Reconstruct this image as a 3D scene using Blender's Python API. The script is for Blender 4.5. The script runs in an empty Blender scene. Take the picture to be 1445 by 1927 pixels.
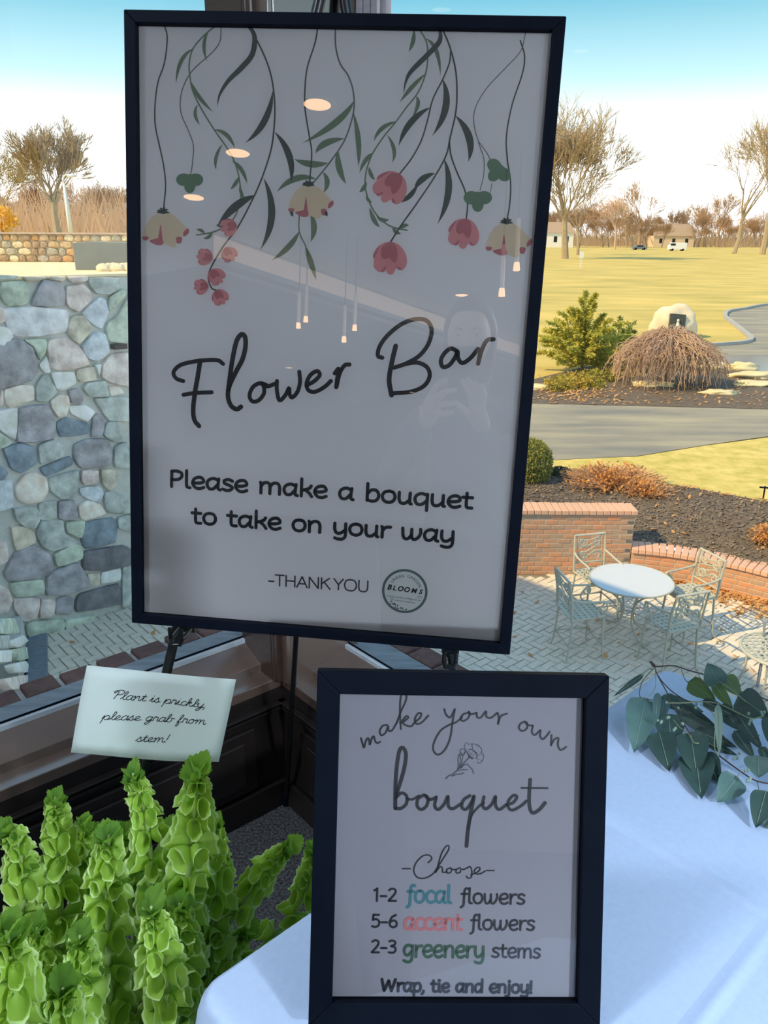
import bpy, bmesh, math, random
from mathutils import Vector, Matrix, noise
V = Vector
R = math.radians
PI = math.pi
S = bpy.context.scene
COL = S.collection

# ---------------------------------------------------------------- camera
FPX, PITCH, ROLL, EYE = 1480.0, R(19.5), R(0.41), V((0, 0, 1.60))
fw = V((0, math.cos(PITCH), -math.sin(PITCH)))
r0 = V((1, 0, 0)); u0 = r0.cross(fw)
rt = (r0 * math.cos(ROLL) + u0 * math.sin(ROLL)).normalized()
up = rt.cross(fw)
cam = bpy.data.cameras.new('camera'); co = bpy.data.objects.new('camera', cam); COL.objects.link(co)
cam.sensor_fit = 'VERTICAL'; cam.sensor_height = 24.0; cam.lens = FPX * 24.0 / 1927.0
cam.clip_start = 0.02; cam.clip_end = 3000
m = Matrix((rt, up, -fw)).transposed().to_4x4(); m.translation = EYE; co.matrix_world = m
S.camera = co

# ---------------------------------------------------------------- sky, sun, exposure
S.view_settings.view_transform = 'Standard'; S.view_settings.look = 'None'
S.view_settings.exposure = 0.0; S.view_settings.gamma = 1.0; S.view_settings.use_curve_mapping = False
W = bpy.data.worlds.new('sky'); S.world = W; W.use_nodes = True
nt = W.node_tree; nt.nodes.clear()
tc = nt.nodes.new('ShaderNodeTexCoord'); sx = nt.nodes.new('ShaderNodeSeparateXYZ')
rp = nt.nodes.new('ShaderNodeValToRGB'); bg = nt.nodes.new('ShaderNodeBackground'); wo = nt.nodes.new('ShaderNodeOutputWorld')
nt.links.new(tc.outputs['Generated'], sx.inputs[0]); nt.links.new(sx.outputs['Z'], rp.inputs[0])
nt.links.new(rp.outputs[0], bg.inputs[0]); nt.links.new(bg.outputs[0], wo.inputs[0])
cr = rp.color_ramp
cr.elements[0].position = 0.0; cr.elements[0].color = (1.30, 1.34, 1.34, 1)
cr.elements[1].position = 1.0; cr.elements[1].color = (0.23, 0.38, 0.61, 1)
for p_, c_ in ((0.07, (1.25, 1.32, 1.32, 1)), (0.16, (0.44, 0.68, 0.74, 1)), (0.24, (0.13, 0.40, 0.54, 1)), (0.55, (0.26, 0.45, 0.64, 1))):
    e = cr.elements.new(p_); e.color = c_
bg.inputs[1].default_value = 1.55
SUN_DIR = V((1.0, 0.39, -1.0)).normalized()
sl = bpy.data.lights.new('sun', 'SUN'); sl.energy = 5.0; sl.angle = R(0.6); sl.color = (1.0, 0.76, 0.40)
so = bpy.data.objects.new('sun', sl); COL.objects.link(so)
so.rotation_mode = 'QUATERNION'; so.rotation_quaternion = SUN_DIR.to_track_quat('-Z', 'Y')
so.location = (-30, -12, 40)

LAMPW = 30.0
# ---------------------------------------------------------------- helpers
def ray(x, y):
    return (fw * FPX + rt * (x - 722.5) - up * (y - 963.5)).normalized()
def onz(x, y, z):
    d = ray(x, y); return EYE + d * ((z - EYE.z) / d.z)
def onpl(x, y, P, n):
    d = ray(x, y); return EYE + d * ((P - EYE).dot(n) / d.dot(n))
def aty(x, y, Y):
    d = ray(x, y); return EYE + d * (Y / d.y)
def proj(P):
    d = V(P) - EYE; z = d.dot(fw)
    if z < 0.01: return (-9999, -9999)
    return 722.5 + FPX * d.dot(rt) / z, 963.5 - FPX * d.dot(up) / z

MW = {}
def tag(o, label=None, cat=None, group=None, kind=None):
    if label: o['label'] = label
    if cat: o['category'] = cat
    if group: o['group'] = group
    if kind: o['kind'] = kind
    return o
def thing(name, label, cat, loc=(0, 0, 0), rz=0.0, group=None, mat=None):
    o = bpy.data.objects.new(name, None); COL.objects.link(o)
    M = mat if mat is not None else Matrix.Translation(V(loc)) @ Matrix.Rotation(rz, 4, 'Z')
    o.matrix_world = M; MW[o.name] = M.copy(); o.empty_display_size = 0.1
    return tag(o, label, cat, group)
class MB:
    def __init__(s): s.v = []; s.f = []; s.mi = []; s.cur = 0
    def add(s, vs, fs):
        b = len(s.v); s.v += [V(q) for q in vs]
        for f in fs: s.f.append([b + i for i in f]); s.mi.append(s.cur)
        return s
    def box(s, x0, x1, y0, y1, z0, z1, M=None):
        vs = [V((x, y, z)) for z in (z0, z1) for y in (y0, y1) for x in (x0, x1)]
        if M: vs = [M @ q for q in vs]
        return s.add(vs, [(0, 2, 3, 1), (4, 5, 7, 6), (0, 1, 5, 4), (2, 6, 7, 3), (0, 4, 6, 2), (1, 3, 7, 5)])
    def tube(s, pts, r, n=8, cap=True):
        pts = [V(q) for q in pts]; m_ = len(pts)
        rs = r if isinstance(r, (list, tuple)) else [r] * m_
        t0 = (pts[1] - pts[0]).normalized()
        nv = t0.orthogonal().normalized(); vs = []; fs = []
        for i, q in enumerate(pts):
            t = (pts[min(i + 1, m_ - 1)] - pts[max(i - 1, 0)])
            t = t.normalized() if t.length > 1e-9 else t0
            nv = nv - t * nv.dot(t)
            nv = nv.normalized() if nv.length > 1e-6 else t.orthogonal().normalized()
            bv = t.cross(nv)
            for k in range(n):
                a = 2 * PI * k / n; vs.append(q + (nv * math.cos(a) + bv * math.sin(a)) * rs[i])
        for i in range(m_ - 1):
            for k in range(n):
                fs.append((i * n + k, i * n + (k + 1) % n, (i + 1) * n + (k + 1) % n, (i + 1) * n + k))
        if cap: fs.append(tuple(range(n))[::-1]); fs.append(tuple((m_ - 1) * n + k for k in range(n)))
        return s.add(vs, fs)
    def lathe(s, prof, n=24, M=None, cap=True):
        vs = []; fs = []
        for (r_, z) in prof:
            for k in range(n):
                a = 2 * PI * k / n; q = V((r_ * math.cos(a), r_ * math.sin(a), z)); vs.append(M @ q if M else q)
        for i in range(len(prof) - 1):
            for k in range(n): fs.append((i * n + k, i * n + (k + 1) % n, (i + 1) * n + (k + 1) % n, (i + 1) * n + k))
        if cap: fs.append(tuple(range(n))[::-1]); fs.append(tuple((len(prof) - 1) * n + k for k in range(n)))
        return s.add(vs, fs)
    def prism(s, poly, d, cap=True):
        n = len(poly); a = [V(q) for q in poly]; d = V(d)
        s.add(a + [q + d for q in a], [tuple(range(n)), tuple(range(2 * n - 1, n - 1, -1))] + [(i, i + n, (i + 1) % n + n, (i + 1) % n) for i in range(n)])
        return s
    def mesh(s, name, inv=None):
        me = bpy.data.meshes.new(name)
        me.from_pydata([tuple(inv @ q) if inv else tuple(q) for q in s.v], [], s.f)
        if any(s.mi): me.polygons.foreach_set('material_index', s.mi)
        me.update(); return me
def setmat(me, mat):
    for x in (mat if isinstance(mat, (list, tuple)) else [mat]): me.materials.append(x)
def finish(me, smooth=False, angle=None):
    if smooth:
        me.polygons.foreach_set('use_smooth', [True] * len(me.polygons))
        if angle:
            try: me.set_sharp_from_angle(angle=R(angle))
            except Exception: pass
def put(name, mb, mat, parent=None, world=True, smooth=False, angle=None, bevel=0, sub=0, label=None, kind=None, fixn=True):
    inv = None
    if parent is not None and world: inv = MW[parent.name].inverted()
    me = mb.mesh(name, inv) if isinstance(mb, MB) else mb
    if fixn and isinstance(mb, MB):
        bm = bmesh.new(); bm.from_mesh(me); bmesh.ops.recalc_face_normals(bm, faces=bm.faces); bm.to_mesh(me); bm.free()
    if not me.materials: setmat(me, mat)
    finish(me, smooth, angle)
    o = bpy.data.objects.new(name, me); COL.objects.link(o)
    if parent is not None: o.parent = parent; MW[o.name] = MW[parent.name].copy()
    else: MW[o.name] = Matrix.Identity(4)
    if bevel:
        b = o.modifiers.new('bevel', 'BEVEL'); b.width = bevel; b.segments = 2; b.limit_method = 'ANGLE'
    if sub: o.modifiers.new('sub', 'SUBSURF').levels = sub; o.modifiers['sub'].render_levels = sub
    if label: o['label'] = label
    if kind: o['kind'] = kind
    return o
def inst(name, me, parent=None, M=None, label=None, mat=None):
    o = bpy.data.objects.new(name, me); COL.objects.link(o)
    if parent is not None: o.parent = parent
    if M is not None: o.matrix_local = M
    if mat is not None:
        o.material_slots[0].link = 'OBJECT'; o.material_slots[0].material = mat
    return o
def copy_tree(o, parent=None, M=None):
    c = o.copy(); COL.objects.link(c)
    if parent is not None: c.parent = parent
    if M is not None: c.matrix_world = M; MW[c.name] = M.copy()
    for ch in list(o.children): copy_tree(ch, c)
    return c
def struct(name, mb, mat, **k):
    o = put(name, mb, mat, **k); o['kind'] = 'structure'; return o
def rng(seed): return random.Random(seed)
def catmull(pts, k=6, closed=False):
    P = [V(q) for q in pts]; n = len(P)
    if n < 3: return P
    out = []; cnt = n if closed else n - 1
    for i in range(cnt):
        if closed: a, b, c, d = P[(i - 1) % n], P[i], P[(i + 1) % n], P[(i + 2) % n]
        else: a, b, c, d = (P[i - 1] if i else P[0] * 2 - P[1]), P[i], P[i + 1], (P[i + 2] if i + 2 < n else P[-1] * 2 - P[-2])
        for j in range(k):
            t = j / k
            out.append(0.5 * ((2 * b) + (c - a) * t + (2 * a - 5 * b + 4 * c - d) * t * t + (3 * b - a - 3 * c + d) * t ** 3))
    if not closed: out.append(P[-1])
    return out

# ---------------------------------------------------------------- materials
def mat(name, col, rough=0.6, metal=0.0, var=None, scale=8.0, bump=0.0, bscale=None, rnd=None, spec=0.5, emit=None, trans=0.0, detail=4.0, stretch=None, coat=0.0, tcol=None):
    m = bpy.data.materials.new(name); m.use_nodes = True; t = m.node_tree
    b = t.nodes['Principled BSDF']
    b.inputs['Base Color'].default_value = (*col, 1); b.inputs['Roughness'].default_value = rough; b.inputs['Metallic'].default_value = metal
    b.inputs['Specular IOR Level'].default_value = spec
    if coat: b.inputs['Coat Weight'].default_value = coat; b.inputs['Coat IOR'].default_value = 2.1; b.inputs['Coat Roughness'].default_value = 0.22
    if emit: b.inputs['Emission Color'].default_value = (*emit[0], 1); b.inputs['Emission Strength'].default_value = emit[1]
    src = None
    if var or bump:
        tcn = t.nodes.new('ShaderNodeTexCoord'); mp = t.nodes.new('ShaderNodeMapping'); t.links.new(tcn.outputs['Object'], mp.inputs[0])
        if stretch: mp.inputs['Scale'].default_value = stretch
    if var:
        nz = t.nodes.new('ShaderNodeTexNoise'); nz.inputs['Scale'].default_value = scale; nz.inputs['Detail'].default_value = detail; nz.inputs['Roughness'].default_value = 0.6
        t.links.new(mp.outputs[0], nz.inputs['Vector'])
        r_ = t.nodes.new('ShaderNodeValToRGB'); r_.color_ramp.elements[0].position = 0.32; r_.color_ramp.elements[1].position = 0.68
        r_.color_ramp.elements[0].color = (*col, 1); r_.color_ramp.elements[1].color = (*var, 1)
        t.links.new(nz.outputs['Fac'], r_.inputs[0]); src = r_.outputs[0]
    if rnd:
        oi = t.nodes.new('ShaderNodeObjectInfo'); rr = t.nodes.new('ShaderNodeValToRGB')
        els = rr.color_ramp.elements
        rr.color_ramp.interpolation = 'LINEAR'
        for i, c in enumerate(rnd):
            p_ = i / (len(rnd) - 1)
            e_ = els[0] if i == 0 else (els[1] if i == len(rnd) - 1 else els.new(p_))
            e_.position = p_; e_.color = (*c, 1)
        t.links.new(oi.outputs['Random'], rr.inputs[0])
        if src is None: src = rr.outputs[0]
        else:
            mx = t.nodes.new('ShaderNodeMix'); mx.data_type = 'RGBA'; mx.blend_type = 'MULTIPLY'; mx.inputs[0].default_value = 1.0
            t.links.new(src, mx.inputs[6]); t.links.new(rr.outputs[0], mx.inputs[7]); src = mx.outputs[2]
    if src is not None: t.links.new(src, b.inputs['Base Color'])
    if bump:
        n2 = t.nodes.new('ShaderNodeTexNoise'); n2.inputs['Scale'].default_value = bscale or scale * 3; n2.inputs['Detail'].default_value = 5
        t.links.new(mp.outputs[0], n2.inputs['Vector'])
        bp = t.nodes.new('ShaderNodeBump'); bp.inputs['Strength'].default_value = min(1.0, bump * 2); bp.inputs['Distance'].default_value = 0.02 * bump
        t.links.new(n2.outputs['Fac'], bp.inputs['Height']); t.links.new(bp.outputs[0], b.inputs['Normal'])
    if trans:
        tl = t.nodes.new('ShaderNodeBsdfTranslucent'); ms = t.nodes.new('ShaderNodeMixShader'); ms.inputs[0].default_value = trans
        if tcol: tl.inputs[0].default_value = (*tcol, 1)
        elif src is not None: t.links.new(src, tl.inputs[0])
        else: tl.inputs[0].default_value = (*col, 1)
        t.links.new(b.outputs[0], ms.inputs[1]); t.links.new(tl.outputs[0], ms.inputs[2])
        t.links.new(ms.outputs[0], t.nodes['Material Output'].inputs['Surface'])
    return m
def glassmat(name, tint=(1, 1, 1), refl=1.0, ior=1.5):
    m = bpy.data.materials.new(name); m.use_nodes = True; t = m.node_tree; t.nodes.clear()
    o = t.nodes.new('ShaderNodeOutputMaterial'); tr = t.nodes.new('ShaderNodeBsdfTransparent'); g = t.nodes.new('ShaderNodeBsdfGlossy')
    ms = t.nodes.new('ShaderNodeMixShader'); fr = t.nodes.new('ShaderNodeFresnel'); fr.inputs[0].default_value = ior
    tr.inputs[0].default_value = (*tint, 1); g.inputs['Roughness'].default_value = 0.0
    mu = t.nodes.new('ShaderNodeMath'); mu.operation = 'MULTIPLY'; mu.inputs[1].default_value = refl
    t.links.new(fr.outputs[0], mu.inputs[0]); t.links.new(mu.outputs[0], ms.inputs[0])
    t.links.new(tr.outputs[0], ms.inputs[1]); t.links.new(g.outputs[0], ms.inputs[2]); t.links.new(ms.outputs[0], o.inputs[0])
    return m
def lin(r_, g_, b_):
    f = lambda c: (c / 255 / 12.92) if c <= 10 else ((c / 255 + 0.055) / 1.055) ** 2.4
    return (f(r_), f(g_), f(b_))

M = {}
M['wood'] = mat('dark_stained_wood', (0.032, 0.018, 0.013), 0.3, var=(0.05, 0.028, 0.019), scale=6, stretch=(1, 1, 14), bump=0.05, bscale=30, coat=0.1)
M['wood_pale'] = mat('brown_stained_wood', (0.085, 0.055, 0.042), 0.3, var=(0.12, 0.075, 0.055), scale=5, bump=0.04, bscale=40, coat=1.0)
M['panel'] = mat('dark_wood_panel', (0.012, 0.009, 0.008), 0.35, var=(0.02, 0.014, 0.012), scale=6)
M['black'] = mat('black_lacquer', (0.003, 0.0045, 0.009), 0.5, spec=0.03, var=(0.004, 0.006, 0.011), scale=20)
M['blackmetal'] = mat('black_metal', (0.012, 0.013, 0.015), 0.3, metal=0.6, var=(0.02, 0.02, 0.022), scale=30)
M['strip'] = mat('pale_aluminium', (0.62, 0.68, 0.72), 0.35, metal=0.3, var=(0.55, 0.6, 0.65), scale=10)
M['paper'] = mat('white_print_paper', (0.80, 0.79, 0.80), 0.75, var=(0.78, 0.78, 0.79), scale=3)
M['paper_shaded'] = mat('shaded_lilac_print_paper', (0.24, 0.235, 0.265), 0.75, var=(0.225, 0.22, 0.25), scale=3)  # photographer's shade on the small print is put into this darker colour
M['glass'] = glassmat('window_glass', (0.99, 0.985, 0.97), 0.6)
M['picglass'] = glassmat('picture_glass', (0.99, 0.995, 1.0), 2.8)
M['picglass_small'] = glassmat('small_picture_glass', (0.99, 0.995, 1.0), 1.4)
M['ink'] = mat('black_ink', (0.008, 0.009, 0.014), 0.5, var=(0.01, 0.011, 0.016), scale=30)
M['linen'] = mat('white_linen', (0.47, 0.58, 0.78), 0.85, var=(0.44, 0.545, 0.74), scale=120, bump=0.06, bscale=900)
M['carpet'] = mat('grey_carpet', (0.03, 0.03, 0.031), 0.95, var=(0.25, 0.25, 0.26), scale=140, bump=0.9, bscale=260, detail=2)
M['plaster'] = mat('cream_plaster', (0.55, 0.53, 0.50), 0.85, var=(0.58, 0.56, 0.53), scale=4)
M['ceil'] = mat('ceiling_plaster', (0.62, 0.60, 0.60), 0.9, var=(0.65, 0.63, 0.62), scale=3)
# ---------------------------------------------------------------- the room: corner Q, left wall (t = 0) and right wall (s = 0)
YAW = R(49.2)
ea = V((math.sin(YAW), math.cos(YAW), 0)); eb = V((-math.cos(YAW), math.sin(YAW), 0))
Q = V((-0.285, 1.936, 0))
def Wp(s, t, z): return Q - ea * s - eb * t + V((0, 0, z))
WM = Matrix((-ea, -eb, V((0, 0, 1)))).transposed().to_4x4(); WM.translation = Q
def wbox(s0, s1, t0, t1, z0, z1, mb=None):
    mb = mb or MB(); mb.box(s0, s1, t0, t1, z0, z1, WM); return mb
LS, LT, CEIL = 16.0, 12.0, 2.9
struct('floor', wbox(0, LS, 0, LT, -0.1, 0.0), M['carpet'])
struct('ceiling', wbox(-0.3, LS, -0.3, LT, CEIL, CEIL + 0.1), M['ceil'])
struct('wall_back', wbox(0, LS, LT, LT + 0.1, 0, CEIL), M['plaster'])
struct('wall_side', wbox(LS, LS + 0.1, 0, LT, 0, CEIL), M['plaster'])
ZS, ZR, ZG, GO = 0.42, 0.445, 0.49, 0.155     # sill top, rail front, glass bottom, glass offset
HEAD = 2.72
# left wall (windows along s) and right wall (windows along t): dado, header, far end
for nm, f in (('wall_left', lambda a0, a1, b0, b1, z0, z1, mb=None: wbox(a0, a1, b0, b1, z0, z1, mb)),
              ('wall_right', lambda a0, a1, b0, b1, z0, z1, mb=None: wbox(b0, b1, a0, a1, z0, z1, mb))):
    left = nm == 'wall_left'; L = LS if left else LT
    g0 = 0.03 if left else 0.07; gx = GO if left else 0.185
    wall = struct(nm, f(-0.2, L, -0.22, -0.001, 0, ZS - 0.03), M['panel'])
    up_ = f(-0.2, L, -0.22, 0.0, HEAD, CEIL); f(3.85 if left else 7.6, L, -0.22, 0.0, ZS, HEAD, up_)
    put('upper_wall', up_, M['plaster'], wall)
    # raised panels of the dado, each its own piece
    a = 0.10
    k = 0
    while a < 5.0:
        fr = f(a, a + 0.62, 0.0, 0.012, 0.10, 0.30); f(a + 0.04, a + 0.58, 0.012, 0.02, 0.13, 0.27, fr)
        put('wood_panel', fr, M['panel'], wall, bevel=0.004); a += 0.68
    mo = f(0, L, 0.0, 0.014, 0.325, 0.335); f(0, L, 0.0, 0.02, 0.345, 0.352, mo)
    put('moulding', mo, M['panel'], wall, bevel=0.002)
    sd = 'left' if left else 'right'
    struct('baseboard_' + sd, f(0, L, 0.0, 0.016, 0, 0.085), M['panel'], bevel=0.004)
    sill = struct('trim_1' if left else 'trim_2', f(0.0, 7.6, -0.08, 0.0, ZS - 0.03, ZS), M['wood_pale'], bevel=0.002)
    # the windows: frame rail, jambs, sill strip, panes
    edges = [g0, g0 + 1.9, g0 + 3.8, g0 + 5.7][:2 if left else 4]
    for i, a0 in enumerate(edges):
        a1 = a0 + 1.82
        n = (i + 1) + (0 if left else 2)
        q = MB()   # sloped bottom rail
        for (s_, e_) in ((a0, a1),):
            prof = [(-0.06, ZS - 0.01), (-0.06, ZR), (-gx + 0.012, ZG - 0.012), (-gx + 0.012, ZS - 0.01)]
            pts0 = []; pts1 = []
            for (b, z) in prof:
                pts0.append(Wp(s_ - (0.05 if i == 0 else 0), b, z) if left else Wp(b, s_ - (0.05 if i == 0 else 0), z)); pts1.append(Wp(e_ + 0.08, b, z) if left else Wp(b, e_ + 0.08, z))
            q.add(pts0 + pts1, [(0, 1, 2, 3), (7, 6, 5, 4), (0, 4, 5, 1), (1, 5, 6, 2), (2, 6, 7, 3), (3, 7, 4, 0)])
        w = struct('window_%d' % n, q, M['wood_pale'], bevel=0.0015)
        put('glazing_strip', f(a0, a1, -gx + 0.002, -gx + 0.013, ZG - 0.02, ZG), M['strip'], w)
        put('gasket', f(a0, a1, -gx + 0.0005, -gx + 0.0018, ZG - 0.01, ZG + 0.006), M['black'], w)
        jb = f(a1, a1 + 0.08, -0.21, 0.0, ZS, HEAD)
        put('jamb', jb, M['wood'], w, bevel=0.003)
        pn = MB(); z0, z1 = ZG - 0.01, HEAD
        c4 = [(a0, z0), (a1, z0), (a1, z1), (a0, z1)]
        pn.add([(Wp(x, -gx, z) if left else Wp(-gx, x, z)) for x, z in c4], [(0, 1, 2, 3)])
        put('pane', pn, M['glass'], w, fixn=False)
        put('outer_frame', f(a0, a1, -0.22, -gx - 0.001, HEAD - 0.05, HEAD), M['wood'], w)
M['cassette'] = mat('pale_mauve_grey_paint', (.42, .38, .42), .6, var=(.30, .32, .38), scale=9, stretch=(1, 1, 6))
# corner post and its mouldings
cp = struct('trim_3', wbox(-0.22, 0.03, -0.157, -0.001, ZS - 0.03, HEAD), M['wood'], bevel=0.003)
put('jamb_block', wbox(-0.22, -0.001, -0.002, 0.07, ZS - 0.03, HEAD), M['wood_pale'], cp, bevel=0.003)
put('corner_bead', wbox(0.0, 0.028, 0.0, 0.028, ZS, CEIL), M['wood'], cp, bevel=0.006)
put('casing', wbox(0.0, 0.03, 0.0, 0.012, ZS, HEAD), M['wood'], cp, bevel=0.002)
put('casing', wbox(0.0, 0.012, 0.0, 0.07, ZS, HEAD), M['wood_pale'], cp, bevel=0.002)
put('shade_cassette', wbox(-0.26, -0.225, -0.15, 0.146, 1.55, HEAD), M['cassette'], cp, bevel=0.003)
for k_ in range(3): put('cassette_board', wbox(-0.262 + .0 * k_, -0.22, 0.072 + k_ * .026, 0.094 + k_ * .026, 1.5, HEAD), M['cassette'], cp, bevel=0.002)
put('mitre_joint', wbox(-0.004, 0.0, -0.004, 0.0, ZS - 0.03, ZS + 0.0008), M['black'], cp)
# outside ledge below the panes: slate sill, then a row of rowlock bricks
M['slate'] = mat('bluish_slate', (0.13, 0.16, 0.19), 0.7, var=(0.21, 0.25, 0.29), scale=9, bump=0.2, stretch=(1, 6, 1))
M['rowlock'] = mat('weathered_red_brick', (0.10, 0.055, 0.05), 0.8, var=(0.17, 0.09, 0.075), scale=40, bump=0.3, rnd=[(0.7, 0.7, 0.7), (1.1, 1.0, 0.95), (0.85, 0.8, 0.85)])
M['mortar'] = mat('pale_mortar', (0.42, 0.44, 0.43), 0.9, var=(0.3, 0.32, 0.32), scale=60, bump=0.3)
for left in (True, False):
    f = (lambda a0, a1, b0, b1, z0, z1, mb=None: wbox(a0, a1, b0, b1, z0, z1, mb)) if left else (lambda a0, a1, b0, b1, z0, z1, mb=None: wbox(b0, b1, a0, a1, z0, z1, mb))
    gx2 = GO if left else 0.185; of = 0.0 if left else -0.035
    lg = struct('outer_sill', f(-0.34, 7.6, -0.250 if left else -0.285, -gx2 - 0.001, 0.36, 0.478), M['slate'], bevel=0.004)
    lg['label'] = 'slate ledge outside the %s window' % ('left' if left else 'right')
    put('mortar_bed', f(-0.36, 7.6, -0.325 + of, -0.25 + of, 0.30, 0.462), M['mortar'], lg)
    a = -0.10; rr = rng(5 if left else 6)
    while a < 2.6:
        w_ = 0.083 + rr.random() * 0.01
        put('brick', f(a, a + w_, -0.328 + of - rr.random() * 0.006, -0.254 + of, 0.37, 0.470 + rr.random() * 0.008), M['rowlock'], lg, bevel=0.006); a += w_ + 0.014
    # outer masonry of the building down to the patio
    put('masonry', f(-0.31, 13, -0.30 + of, -0.225, -3.6, 0.33), M['rowlock'], lg)

# roof slab edge above, and an unseen wing added to shade patio and windows
M['stucco'] = mat('grey_stucco', (0.35, 0.34, 0.33), 0.9, var=(0.4, 0.39, 0.37), scale=3, bump=0.2)
rf = MB(); rf.box(-0.9, LS, -0.9, LT, CEIL + 0.15, CEIL + 0.35, WM); struct('roof', rf, M['stucco'])
wg = MB(); P_ = [V((-5.95, 8.3, -3.6)), V((-3.5, 5.7, -3.6)), V((-3.35, 1.0, -3.6)), V((-3.62, -0.75, -3.6)), V((-6.5, -3.0, -3.6)), V((-15, -4, -3.6)), V((-15, 8.3, -3.6))]
wg.prism(P_, (0, 0, 8.15)); struct('shading_wing', wg, M['stucco'])['label'] = 'unseen stucco wing added left of the frame to cast shade'
# ---------------------------------------------------------------- flat lettering and drawing tools
def ribbon(mb, pts, w, mp, z=0.0, k=5, cap=True, prof=None):
    P = catmull([V((p[0], p[1], 0)) for p in pts], k) if len(pts) > 2 else [V((p[0], p[1], 0)) for p in pts]
    n = len(P); vs = []; fs = []
    for i, q in enumerate(P):
        t = P[min(i + 1, n - 1)] - P[max(i - 1, 0)]
        t = t.normalized() if t.length > 1e-12 else V((1, 0, 0))
        nn = V((-t.y, t.x, 0)); u = i / (n - 1)
        h = w / 2 * (prof(u) if prof else 1)
        vs += [mp(q + nn * h, z), mp(q - nn * h, z)]
    for i in range(n - 1): fs.append((2 * i, 2 * i + 1, 2 * i + 3, 2 * i + 2))
    mb.add(vs, fs)
    if cap and not prof:
        for i, sg in ((0, -1), (n - 1, 1)):
            t = (P[1] - P[0]) if i == 0 else (P[-1] - P[-2])
            a0 = math.atan2(t.y, t.x) + (PI if sg < 0 else 0); c = P[i]
            cv = [mp(c + V((math.cos(a0 + a), math.sin(a0 + a), 0)) * (w / 2), z) for a in [(-PI / 2 + PI * j / 6) for j in range(7)]]
            mb.add(cv, [tuple(range(7))])
LEAFP = lambda u: max(0.03, math.sin(PI * min(1, u * 1.02)) ** 0.8)
def leafart(mb, b, tip, mid, w, mp, z):
    pts = []
    for i in range(13):
        u = i / 12; pts.append(V(b + (0,)) * (1 - u) ** 2 + V(mid + (0,)) * 2 * u * (1 - u) + V(tip + (0,)) * u * u)
    ribbon(mb, [(p.x, p.y) for p in pts], w, mp, z, k=2, prof=LEAFP)
def blob(mb, pts, mp, z, k=4):
    P = catmull([V((p[0], p[1], 0)) for p in pts], k, closed=True)
    c = V((0, 0, 0))
    for q in P: c += q
    c /= len(P); n = len(P)
    vs = [mp(c, z)] + [mp(q, z) for q in P]
    mb.add(vs, [(0, 1 + i, 1 + (i + 1) % n) for i in range(n)])
def ellip(cx, cy, rx, ry, a=0, n=12):
    return [(cx + rx * math.cos(t) * math.cos(a) - ry * math.sin(t) * math.sin(a), cy + rx * math.cos(t) * math.sin(a) + ry * math.sin(t) * math.cos(a)) for t in [2 * PI * i / n for i in range(n)]]
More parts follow.
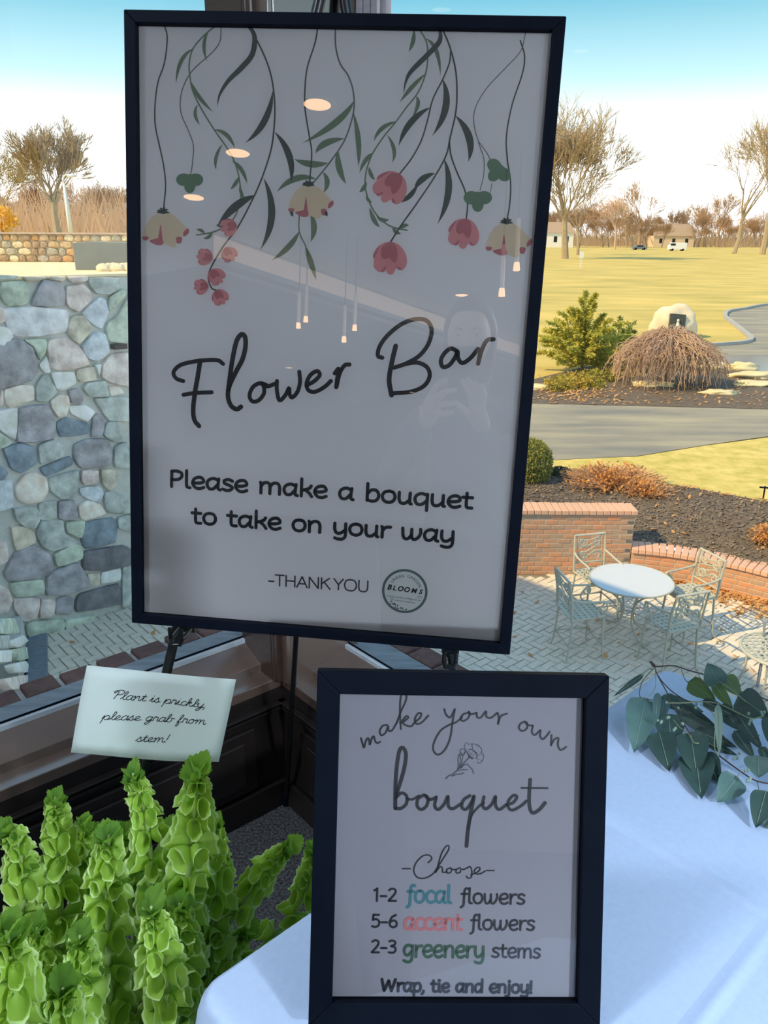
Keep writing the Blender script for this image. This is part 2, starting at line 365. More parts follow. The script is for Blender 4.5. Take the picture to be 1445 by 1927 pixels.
# print alphabet: x-height 1, baseline 0, y up; (advance, strokes)
G = {
 'a': (1.02, [[(.78, .86), (.5, .98), (.2, .8), (.1, .42), (.24, .06), (.5, .06), (.74, .4)], [(.84, .96), (.8, .5), (.8, .1), (.94, .0)]]),
 'b': (.98, [[(.16, 1.5), (.16, .05)], [(.16, .62), (.4, .96), (.7, .95), (.86, .55), (.74, .12), (.44, .0), (.16, .1)]]),
 'c': (.82, [[(.74, .86), (.5, .98), (.2, .8), (.1, .45), (.26, .08), (.52, .0), (.76, .1)]]),
 'd': (1.02, [[(.84, 1.5), (.84, .0)], [(.84, .82), (.5, .98), (.2, .8), (.1, .42), (.24, .06), (.52, .04), (.84, .4)]]),
 'e': (.92, [[(.12, .46), (.5, .48), (.8, .62), (.72, .92), (.48, .99), (.2, .8), (.11, .4), (.3, .05), (.56, -.01), (.82, .12)]]),
 'f': (.62, [[(.66, 1.42), (.46, 1.46), (.32, 1.2), (.3, .6), (.26, -.2), (.04, -.42)], [(.08, .92), (.58, .92)]]),
 'g': (.98, [[(.8, .84), (.5, .98), (.2, .82), (.12, .48), (.26, .16), (.5, .14), (.78, .45)], [(.82, .94), (.82, -.1), (.66, -.42), (.36, -.46), (.12, -.34)]]),
 'h': (.98, [[(.16, 1.5), (.16, .0)], [(.16, .6), (.42, .94), (.74, .9), (.82, .5), (.82, .0)]]),
 'i': (.44, [[(.2, .94), (.2, .12), (.34, .0)], [(.2, 1.32), (.2, 1.34)]]),
 'j': (.46, [[(.24, .94), (.24, -.2), (.1, -.42), (-.08, -.44)], [(.24, 1.32), (.24, 1.34)]]),
 'k': (.88, [[(.16, 1.5), (.16, .0)], [(.76, .94), (.62, .7), (.2, .5)], [(.4, .56), (.64, .3), (.8, .0)]]),
 'l': (.44, [[(.16, 1.5), (.16, .25), (.24, .04), (.38, .0)]]),
 'm': (1.5, [[(.12, .94), (.16, .8), (.16, .0)], [(.16, .6), (.36, .92), (.62, .92), (.72, .6), (.72, .0)], [(.72, .6), (.92, .92), (1.2, .92), (1.32, .6), (1.32, .0)]]),
 'n': (1.0, [[(.12, .94), (.16, .8), (.16, .0)], [(.16, .6), (.4, .93), (.7, .92), (.82, .6), (.82, .0)]]),
 'o': (.98, [[(.5, .99), (.22, .86), (.1, .5), (.22, .12), (.5, .0), (.76, .14), (.87, .5), (.76, .88), (.5, .99)]]),
 'p': (.98, [[(.12, .94), (.16, .8), (.16, -.46)], [(.16, .6), (.42, .95), (.72, .92), (.86, .5), (.72, .1), (.42, .0), (.16, .14)]]),
 'q': (1.0, [[(.84, .94), (.84, -.46)], [(.84, .84), (.5, .98), (.2, .8), (.1, .42), (.24, .06), (.52, .04), (.84, .4)]]),
 'r': (.7, [[(.12, .94), (.16, .8), (.16, .0)], [(.16, .55), (.36, .88), (.66, .94)]]),
 's': (.78, [[(.68, .86), (.44, .98), (.18, .86), (.2, .62), (.5, .46), (.68, .28), (.56, .06), (.32, .0), (.08, .1)]]),
 't': (.7, [[(.28, 1.28), (.28, .25), (.38, .04), (.62, .03)], [(.04, .92), (.62, .92)]]),
 'u': (1.0, [[(.14, .94), (.14, .4), (.24, .06), (.5, .03), (.76, .3)], [(.8, .94), (.8, .1), (.9, .0)]]),
 'w': (1.36, [[(.1, .94), (.14, .3), (.26, .03), (.46, .05), (.64, .35)], [(.66, .9), (.68, .2), (.84, .0), (1.08, .2), (1.22, .6), (1.2, .94)]]),
 'y': (.98, [[(.14, .94), (.14, .42), (.26, .1), (.5, .08), (.78, .36)], [(.82, .94), (.82, -.1), (.66, -.42), (.38, -.46), (.16, -.38)]]),
 'P': (.96, [[(.18, 1.36), (.16, .0)], [(.18, 1.36), (.5, 1.4), (.78, 1.26), (.82, .98), (.66, .72), (.4, .62), (.18, .64)]]),
 'W': (1.7, [[(.08, 1.36), (.36, .02)], [(.36, .02), (.82, 1.2)], [(.82, 1.2), (1.14, .02)], [(1.14, .02), (1.54, 1.36)]]),
 '1': (.6, [[(.12, 1.14), (.36, 1.32)], [(.36, 1.34), (.36, .0)]]),
 '2': (.86, [[(.12, 1.18), (.34, 1.34), (.62, 1.26), (.68, .98), (.5, .6), (.12, .06)], [(.12, .04), (.74, .04)]]),
 '3': (.86, [[(.14, 1.24), (.4, 1.34), (.66, 1.2), (.62, .9), (.32, .74)], [(.32, .74), (.66, .6), (.72, .28), (.5, .02), (.12, .06)]]),
 '5': (.86, [[(.68, 1.32), (.2, 1.32)], [(.2, 1.32), (.16, .78)], [(.16, .78), (.48, .84), (.72, .6), (.68, .2), (.4, .0), (.1, .08)]]),
 '6': (.9, [[(.66, 1.32), (.34, 1.1), (.14, .6), (.2, .16), (.46, .0), (.72, .16), (.74, .52), (.52, .74), (.24, .6)]]),
 '-': (.66, [[(.08, .52), (.56, .52)]]),
 ',': (.36, [[(.2, .06), (.16, -.12), (.04, -.3)]]),
 '!': (.44, [[(.2, 1.36), (.2, .42)], [(.2, .03), (.2, .05)]]),
 'T': (.92, [[(.04, 1.36), (.86, 1.36)], [(.45, 1.36), (.45, 0)]]),
 'H': (1.12, [[(.14, 1.36), (.14, 0)], [(.96, 1.36), (.96, 0)], [(.14, .72), (.96, .72)]]),
 'A': (1.06, [[(.04, 0), (.52, 1.36)], [(.52, 1.36), (1.0, 0)], [(.2, .46), (.84, .46)]]),
 'N': (1.14, [[(.14, 0), (.14, 1.36)], [(.14, 1.36), (.98, 0)], [(.98, 0), (.98, 1.36)]]),
 'K': (1.0, [[(.14, 1.36), (.14, 0)], [(.86, 1.36), (.16, .66)], [(.4, .84), (.94, 0)]]),
 'Y': (1.0, [[(.04, 1.36), (.5, .64)], [(.94, 1.36), (.5, .64)], [(.5, .64), (.5, 0)]]),
 'O': (1.36, [[(.68, 1.38), (.28, 1.24), (.1, .68), (.28, .12), (.68, -.02), (1.08, .12), (1.26, .68), (1.08, 1.24), (.68, 1.38)]]),
 'U': (1.14, [[(.14, 1.36), (.14, .5), (.26, .1), (.57, -.02), (.88, .1), (1.0, .5), (1.0, 1.36)]]),
 ' ': (.62, []),
}
# joined script alphabet, upright here and sheared when set
C_ = {
 'P': (1.15, [[(.05, 1.35), (.0, 1.6), (.25, 1.85), (.5, 1.6), (.42, .9), (.3, .0)], [(.1, 1.3), (.5, 1.95), (1.0, 1.9), (1.15, 1.5), (.9, 1.05), (.45, .95)]]),
 'l': (.5, [[(-.1, .1), (.3, .9), (.42, 1.6), (.28, 1.8), (.16, 1.3), (.16, .3), (.3, .0), (.6, .2)]]),
 'a': (.85, [[(.68, .85), (.35, .98), (.08, .6), (.08, .15), (.3, .0), (.58, .3), (.7, .95)], [(.7, .95), (.64, .25), (.75, .0), (.98, .2)]]),
 'n': (.95, [[(-.02, .6), (.12, .95), (.18, .6), (.14, .0)], [(.15, .3), (.4, .9), (.62, .92), (.64, .3), (.76, .0), (1.0, .2)]]),
 't': (.58, [[(-.05, .15), (.22, .9), (.3, 1.4)], [(.3, 1.4), (.2, .3), (.32, .0), (.62, .2)], [(.0, 1.0), (.5, 1.0)]]),
 'i': (.46, [[(-.1, .15), (.18, .95), (.14, .25), (.26, .0), (.52, .2)], [(.2, 1.32), (.21, 1.36)]]),
 's': (.68, [[(-.1, .15), (.3, .95), (.36, 1.05), (.42, .6), (.5, .2), (.3, -.02), (.08, .12)], [(.4, .05), (.74, .2)]]),
 'p': (.88, [[(-.05, .2), (.12, .95), (.06, .2), (-.06, -.8)], [(.04, .2), (.3, .85), (.6, .9), (.72, .5), (.5, .05), (.22, .05)], [(.45, .03), (.92, .2)]]),
 'r': (.66, [[(-.05, .15), (.1, 1.0), (.2, 1.02), (.24, .88), (.46, .9), (.46, .4), (.5, .05), (.74, .2)]]),
 'c': (.7, [[(.56, .8), (.4, .98), (.12, .7), (.08, .2), (.3, .0), (.75, .2)]]),
 'k': (.82, [[(-.1, .1), (.28, 1.0), (.36, 1.65), (.22, 1.75), (.14, 1.2), (.1, .0)], [(.12, .5), (.4, .95), (.56, .8), (.3, .5), (.5, .1), (.66, .0), (.9, .2)]]),
 'y': (.9, [[(-.05, .6), (.12, .95), (.14, .3), (.32, .02), (.6, .4), (.7, .95)], [(.7, .95), (.58, -.2), (.3, -.75), (.1, -.6), (.4, -.1), (.95, .25)]]),
 'e': (.7, [[(-.05, .2), (.3, .4), (.5, .75), (.36, .98), (.12, .7), (.08, .2), (.3, .0), (.78, .22)]]),
 'g': (.9, [[(.68, .85), (.35, .98), (.08, .6), (.1, .15), (.32, .05), (.6, .4), (.72, .95)], [(.72, .95), (.58, -.2), (.3, -.75), (.08, -.6), (.4, -.1), (.95, .25)]]),
 'b': (.85, [[(-.1, .1), (.26, .9), (.36, 1.6), (.22, 1.75), (.12, 1.2), (.1, .3), (.3, .0), (.56, .2), (.6, .7), (.5, .85), (.9, .78)]]),
 'f': (.55, [[(-.1, .15), (.26, .9), (.4, 1.6), (.26, 1.75), (.14, 1.2), (.04, .0), (-.06, -.7), (.08, -.75), (.2, -.2), (.1, .1), (.6, .2)]]),
 'o': (.82, [[(.4, .98), (.12, .75), (.08, .2), (.32, .0), (.58, .3), (.56, .8), (.4, .98), (.55, .75), (.9, .85)]]),
 'm': (1.3, [[(-.02, .6), (.12, .95), (.18, .6), (.12, .0)], [(.14, .3), (.36, .9), (.54, .9), (.52, .0)], [(.53, .3), (.76, .9), (.98, .9), (.98, .3), (1.1, .0), (1.34, .2)]]),
 '!': (.5, [[(.3, 1.75), (.16, .5)], [(.1, .03), (.11, .07)]]),
 ',': (.4, [[(.1, .08), (.12, -.1), (.0, -.35)]]),
 ' ': (.55, []),
}
def textline(mb, s, p0, p1, xh, w, mp, z, font=G, shear=0.0, spc=0.0):
    """set s between the baseline points p0 and p1 (plane coordinates, y up)"""
    tot = sum(font[c][0] + spc for c in s) - spc
    d = V((p1[0] - p0[0], p1[1] - p0[1], 0)); L = d.length; d /= L; nn = V((-d.y, d.x, 0)); sx_ = L / tot; x = 0
    o = V((p0[0], p0[1], 0))
    for c in s:
        adv, st = font[c]
        for k_ in st:
            pts = [o + d * ((x + q[0]) * sx_ + q[1] * shear * xh) + nn * (q[1] * xh) for q in k_]
            if len(pts) == 2 and (pts[1] - pts[0]).length < w * 0.6: blob(mb, ellip(pts[0].x, pts[0].y, w * .62, w * .62, n=8), mp, z, 1)
            else: ribbon(mb, [(p.x, p.y) for p in pts], w, mp, z, k=6)
        x += adv + spc
def fonttext(s, size, ctr, ang, mp, z, mb, shear=0.0, offset=0.0, align='CENTER'):
    cu = bpy.data.curves.new('text', 'FONT'); cu.body = s; cu.size = size; cu.align_x = align; cu.shear = shear; cu.offset = offset; cu.resolution_u = 3
    ob = bpy.data.objects.new('text', cu); COL.objects.link(ob)
    me = ob.to_mesh(); ca, sa = math.cos(ang), math.sin(ang)
    vs = [mp(V((ctr[0] + v.co.x * ca - v.co.y * sa, ctr[1] + v.co.x * sa + v.co.y * ca, 0)), z) for v in me.vertices]
    mb.add(vs, [tuple(p.vertices) for p in me.polygons]); ob.to_mesh_clear()
    bpy.data.objects.remove(ob); bpy.data.curves.remove(cu)

def frame_basis(TL, n, hx):
    n = n.normalized(); a = (hx - n * hx.dot(n)).normalized(); b = n.cross(a).normalized()
    return a, b, n
ident = lambda q, z: V((q.x, q.y, z))

# ---------------------------------------------------------------- the large sign
nB = V((-0.0965, -0.985, 0.142)).normalized()
TLB = EYE + ray(235, 17) * 1.33
aB, bB, nB = frame_basis(TLB, nB, onpl(1068, 30, TLB, nB) - TLB)
OB = onpl(596, 1202, TLB, nB)       # bottom centre of the frame front
MBs = Matrix((aB, bB, nB)).transposed().to_4x4(); MBs.translation = OB
sign = thing('framed_sign', 'large black framed sign reading Flower Bar standing on the black easel', 'sign', mat=MBs)
def SB(x, y):
    P = onpl(x, y, TLB, nB) - OB; return (P.dot(aB), P.dot(bB))
def make_frame(root, hw, y0, y1, bar, depth, mt, pap='paper'):
    def bar_(pts, nm='frame_bar'):
        mb = MB(); mb.prism([V((x, y, 0.0)) for x, y in pts], (0, 0, -depth)); return put(nm, mb, mt, root, world=False, bevel=0.0012)
    i0, i1, j0, j1 = -hw + bar, hw - bar, y0 + bar, y1 - bar
    bar_([(-hw, y1), (hw, y1), (i1, j1), (i0, j1)]); bar_([(-hw, y0), (i0, j0), (i1, j0), (hw, y0)])
    bar_([(-hw, y0), (-hw, y1), (i0, j1), (i0, j0)]); bar_([(hw, y0), (i1, j0), (i1, j1), (hw, y1)])
    mb = MB(); mb.box(-hw + 0.003, hw - 0.003, y0 + 0.003, y1 - 0.003, -depth - 0.004, -depth + 0.003); put('backing_board', mb, M['panel'], root, world=False)
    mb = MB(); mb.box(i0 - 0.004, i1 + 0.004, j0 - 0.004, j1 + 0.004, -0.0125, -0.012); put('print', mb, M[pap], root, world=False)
    mb = MB(); mb.add([(i0 - 0.003, j0 - 0.003, -0.007), (i1 + 0.003, j0 - 0.003, -0.007), (i1 + 0.003, j1 + 0.003, -0.007), (i0 - 0.003, j1 + 0.003, -0.007)], [(0, 1, 2, 3)])
    put('picture_glass', mb, M['picglass' if pap == 'paper' else 'picglass_small'], root, world=False, fixn=False)
    return root
c4 = [SB(*p) for p in ((235, 17), (1068, 30), (955, 1233), (243, 1170))]
HWB = (c4[1][0] - c4[0][0] + c4[2][0] - c4[3][0]) / 4; HB = (c4[0][1] + c4[1][1]) / 2
print('big sign', c4, HWB * 2, HB)
make_frame(sign, HWB, 0.0, HB, 0.0165, 0.03, M['black'])
ZP = -0.0118
mpB = lambda q, z: V((q.x, q.y, ZP + z))
# parallax: the print lies 12 mm behind the frame front
def SP(x, y):
    P0 = TLB + nB * ZP; P = onpl(x, y, P0, nB) - OB; return (P.dot(aB), P.dot(bB))
Z1 = lambda x, y: SP(230 + x / 3.2116, y / 3.2116)
Z2 = lambda x, y: SP(640 + x / 3.2116, y / 3.2116)
PXB = HWB * 2 / 826.0      # metres per pixel at the top of the sign
ZW = PXB / 3.2116
ART = {'dark': mat('print_dark_green', lin(48, 66, 62), 0.6, var=lin(56, 76, 68), scale=30), 'green': mat('print_sage_green', lin(96, 122, 96), 0.6, var=lin(108, 132, 104), scale=30),
       'cream': mat('print_cream', lin(222, 204, 172), 0.6, var=lin(226, 208, 178), scale=30), 'pink': mat('print_pink', lin(216, 138, 142), 0.6, var=lin(222, 146, 148), scale=30),
       'rose': mat('print_rose', lin(190, 108, 118), 0.6, var=lin(184, 102, 112), scale=30), 'clover': mat('print_clover_green', lin(94, 128, 98), 0.6, var=lin(100, 134, 102), scale=30),
       'thin': mat('print_grey_stem', lin(88, 98, 98), 0.6, var=lin(94, 104, 104), scale=30)}
def art(name, m_, items, label=None, z=0.0):
    mb = MB()
    for it in items:
        k_, T = it[0], it[1]
        if k_ == 's': ribbon(mb, [T(*p) for p in it[2]], it[3] * ZW, mpB, z + it[4] if len(it) > 4 else z)
        elif k_ == 'w': ribbon(mb, [T(*p) for p in it[2]], it[3] * ZW, mpB, z + it[4], prof=lambda u: min(1, .55 + u * 2) * min(1, max(.03, (1 - u) * 2.0) ** .75))
        elif k_ == 'l': leafart(mb, T(*it[2]), T(*it[4]), T(*it[3]), it[5] * ZW, mpB, z + 0.00003)
        elif k_ == 'b': blob(mb, [T(*p) for p in it[2]], mpB, z)
    return put(name, mb, ART[m_], sign, world=False, label=label)
art('printed_stem', 'thin', [
    ('s', Z1, [(597, 158), (590, 250), (540, 320), (430, 420), (370, 520), (350, 620), (360, 700), (400, 790), (430, 880), (425, 980), (415, 1050)], 6),
    ('s', Z1, [(1288, 160), (1290, 280), (1317, 385), (1367, 460), (1397, 560), (1397, 680), (1347, 840), (1270, 960), (1200, 1050), (1150, 1110)], 9),
    ('s', Z2, [(1120, 200), (1090, 310), (1000, 410), (880, 540), (815, 660), (810, 760), (840, 870), (870, 970), (865, 1070), (845, 1150)], 5),
    ('s', Z2, [(840, 860), (890, 930), (920, 1000)], 5), ('s', Z2, [(916, 1110), (906, 1180)], 4)], z=0.0001)
art('printed_vine', 'green', [
    ('s', Z1, [(600, 156), (560, 162), (500, 210), (430, 290), (405, 380), (410, 470), (430, 560), (480, 660), (560, 790), (650, 920), (690, 1010), (710, 1100), (715, 1200), (680, 1310), (620, 1370), (540, 1405), (450, 1420)], 9),
    ('l', Z1, (430, 295), (335, 340), (325, 505), 24), ('l', Z1, (525, 185), (470, 260), (512, 372), 22), ('l', Z1, (408, 480), (440, 580), (550, 678), 26),
    ('l', Z1, (456, 632), (420, 690), (470, 756), 22), ('l', Z1, (556, 785), (640, 790), (682, 897), 26), ('l', Z1, (606, 872), (548, 950), (568, 1028), 22),
    ('l', Z1, (664, 972), (730, 1010), (756, 1112), 26), ('l', Z1, (706, 1068), (690, 1110), (654, 1146), 24), ('l', Z1, (710, 1120), (712, 1170), (742, 1205), 20),
    ('l', Z1, (545, 1402), (530, 1440), (488, 1442), 22), ('l', Z1, (500, 1414), (480, 1385), (448, 1388), 20), ('l', Z1, (610, 1380), (590, 1365), (566, 1358), 16),
    ('s', Z1, [(1070, 1290), (1070, 1400), (1110, 1490)], 8), ('l', Z1, (1070, 1398), (1020, 1500), (905, 1572), 36), ('l', Z1, (1106, 1488), (1140, 1580), (1172, 1692), 36), ('l', Z1, (1136, 1288), (1180, 1370), (1138, 1462), 38),
    ('l', Z1, (1400, 610), (1340, 740), (1088, 866), 40), ('l', Z1, (1342, 838), (1200, 850), (1168, 928), 40), ('l', Z1, (1397, 680), (1442, 860), (1426, 1006), 34), ('l', Z1, (1305, 905), (1290, 1010), (1354, 1114), 40),
    ('l', Z1, (1245, 985), (1140, 1010), (1040, 962), 40), ('l', Z1, (1170, 1082), (1040, 1040), (934, 1160), 38), ('l', Z1, (1213, 1040), (1262, 1100), (1216, 1165), 32),
    ('s', Z2, [(480, 178), (520, 250), (530, 340), (515, 450), (470, 560), (400, 650), (330, 745), (260, 830), (190, 940), (155, 1050), (155, 1150), (190, 1250), (240, 1320), (310, 1370), (405, 1392)], 9),
    ('l', Z2, (445, 178), (452, 250), (414, 314), 26), ('l', Z2, (518, 235), (600, 270), (606, 458), 24), ('l', Z2, (518, 445), (430, 520), (358, 622), 26), ('l', Z2, (458, 582), (494, 620), (434, 712), 24),
    ('l', Z2, (342, 735), (232, 760), (204, 854), 26), ('l', Z2, (284, 815), (352, 910), (314, 984), 24), ('l', Z2, (206, 923), (150, 950), (116, 1046), 26), ('l', Z2, (176, 1008), (178, 1060), (212, 1088), 24),
    ('l', Z2, (158, 1098), (150, 1140), (114, 1162), 26), ('l', Z2, (158, 1185), (166, 1214), (194, 1224), 20), ('l', Z2, (178, 1255), (198, 1340), (240, 1372), 28), ('l', Z2, (220, 1308), (260, 1345), (296, 1324), 24),
    ('l', Z2, (318, 1372), (330, 1410), (368, 1412), 24), ('l', Z2, (360, 1386), (388, 1352), (416, 1364), 24)], z=0.00014)
art('printed_branch', 'dark', [
    ('s', Z1, [(255, 155), (272, 230), (255, 380), (215, 500), (198, 640), (200, 760), (225, 880), (250, 1000), (262, 1120), (250, 1262)], 9),
    ('s', Z1, [(755, 156), (800, 220), (860, 340), (900, 460), (920, 600), (920, 740), (900, 900), (850, 1060), (790, 1200), (700, 1370), (610, 1490), (540, 1610), (520, 1680), (540, 1740), (570, 1755)], 10),
    ('w', Z1, [(768, 156), (800, 225), (785, 330), (720, 410), (640, 490), (590, 570), (573, 642)], 33, 0.00002),
    ('l', Z1, (910, 550), (890, 760), (745, 862), 40), ('l', Z1, (922, 798), (1050, 940), (1018, 1104), 42), ('l', Z1, (855, 1078), (962, 1300), (834, 1510), 46), ('l', Z1, (806, 1182), (680, 1220), (572, 1372), 50),
    ('s', Z1, [(1182, 160), (1165, 260), (1120, 400), (1105, 520), (1105, 660), (1130, 820), (1145, 930), (1132, 1100)], 9),
    ('w', Z2, [(605, 180), (600, 250), (530, 330), (430, 430), (398, 490), (383, 560)], 30, 0.00002),
    ('s', Z2, [(620, 180), (665, 290), (700, 440), (705, 600), (695, 700), (665, 830), (640, 940), (570, 1070), (470, 1220), (370, 1360), (305, 1462)], 10),
    ('s', Z2, [(668, 310), (660, 380), (620, 480), (560, 600), (530, 720), (490, 850), (430, 960), (360, 1050)], 9),
    ('s', Z2, [(660, 850), (670, 940), (710, 1050), (750, 1140), (770, 1230), (762, 1325)], 9),
    ('l', Z2, (618, 478), (690, 640), (556, 822), 42), ('l', Z2, (545, 650), (400, 720), (354, 882), 38), ('l', Z2, (698, 700), (825, 830), (774, 978), 44), ('l', Z2, (572, 1048), (480, 1070), (448, 1150), 38),
    ('l', Z2, (470, 1110), (430, 1200), (354, 1222), 30), ('l', Z2, (627, 958), (702, 1150), (588, 1354), 42),
    ('s', Z2, [(1088, 245), (1115, 340), (1100, 450), (1040, 630), (1005, 820), (1010, 960), (1030, 1100), (1025, 1230), (1005, 1345)], 8)], z=0.00018)
def xf(T, cx, cy, sc, a=0.0, ox=0.0, oy=0.0):
    ca, sa = math.cos(a), math.sin(a)
    return lambda x, y: T(cx + ((x - ox) * ca - (y - oy) * sa) * sc, cy + ((x - ox) * sa + (y - oy) * ca) * sc)
CO = [(245, 1283), (310, 1300), (380, 1370), (396, 1395), (368, 1432), (330, 1432), (326, 1480), (305, 1496), (270, 1480), (240, 1468), (205, 1474), (165, 1450), (125, 1442), (140, 1370), (180, 1310)]
CP = [[(232, 1355), (242, 1430), (247, 1476), (205, 1480), (164, 1454), (218, 1438)], [(124, 1430), (160, 1432), (150, 1452), (128, 1450)], [(328, 1434), (362, 1437), (354, 1470), (330, 1468)], [(372, 1402), (399, 1380), (402, 1408), (372, 1430)]]
for (T, cx, cy, sc, sep) in ((Z1, 247, 1283, 1.0, 0), (Z1, 1125, 1118, 0.97, 1), (Z2, 1005, 1345, 1.0, 0)):
    X = xf(T, cx, cy, sc, 0, 247, 1283)
    art('printed_flower', 'cream', [('b', X, CO)], 'cream printed bloom', z=0.0003)
    art('printed_petal_edge', 'rose', [('b', X, p) for p in CP], z=0.00038)
    it = [('l', X, (247, 1290), (247 + 30 * math.cos(a_) * .5, 1290 + 30 * math.sin(a_) - 10), (247 + 42 * math.cos(a_), 1286 + 30 * math.sin(a_)), 14) for a_ in (-2.7, -2.1, -1.2, -.6, 0.0, 3.2)]
    it.append(('b', X, ellip(247, 1284, 14, 11)))
    if sep: it += [('l', X, (140, 1445), (142, 1460), (150, 1482), 20), ('l', X, (355, 1445), (356, 1460), (364, 1480), 20)]
    art('printed_calyx', 'dark', it, z=0.00042)
TO = [(300, 1460), (240, 1475), (197, 1528), (200, 1565), (198, 1612), (232, 1642), (265, 1622), (282, 1652), (312, 1656), (338, 1618), (372, 1630), (398, 1592), (390, 1530), (350, 1478)]
TD = [(300, 1460), (250, 1486), (243, 1548), (270, 1566), (290, 1556), (318, 1584), (338, 1572), (342, 1520), (328, 1480)]
TE = [(236, 1478), (197, 1528), (198, 1562), (222, 1520)], [(240, 1640), (268, 1606), (272, 1618), (262, 1640)], [(338, 1604), (372, 1628), (345, 1628)]
blooms = [(Z2, 305, 1462, 1.0, 0.0), (Z2, 362, 1052, 1.0, 0.55), (Z2, 762, 1322, 0.92, 0.12)]
blooms += [(Z1, x, y, s_, a_) for x, y, s_, a_ in ((693, 1360, .52, 1.25), (622, 1497, .48, -.6), (546, 1562, .5, 1.7), (538, 1630, .52, -.7), (522, 1728, .46, 1.4), (570, 1752, .5, -.5))]
for (T, cx, cy, sc, a_) in blooms:
    X = xf(T, cx, cy, sc, a_, 300, 1460)
    art('printed_blossom', 'pink', [('b', X, TO)], 'pink printed blossom', z=0.0003)
    art('printed_petal', 'rose', [('b', X, TD)] + [('b', X, p) for p in TE], z=0.00036)
it = []
for (T, cx, cy, a_, s_) in ((Z1, 408, 1050, 0, .95), (Z2, 832, 1157, 0, 1.0), (Z2, 985, 1000, 0.75, .98)):
    X = xf(T, cx, cy, s_, a_, 0, 0)
    it += [('b', X, ellip(-38, 38, 48, 40)), ('b', X, ellip(38, 38, 48, 40)), ('b', X, ellip(0, 80, 35, 44)), ('b', X, ellip(0, 30, 30, 28))]
mb = MB()
for i, q in enumerate(it): blob(mb, [q[1](*p) for p in q[2]], mpB, 0.0003 + i * 0.000004)
put('printed_clover_leaf', mb, ART['clover'], sign, world=False)

Z3 = lambda x, y: SP(300 + x / 2.189, 580 + y / 2.189)
FB = [[(98, 300), (70, 290), (58, 265), (80, 238), (120, 224), (180, 215), (238, 214), (262, 229)], [(168, 216), (158, 280), (146, 350), (139, 420), (145, 462), (163, 485)], [(99, 357), (140, 350), (215, 346)],
      [(284, 335), (292, 270), (303, 200), (318, 135), (338, 108), (353, 120), (354, 160), (342, 210), (315, 262), (290, 315), (282, 360), (294, 400), (318, 416), (336, 406)],
      [(440, 316), (414, 309), (386, 324), (371, 358), (382, 383), (408, 380), (430, 352), (430, 322), (422, 312), (445, 322), (474, 312)],
      [(484, 300), (484, 340), (495, 380), (520, 356), (534, 328), (536, 352), (546, 368), (568, 345), (579, 305), (576, 262)],
      [(607, 318), (638, 300), (660, 276), (650, 259), (622, 275), (606, 310), (614, 338), (642, 344), (680, 324), (706, 300)],
      [(722, 268), (740, 248), (732, 290), (728, 326)], [(730, 322), (742, 270), (762, 236), (783, 232)],
      [(918, 204), (900, 196), (906, 160), (936, 116), (990, 70), (1046, 47), (1098, 50), (1121, 88), (1108, 146), (1070, 196), (1015, 228), (966, 245)],
      [(1010, 230), (1062, 224), (1102, 243), (1113, 280), (1090, 320), (1035, 344), (955, 351)], [(973, 156), (957, 225), (946, 295), (956, 358)],
      [(1224, 176), (1200, 166), (1172, 188), (1159, 218), (1168, 242), (1194, 234), (1218, 202), (1228, 178), (1230, 206), (1248, 226), (1280, 206), (1312, 168)],
      [(1312, 168), (1320, 182), (1313, 228)], [(1313, 226), (1328, 172), (1350, 132), (1376, 128)]]
mb = MB(); W3 = PXB * 0.97 / 2.189
for i, s_ in enumerate(FB): ribbon(mb, [Z3(*p) for p in s_], (19 if i not in (1, 3, 11) else 22) * W3, mpB, 0.0002 + i * 1e-6)
put('script_lettering', mb, M['ink'], sign, world=False)
mb = MB(); wpx = PXB * 0.95
textline(mb, 'Please make a bouquet', SP(318, 915), SP(890, 957), 25.5 * wpx, 7.4 * wpx, mpB, 0.0002)
textline(mb, 'to take on your way', SP(360, 984), SP(856, 1021), 25.5 * wpx, 7.4 * wpx, mpB, 0.0002)
textline(mb, '-THANK', SP(504, 1101), SP(622, 1109), 18.5 * wpx, 3.5 * wpx, mpB, 0.0002)
textline(mb, 'YOU', SP(627, 1109), SP(694, 1114), 18.5 * wpx, 3.5 * wpx, mpB, 0.0002)
put('lettering', mb, M['ink'], sign, world=False)
# round badge
bc = V(SP(761.5, 1112.5) + (0,)); bp = wpx * 0.985
ARTB = mat('badge_green_grey', lin(88, 108, 106), 0.6, var=lin(92, 112, 110), scale=20); ARTG = mat('badge_pale_grey', lin(226, 230, 228), 0.6, var=lin(222, 226, 224), scale=20)
mb = MB(); blob(mb, ellip(bc.x, bc.y, 52 * bp, 52 * bp, n=48), mpB, 0.0002, 1); put('badge_ring', mb, ARTB, sign, world=False, label='grey green ring of the round badge')
mb = MB(); blob(mb, ellip(bc.x, bc.y, 46.3 * bp, 46.3 * bp, n=48), mpB, 0.0003, 1); put('badge_disc', mb, ARTG, sign, world=False)
mb = MB(); s1 = 'URBAN GARDEN'; ba = R(-3.5)
for i, ch in enumerate(s1):
    a_ = R(148 - i * 10.9) + ba
    if ch != ' ': fonttext(ch, 9.6 * bp, (bc.x + math.cos(a_) * 33 * bp, bc.y + math.sin(a_) * 33 * bp), a_ - PI / 2, mpB, 0.0004, mb, offset=0.0)
dl = lambda dx, dy: (bc.x + (dx * math.cos(ba) - dy * math.sin(ba)) * bp, bc.y + (dx * math.sin(ba) + dy * math.cos(ba)) * bp)
for ch, x_, sz in (('B', -36, 17), ('L', -24.5, 15.5), ('O', -11, 16.5), ('O', 3.5, 16.5), ('M', 20, 15.5), ('S', 35.5, 15)):
    fonttext(ch, sz * bp, dl(x_, -1), ba, mpB, 0.0004, mb, shear=0.25, offset=0.00045)
fonttext('SCS', 6.5 * bp, dl(35, -11), ba, mpB, 0.0004, mb)
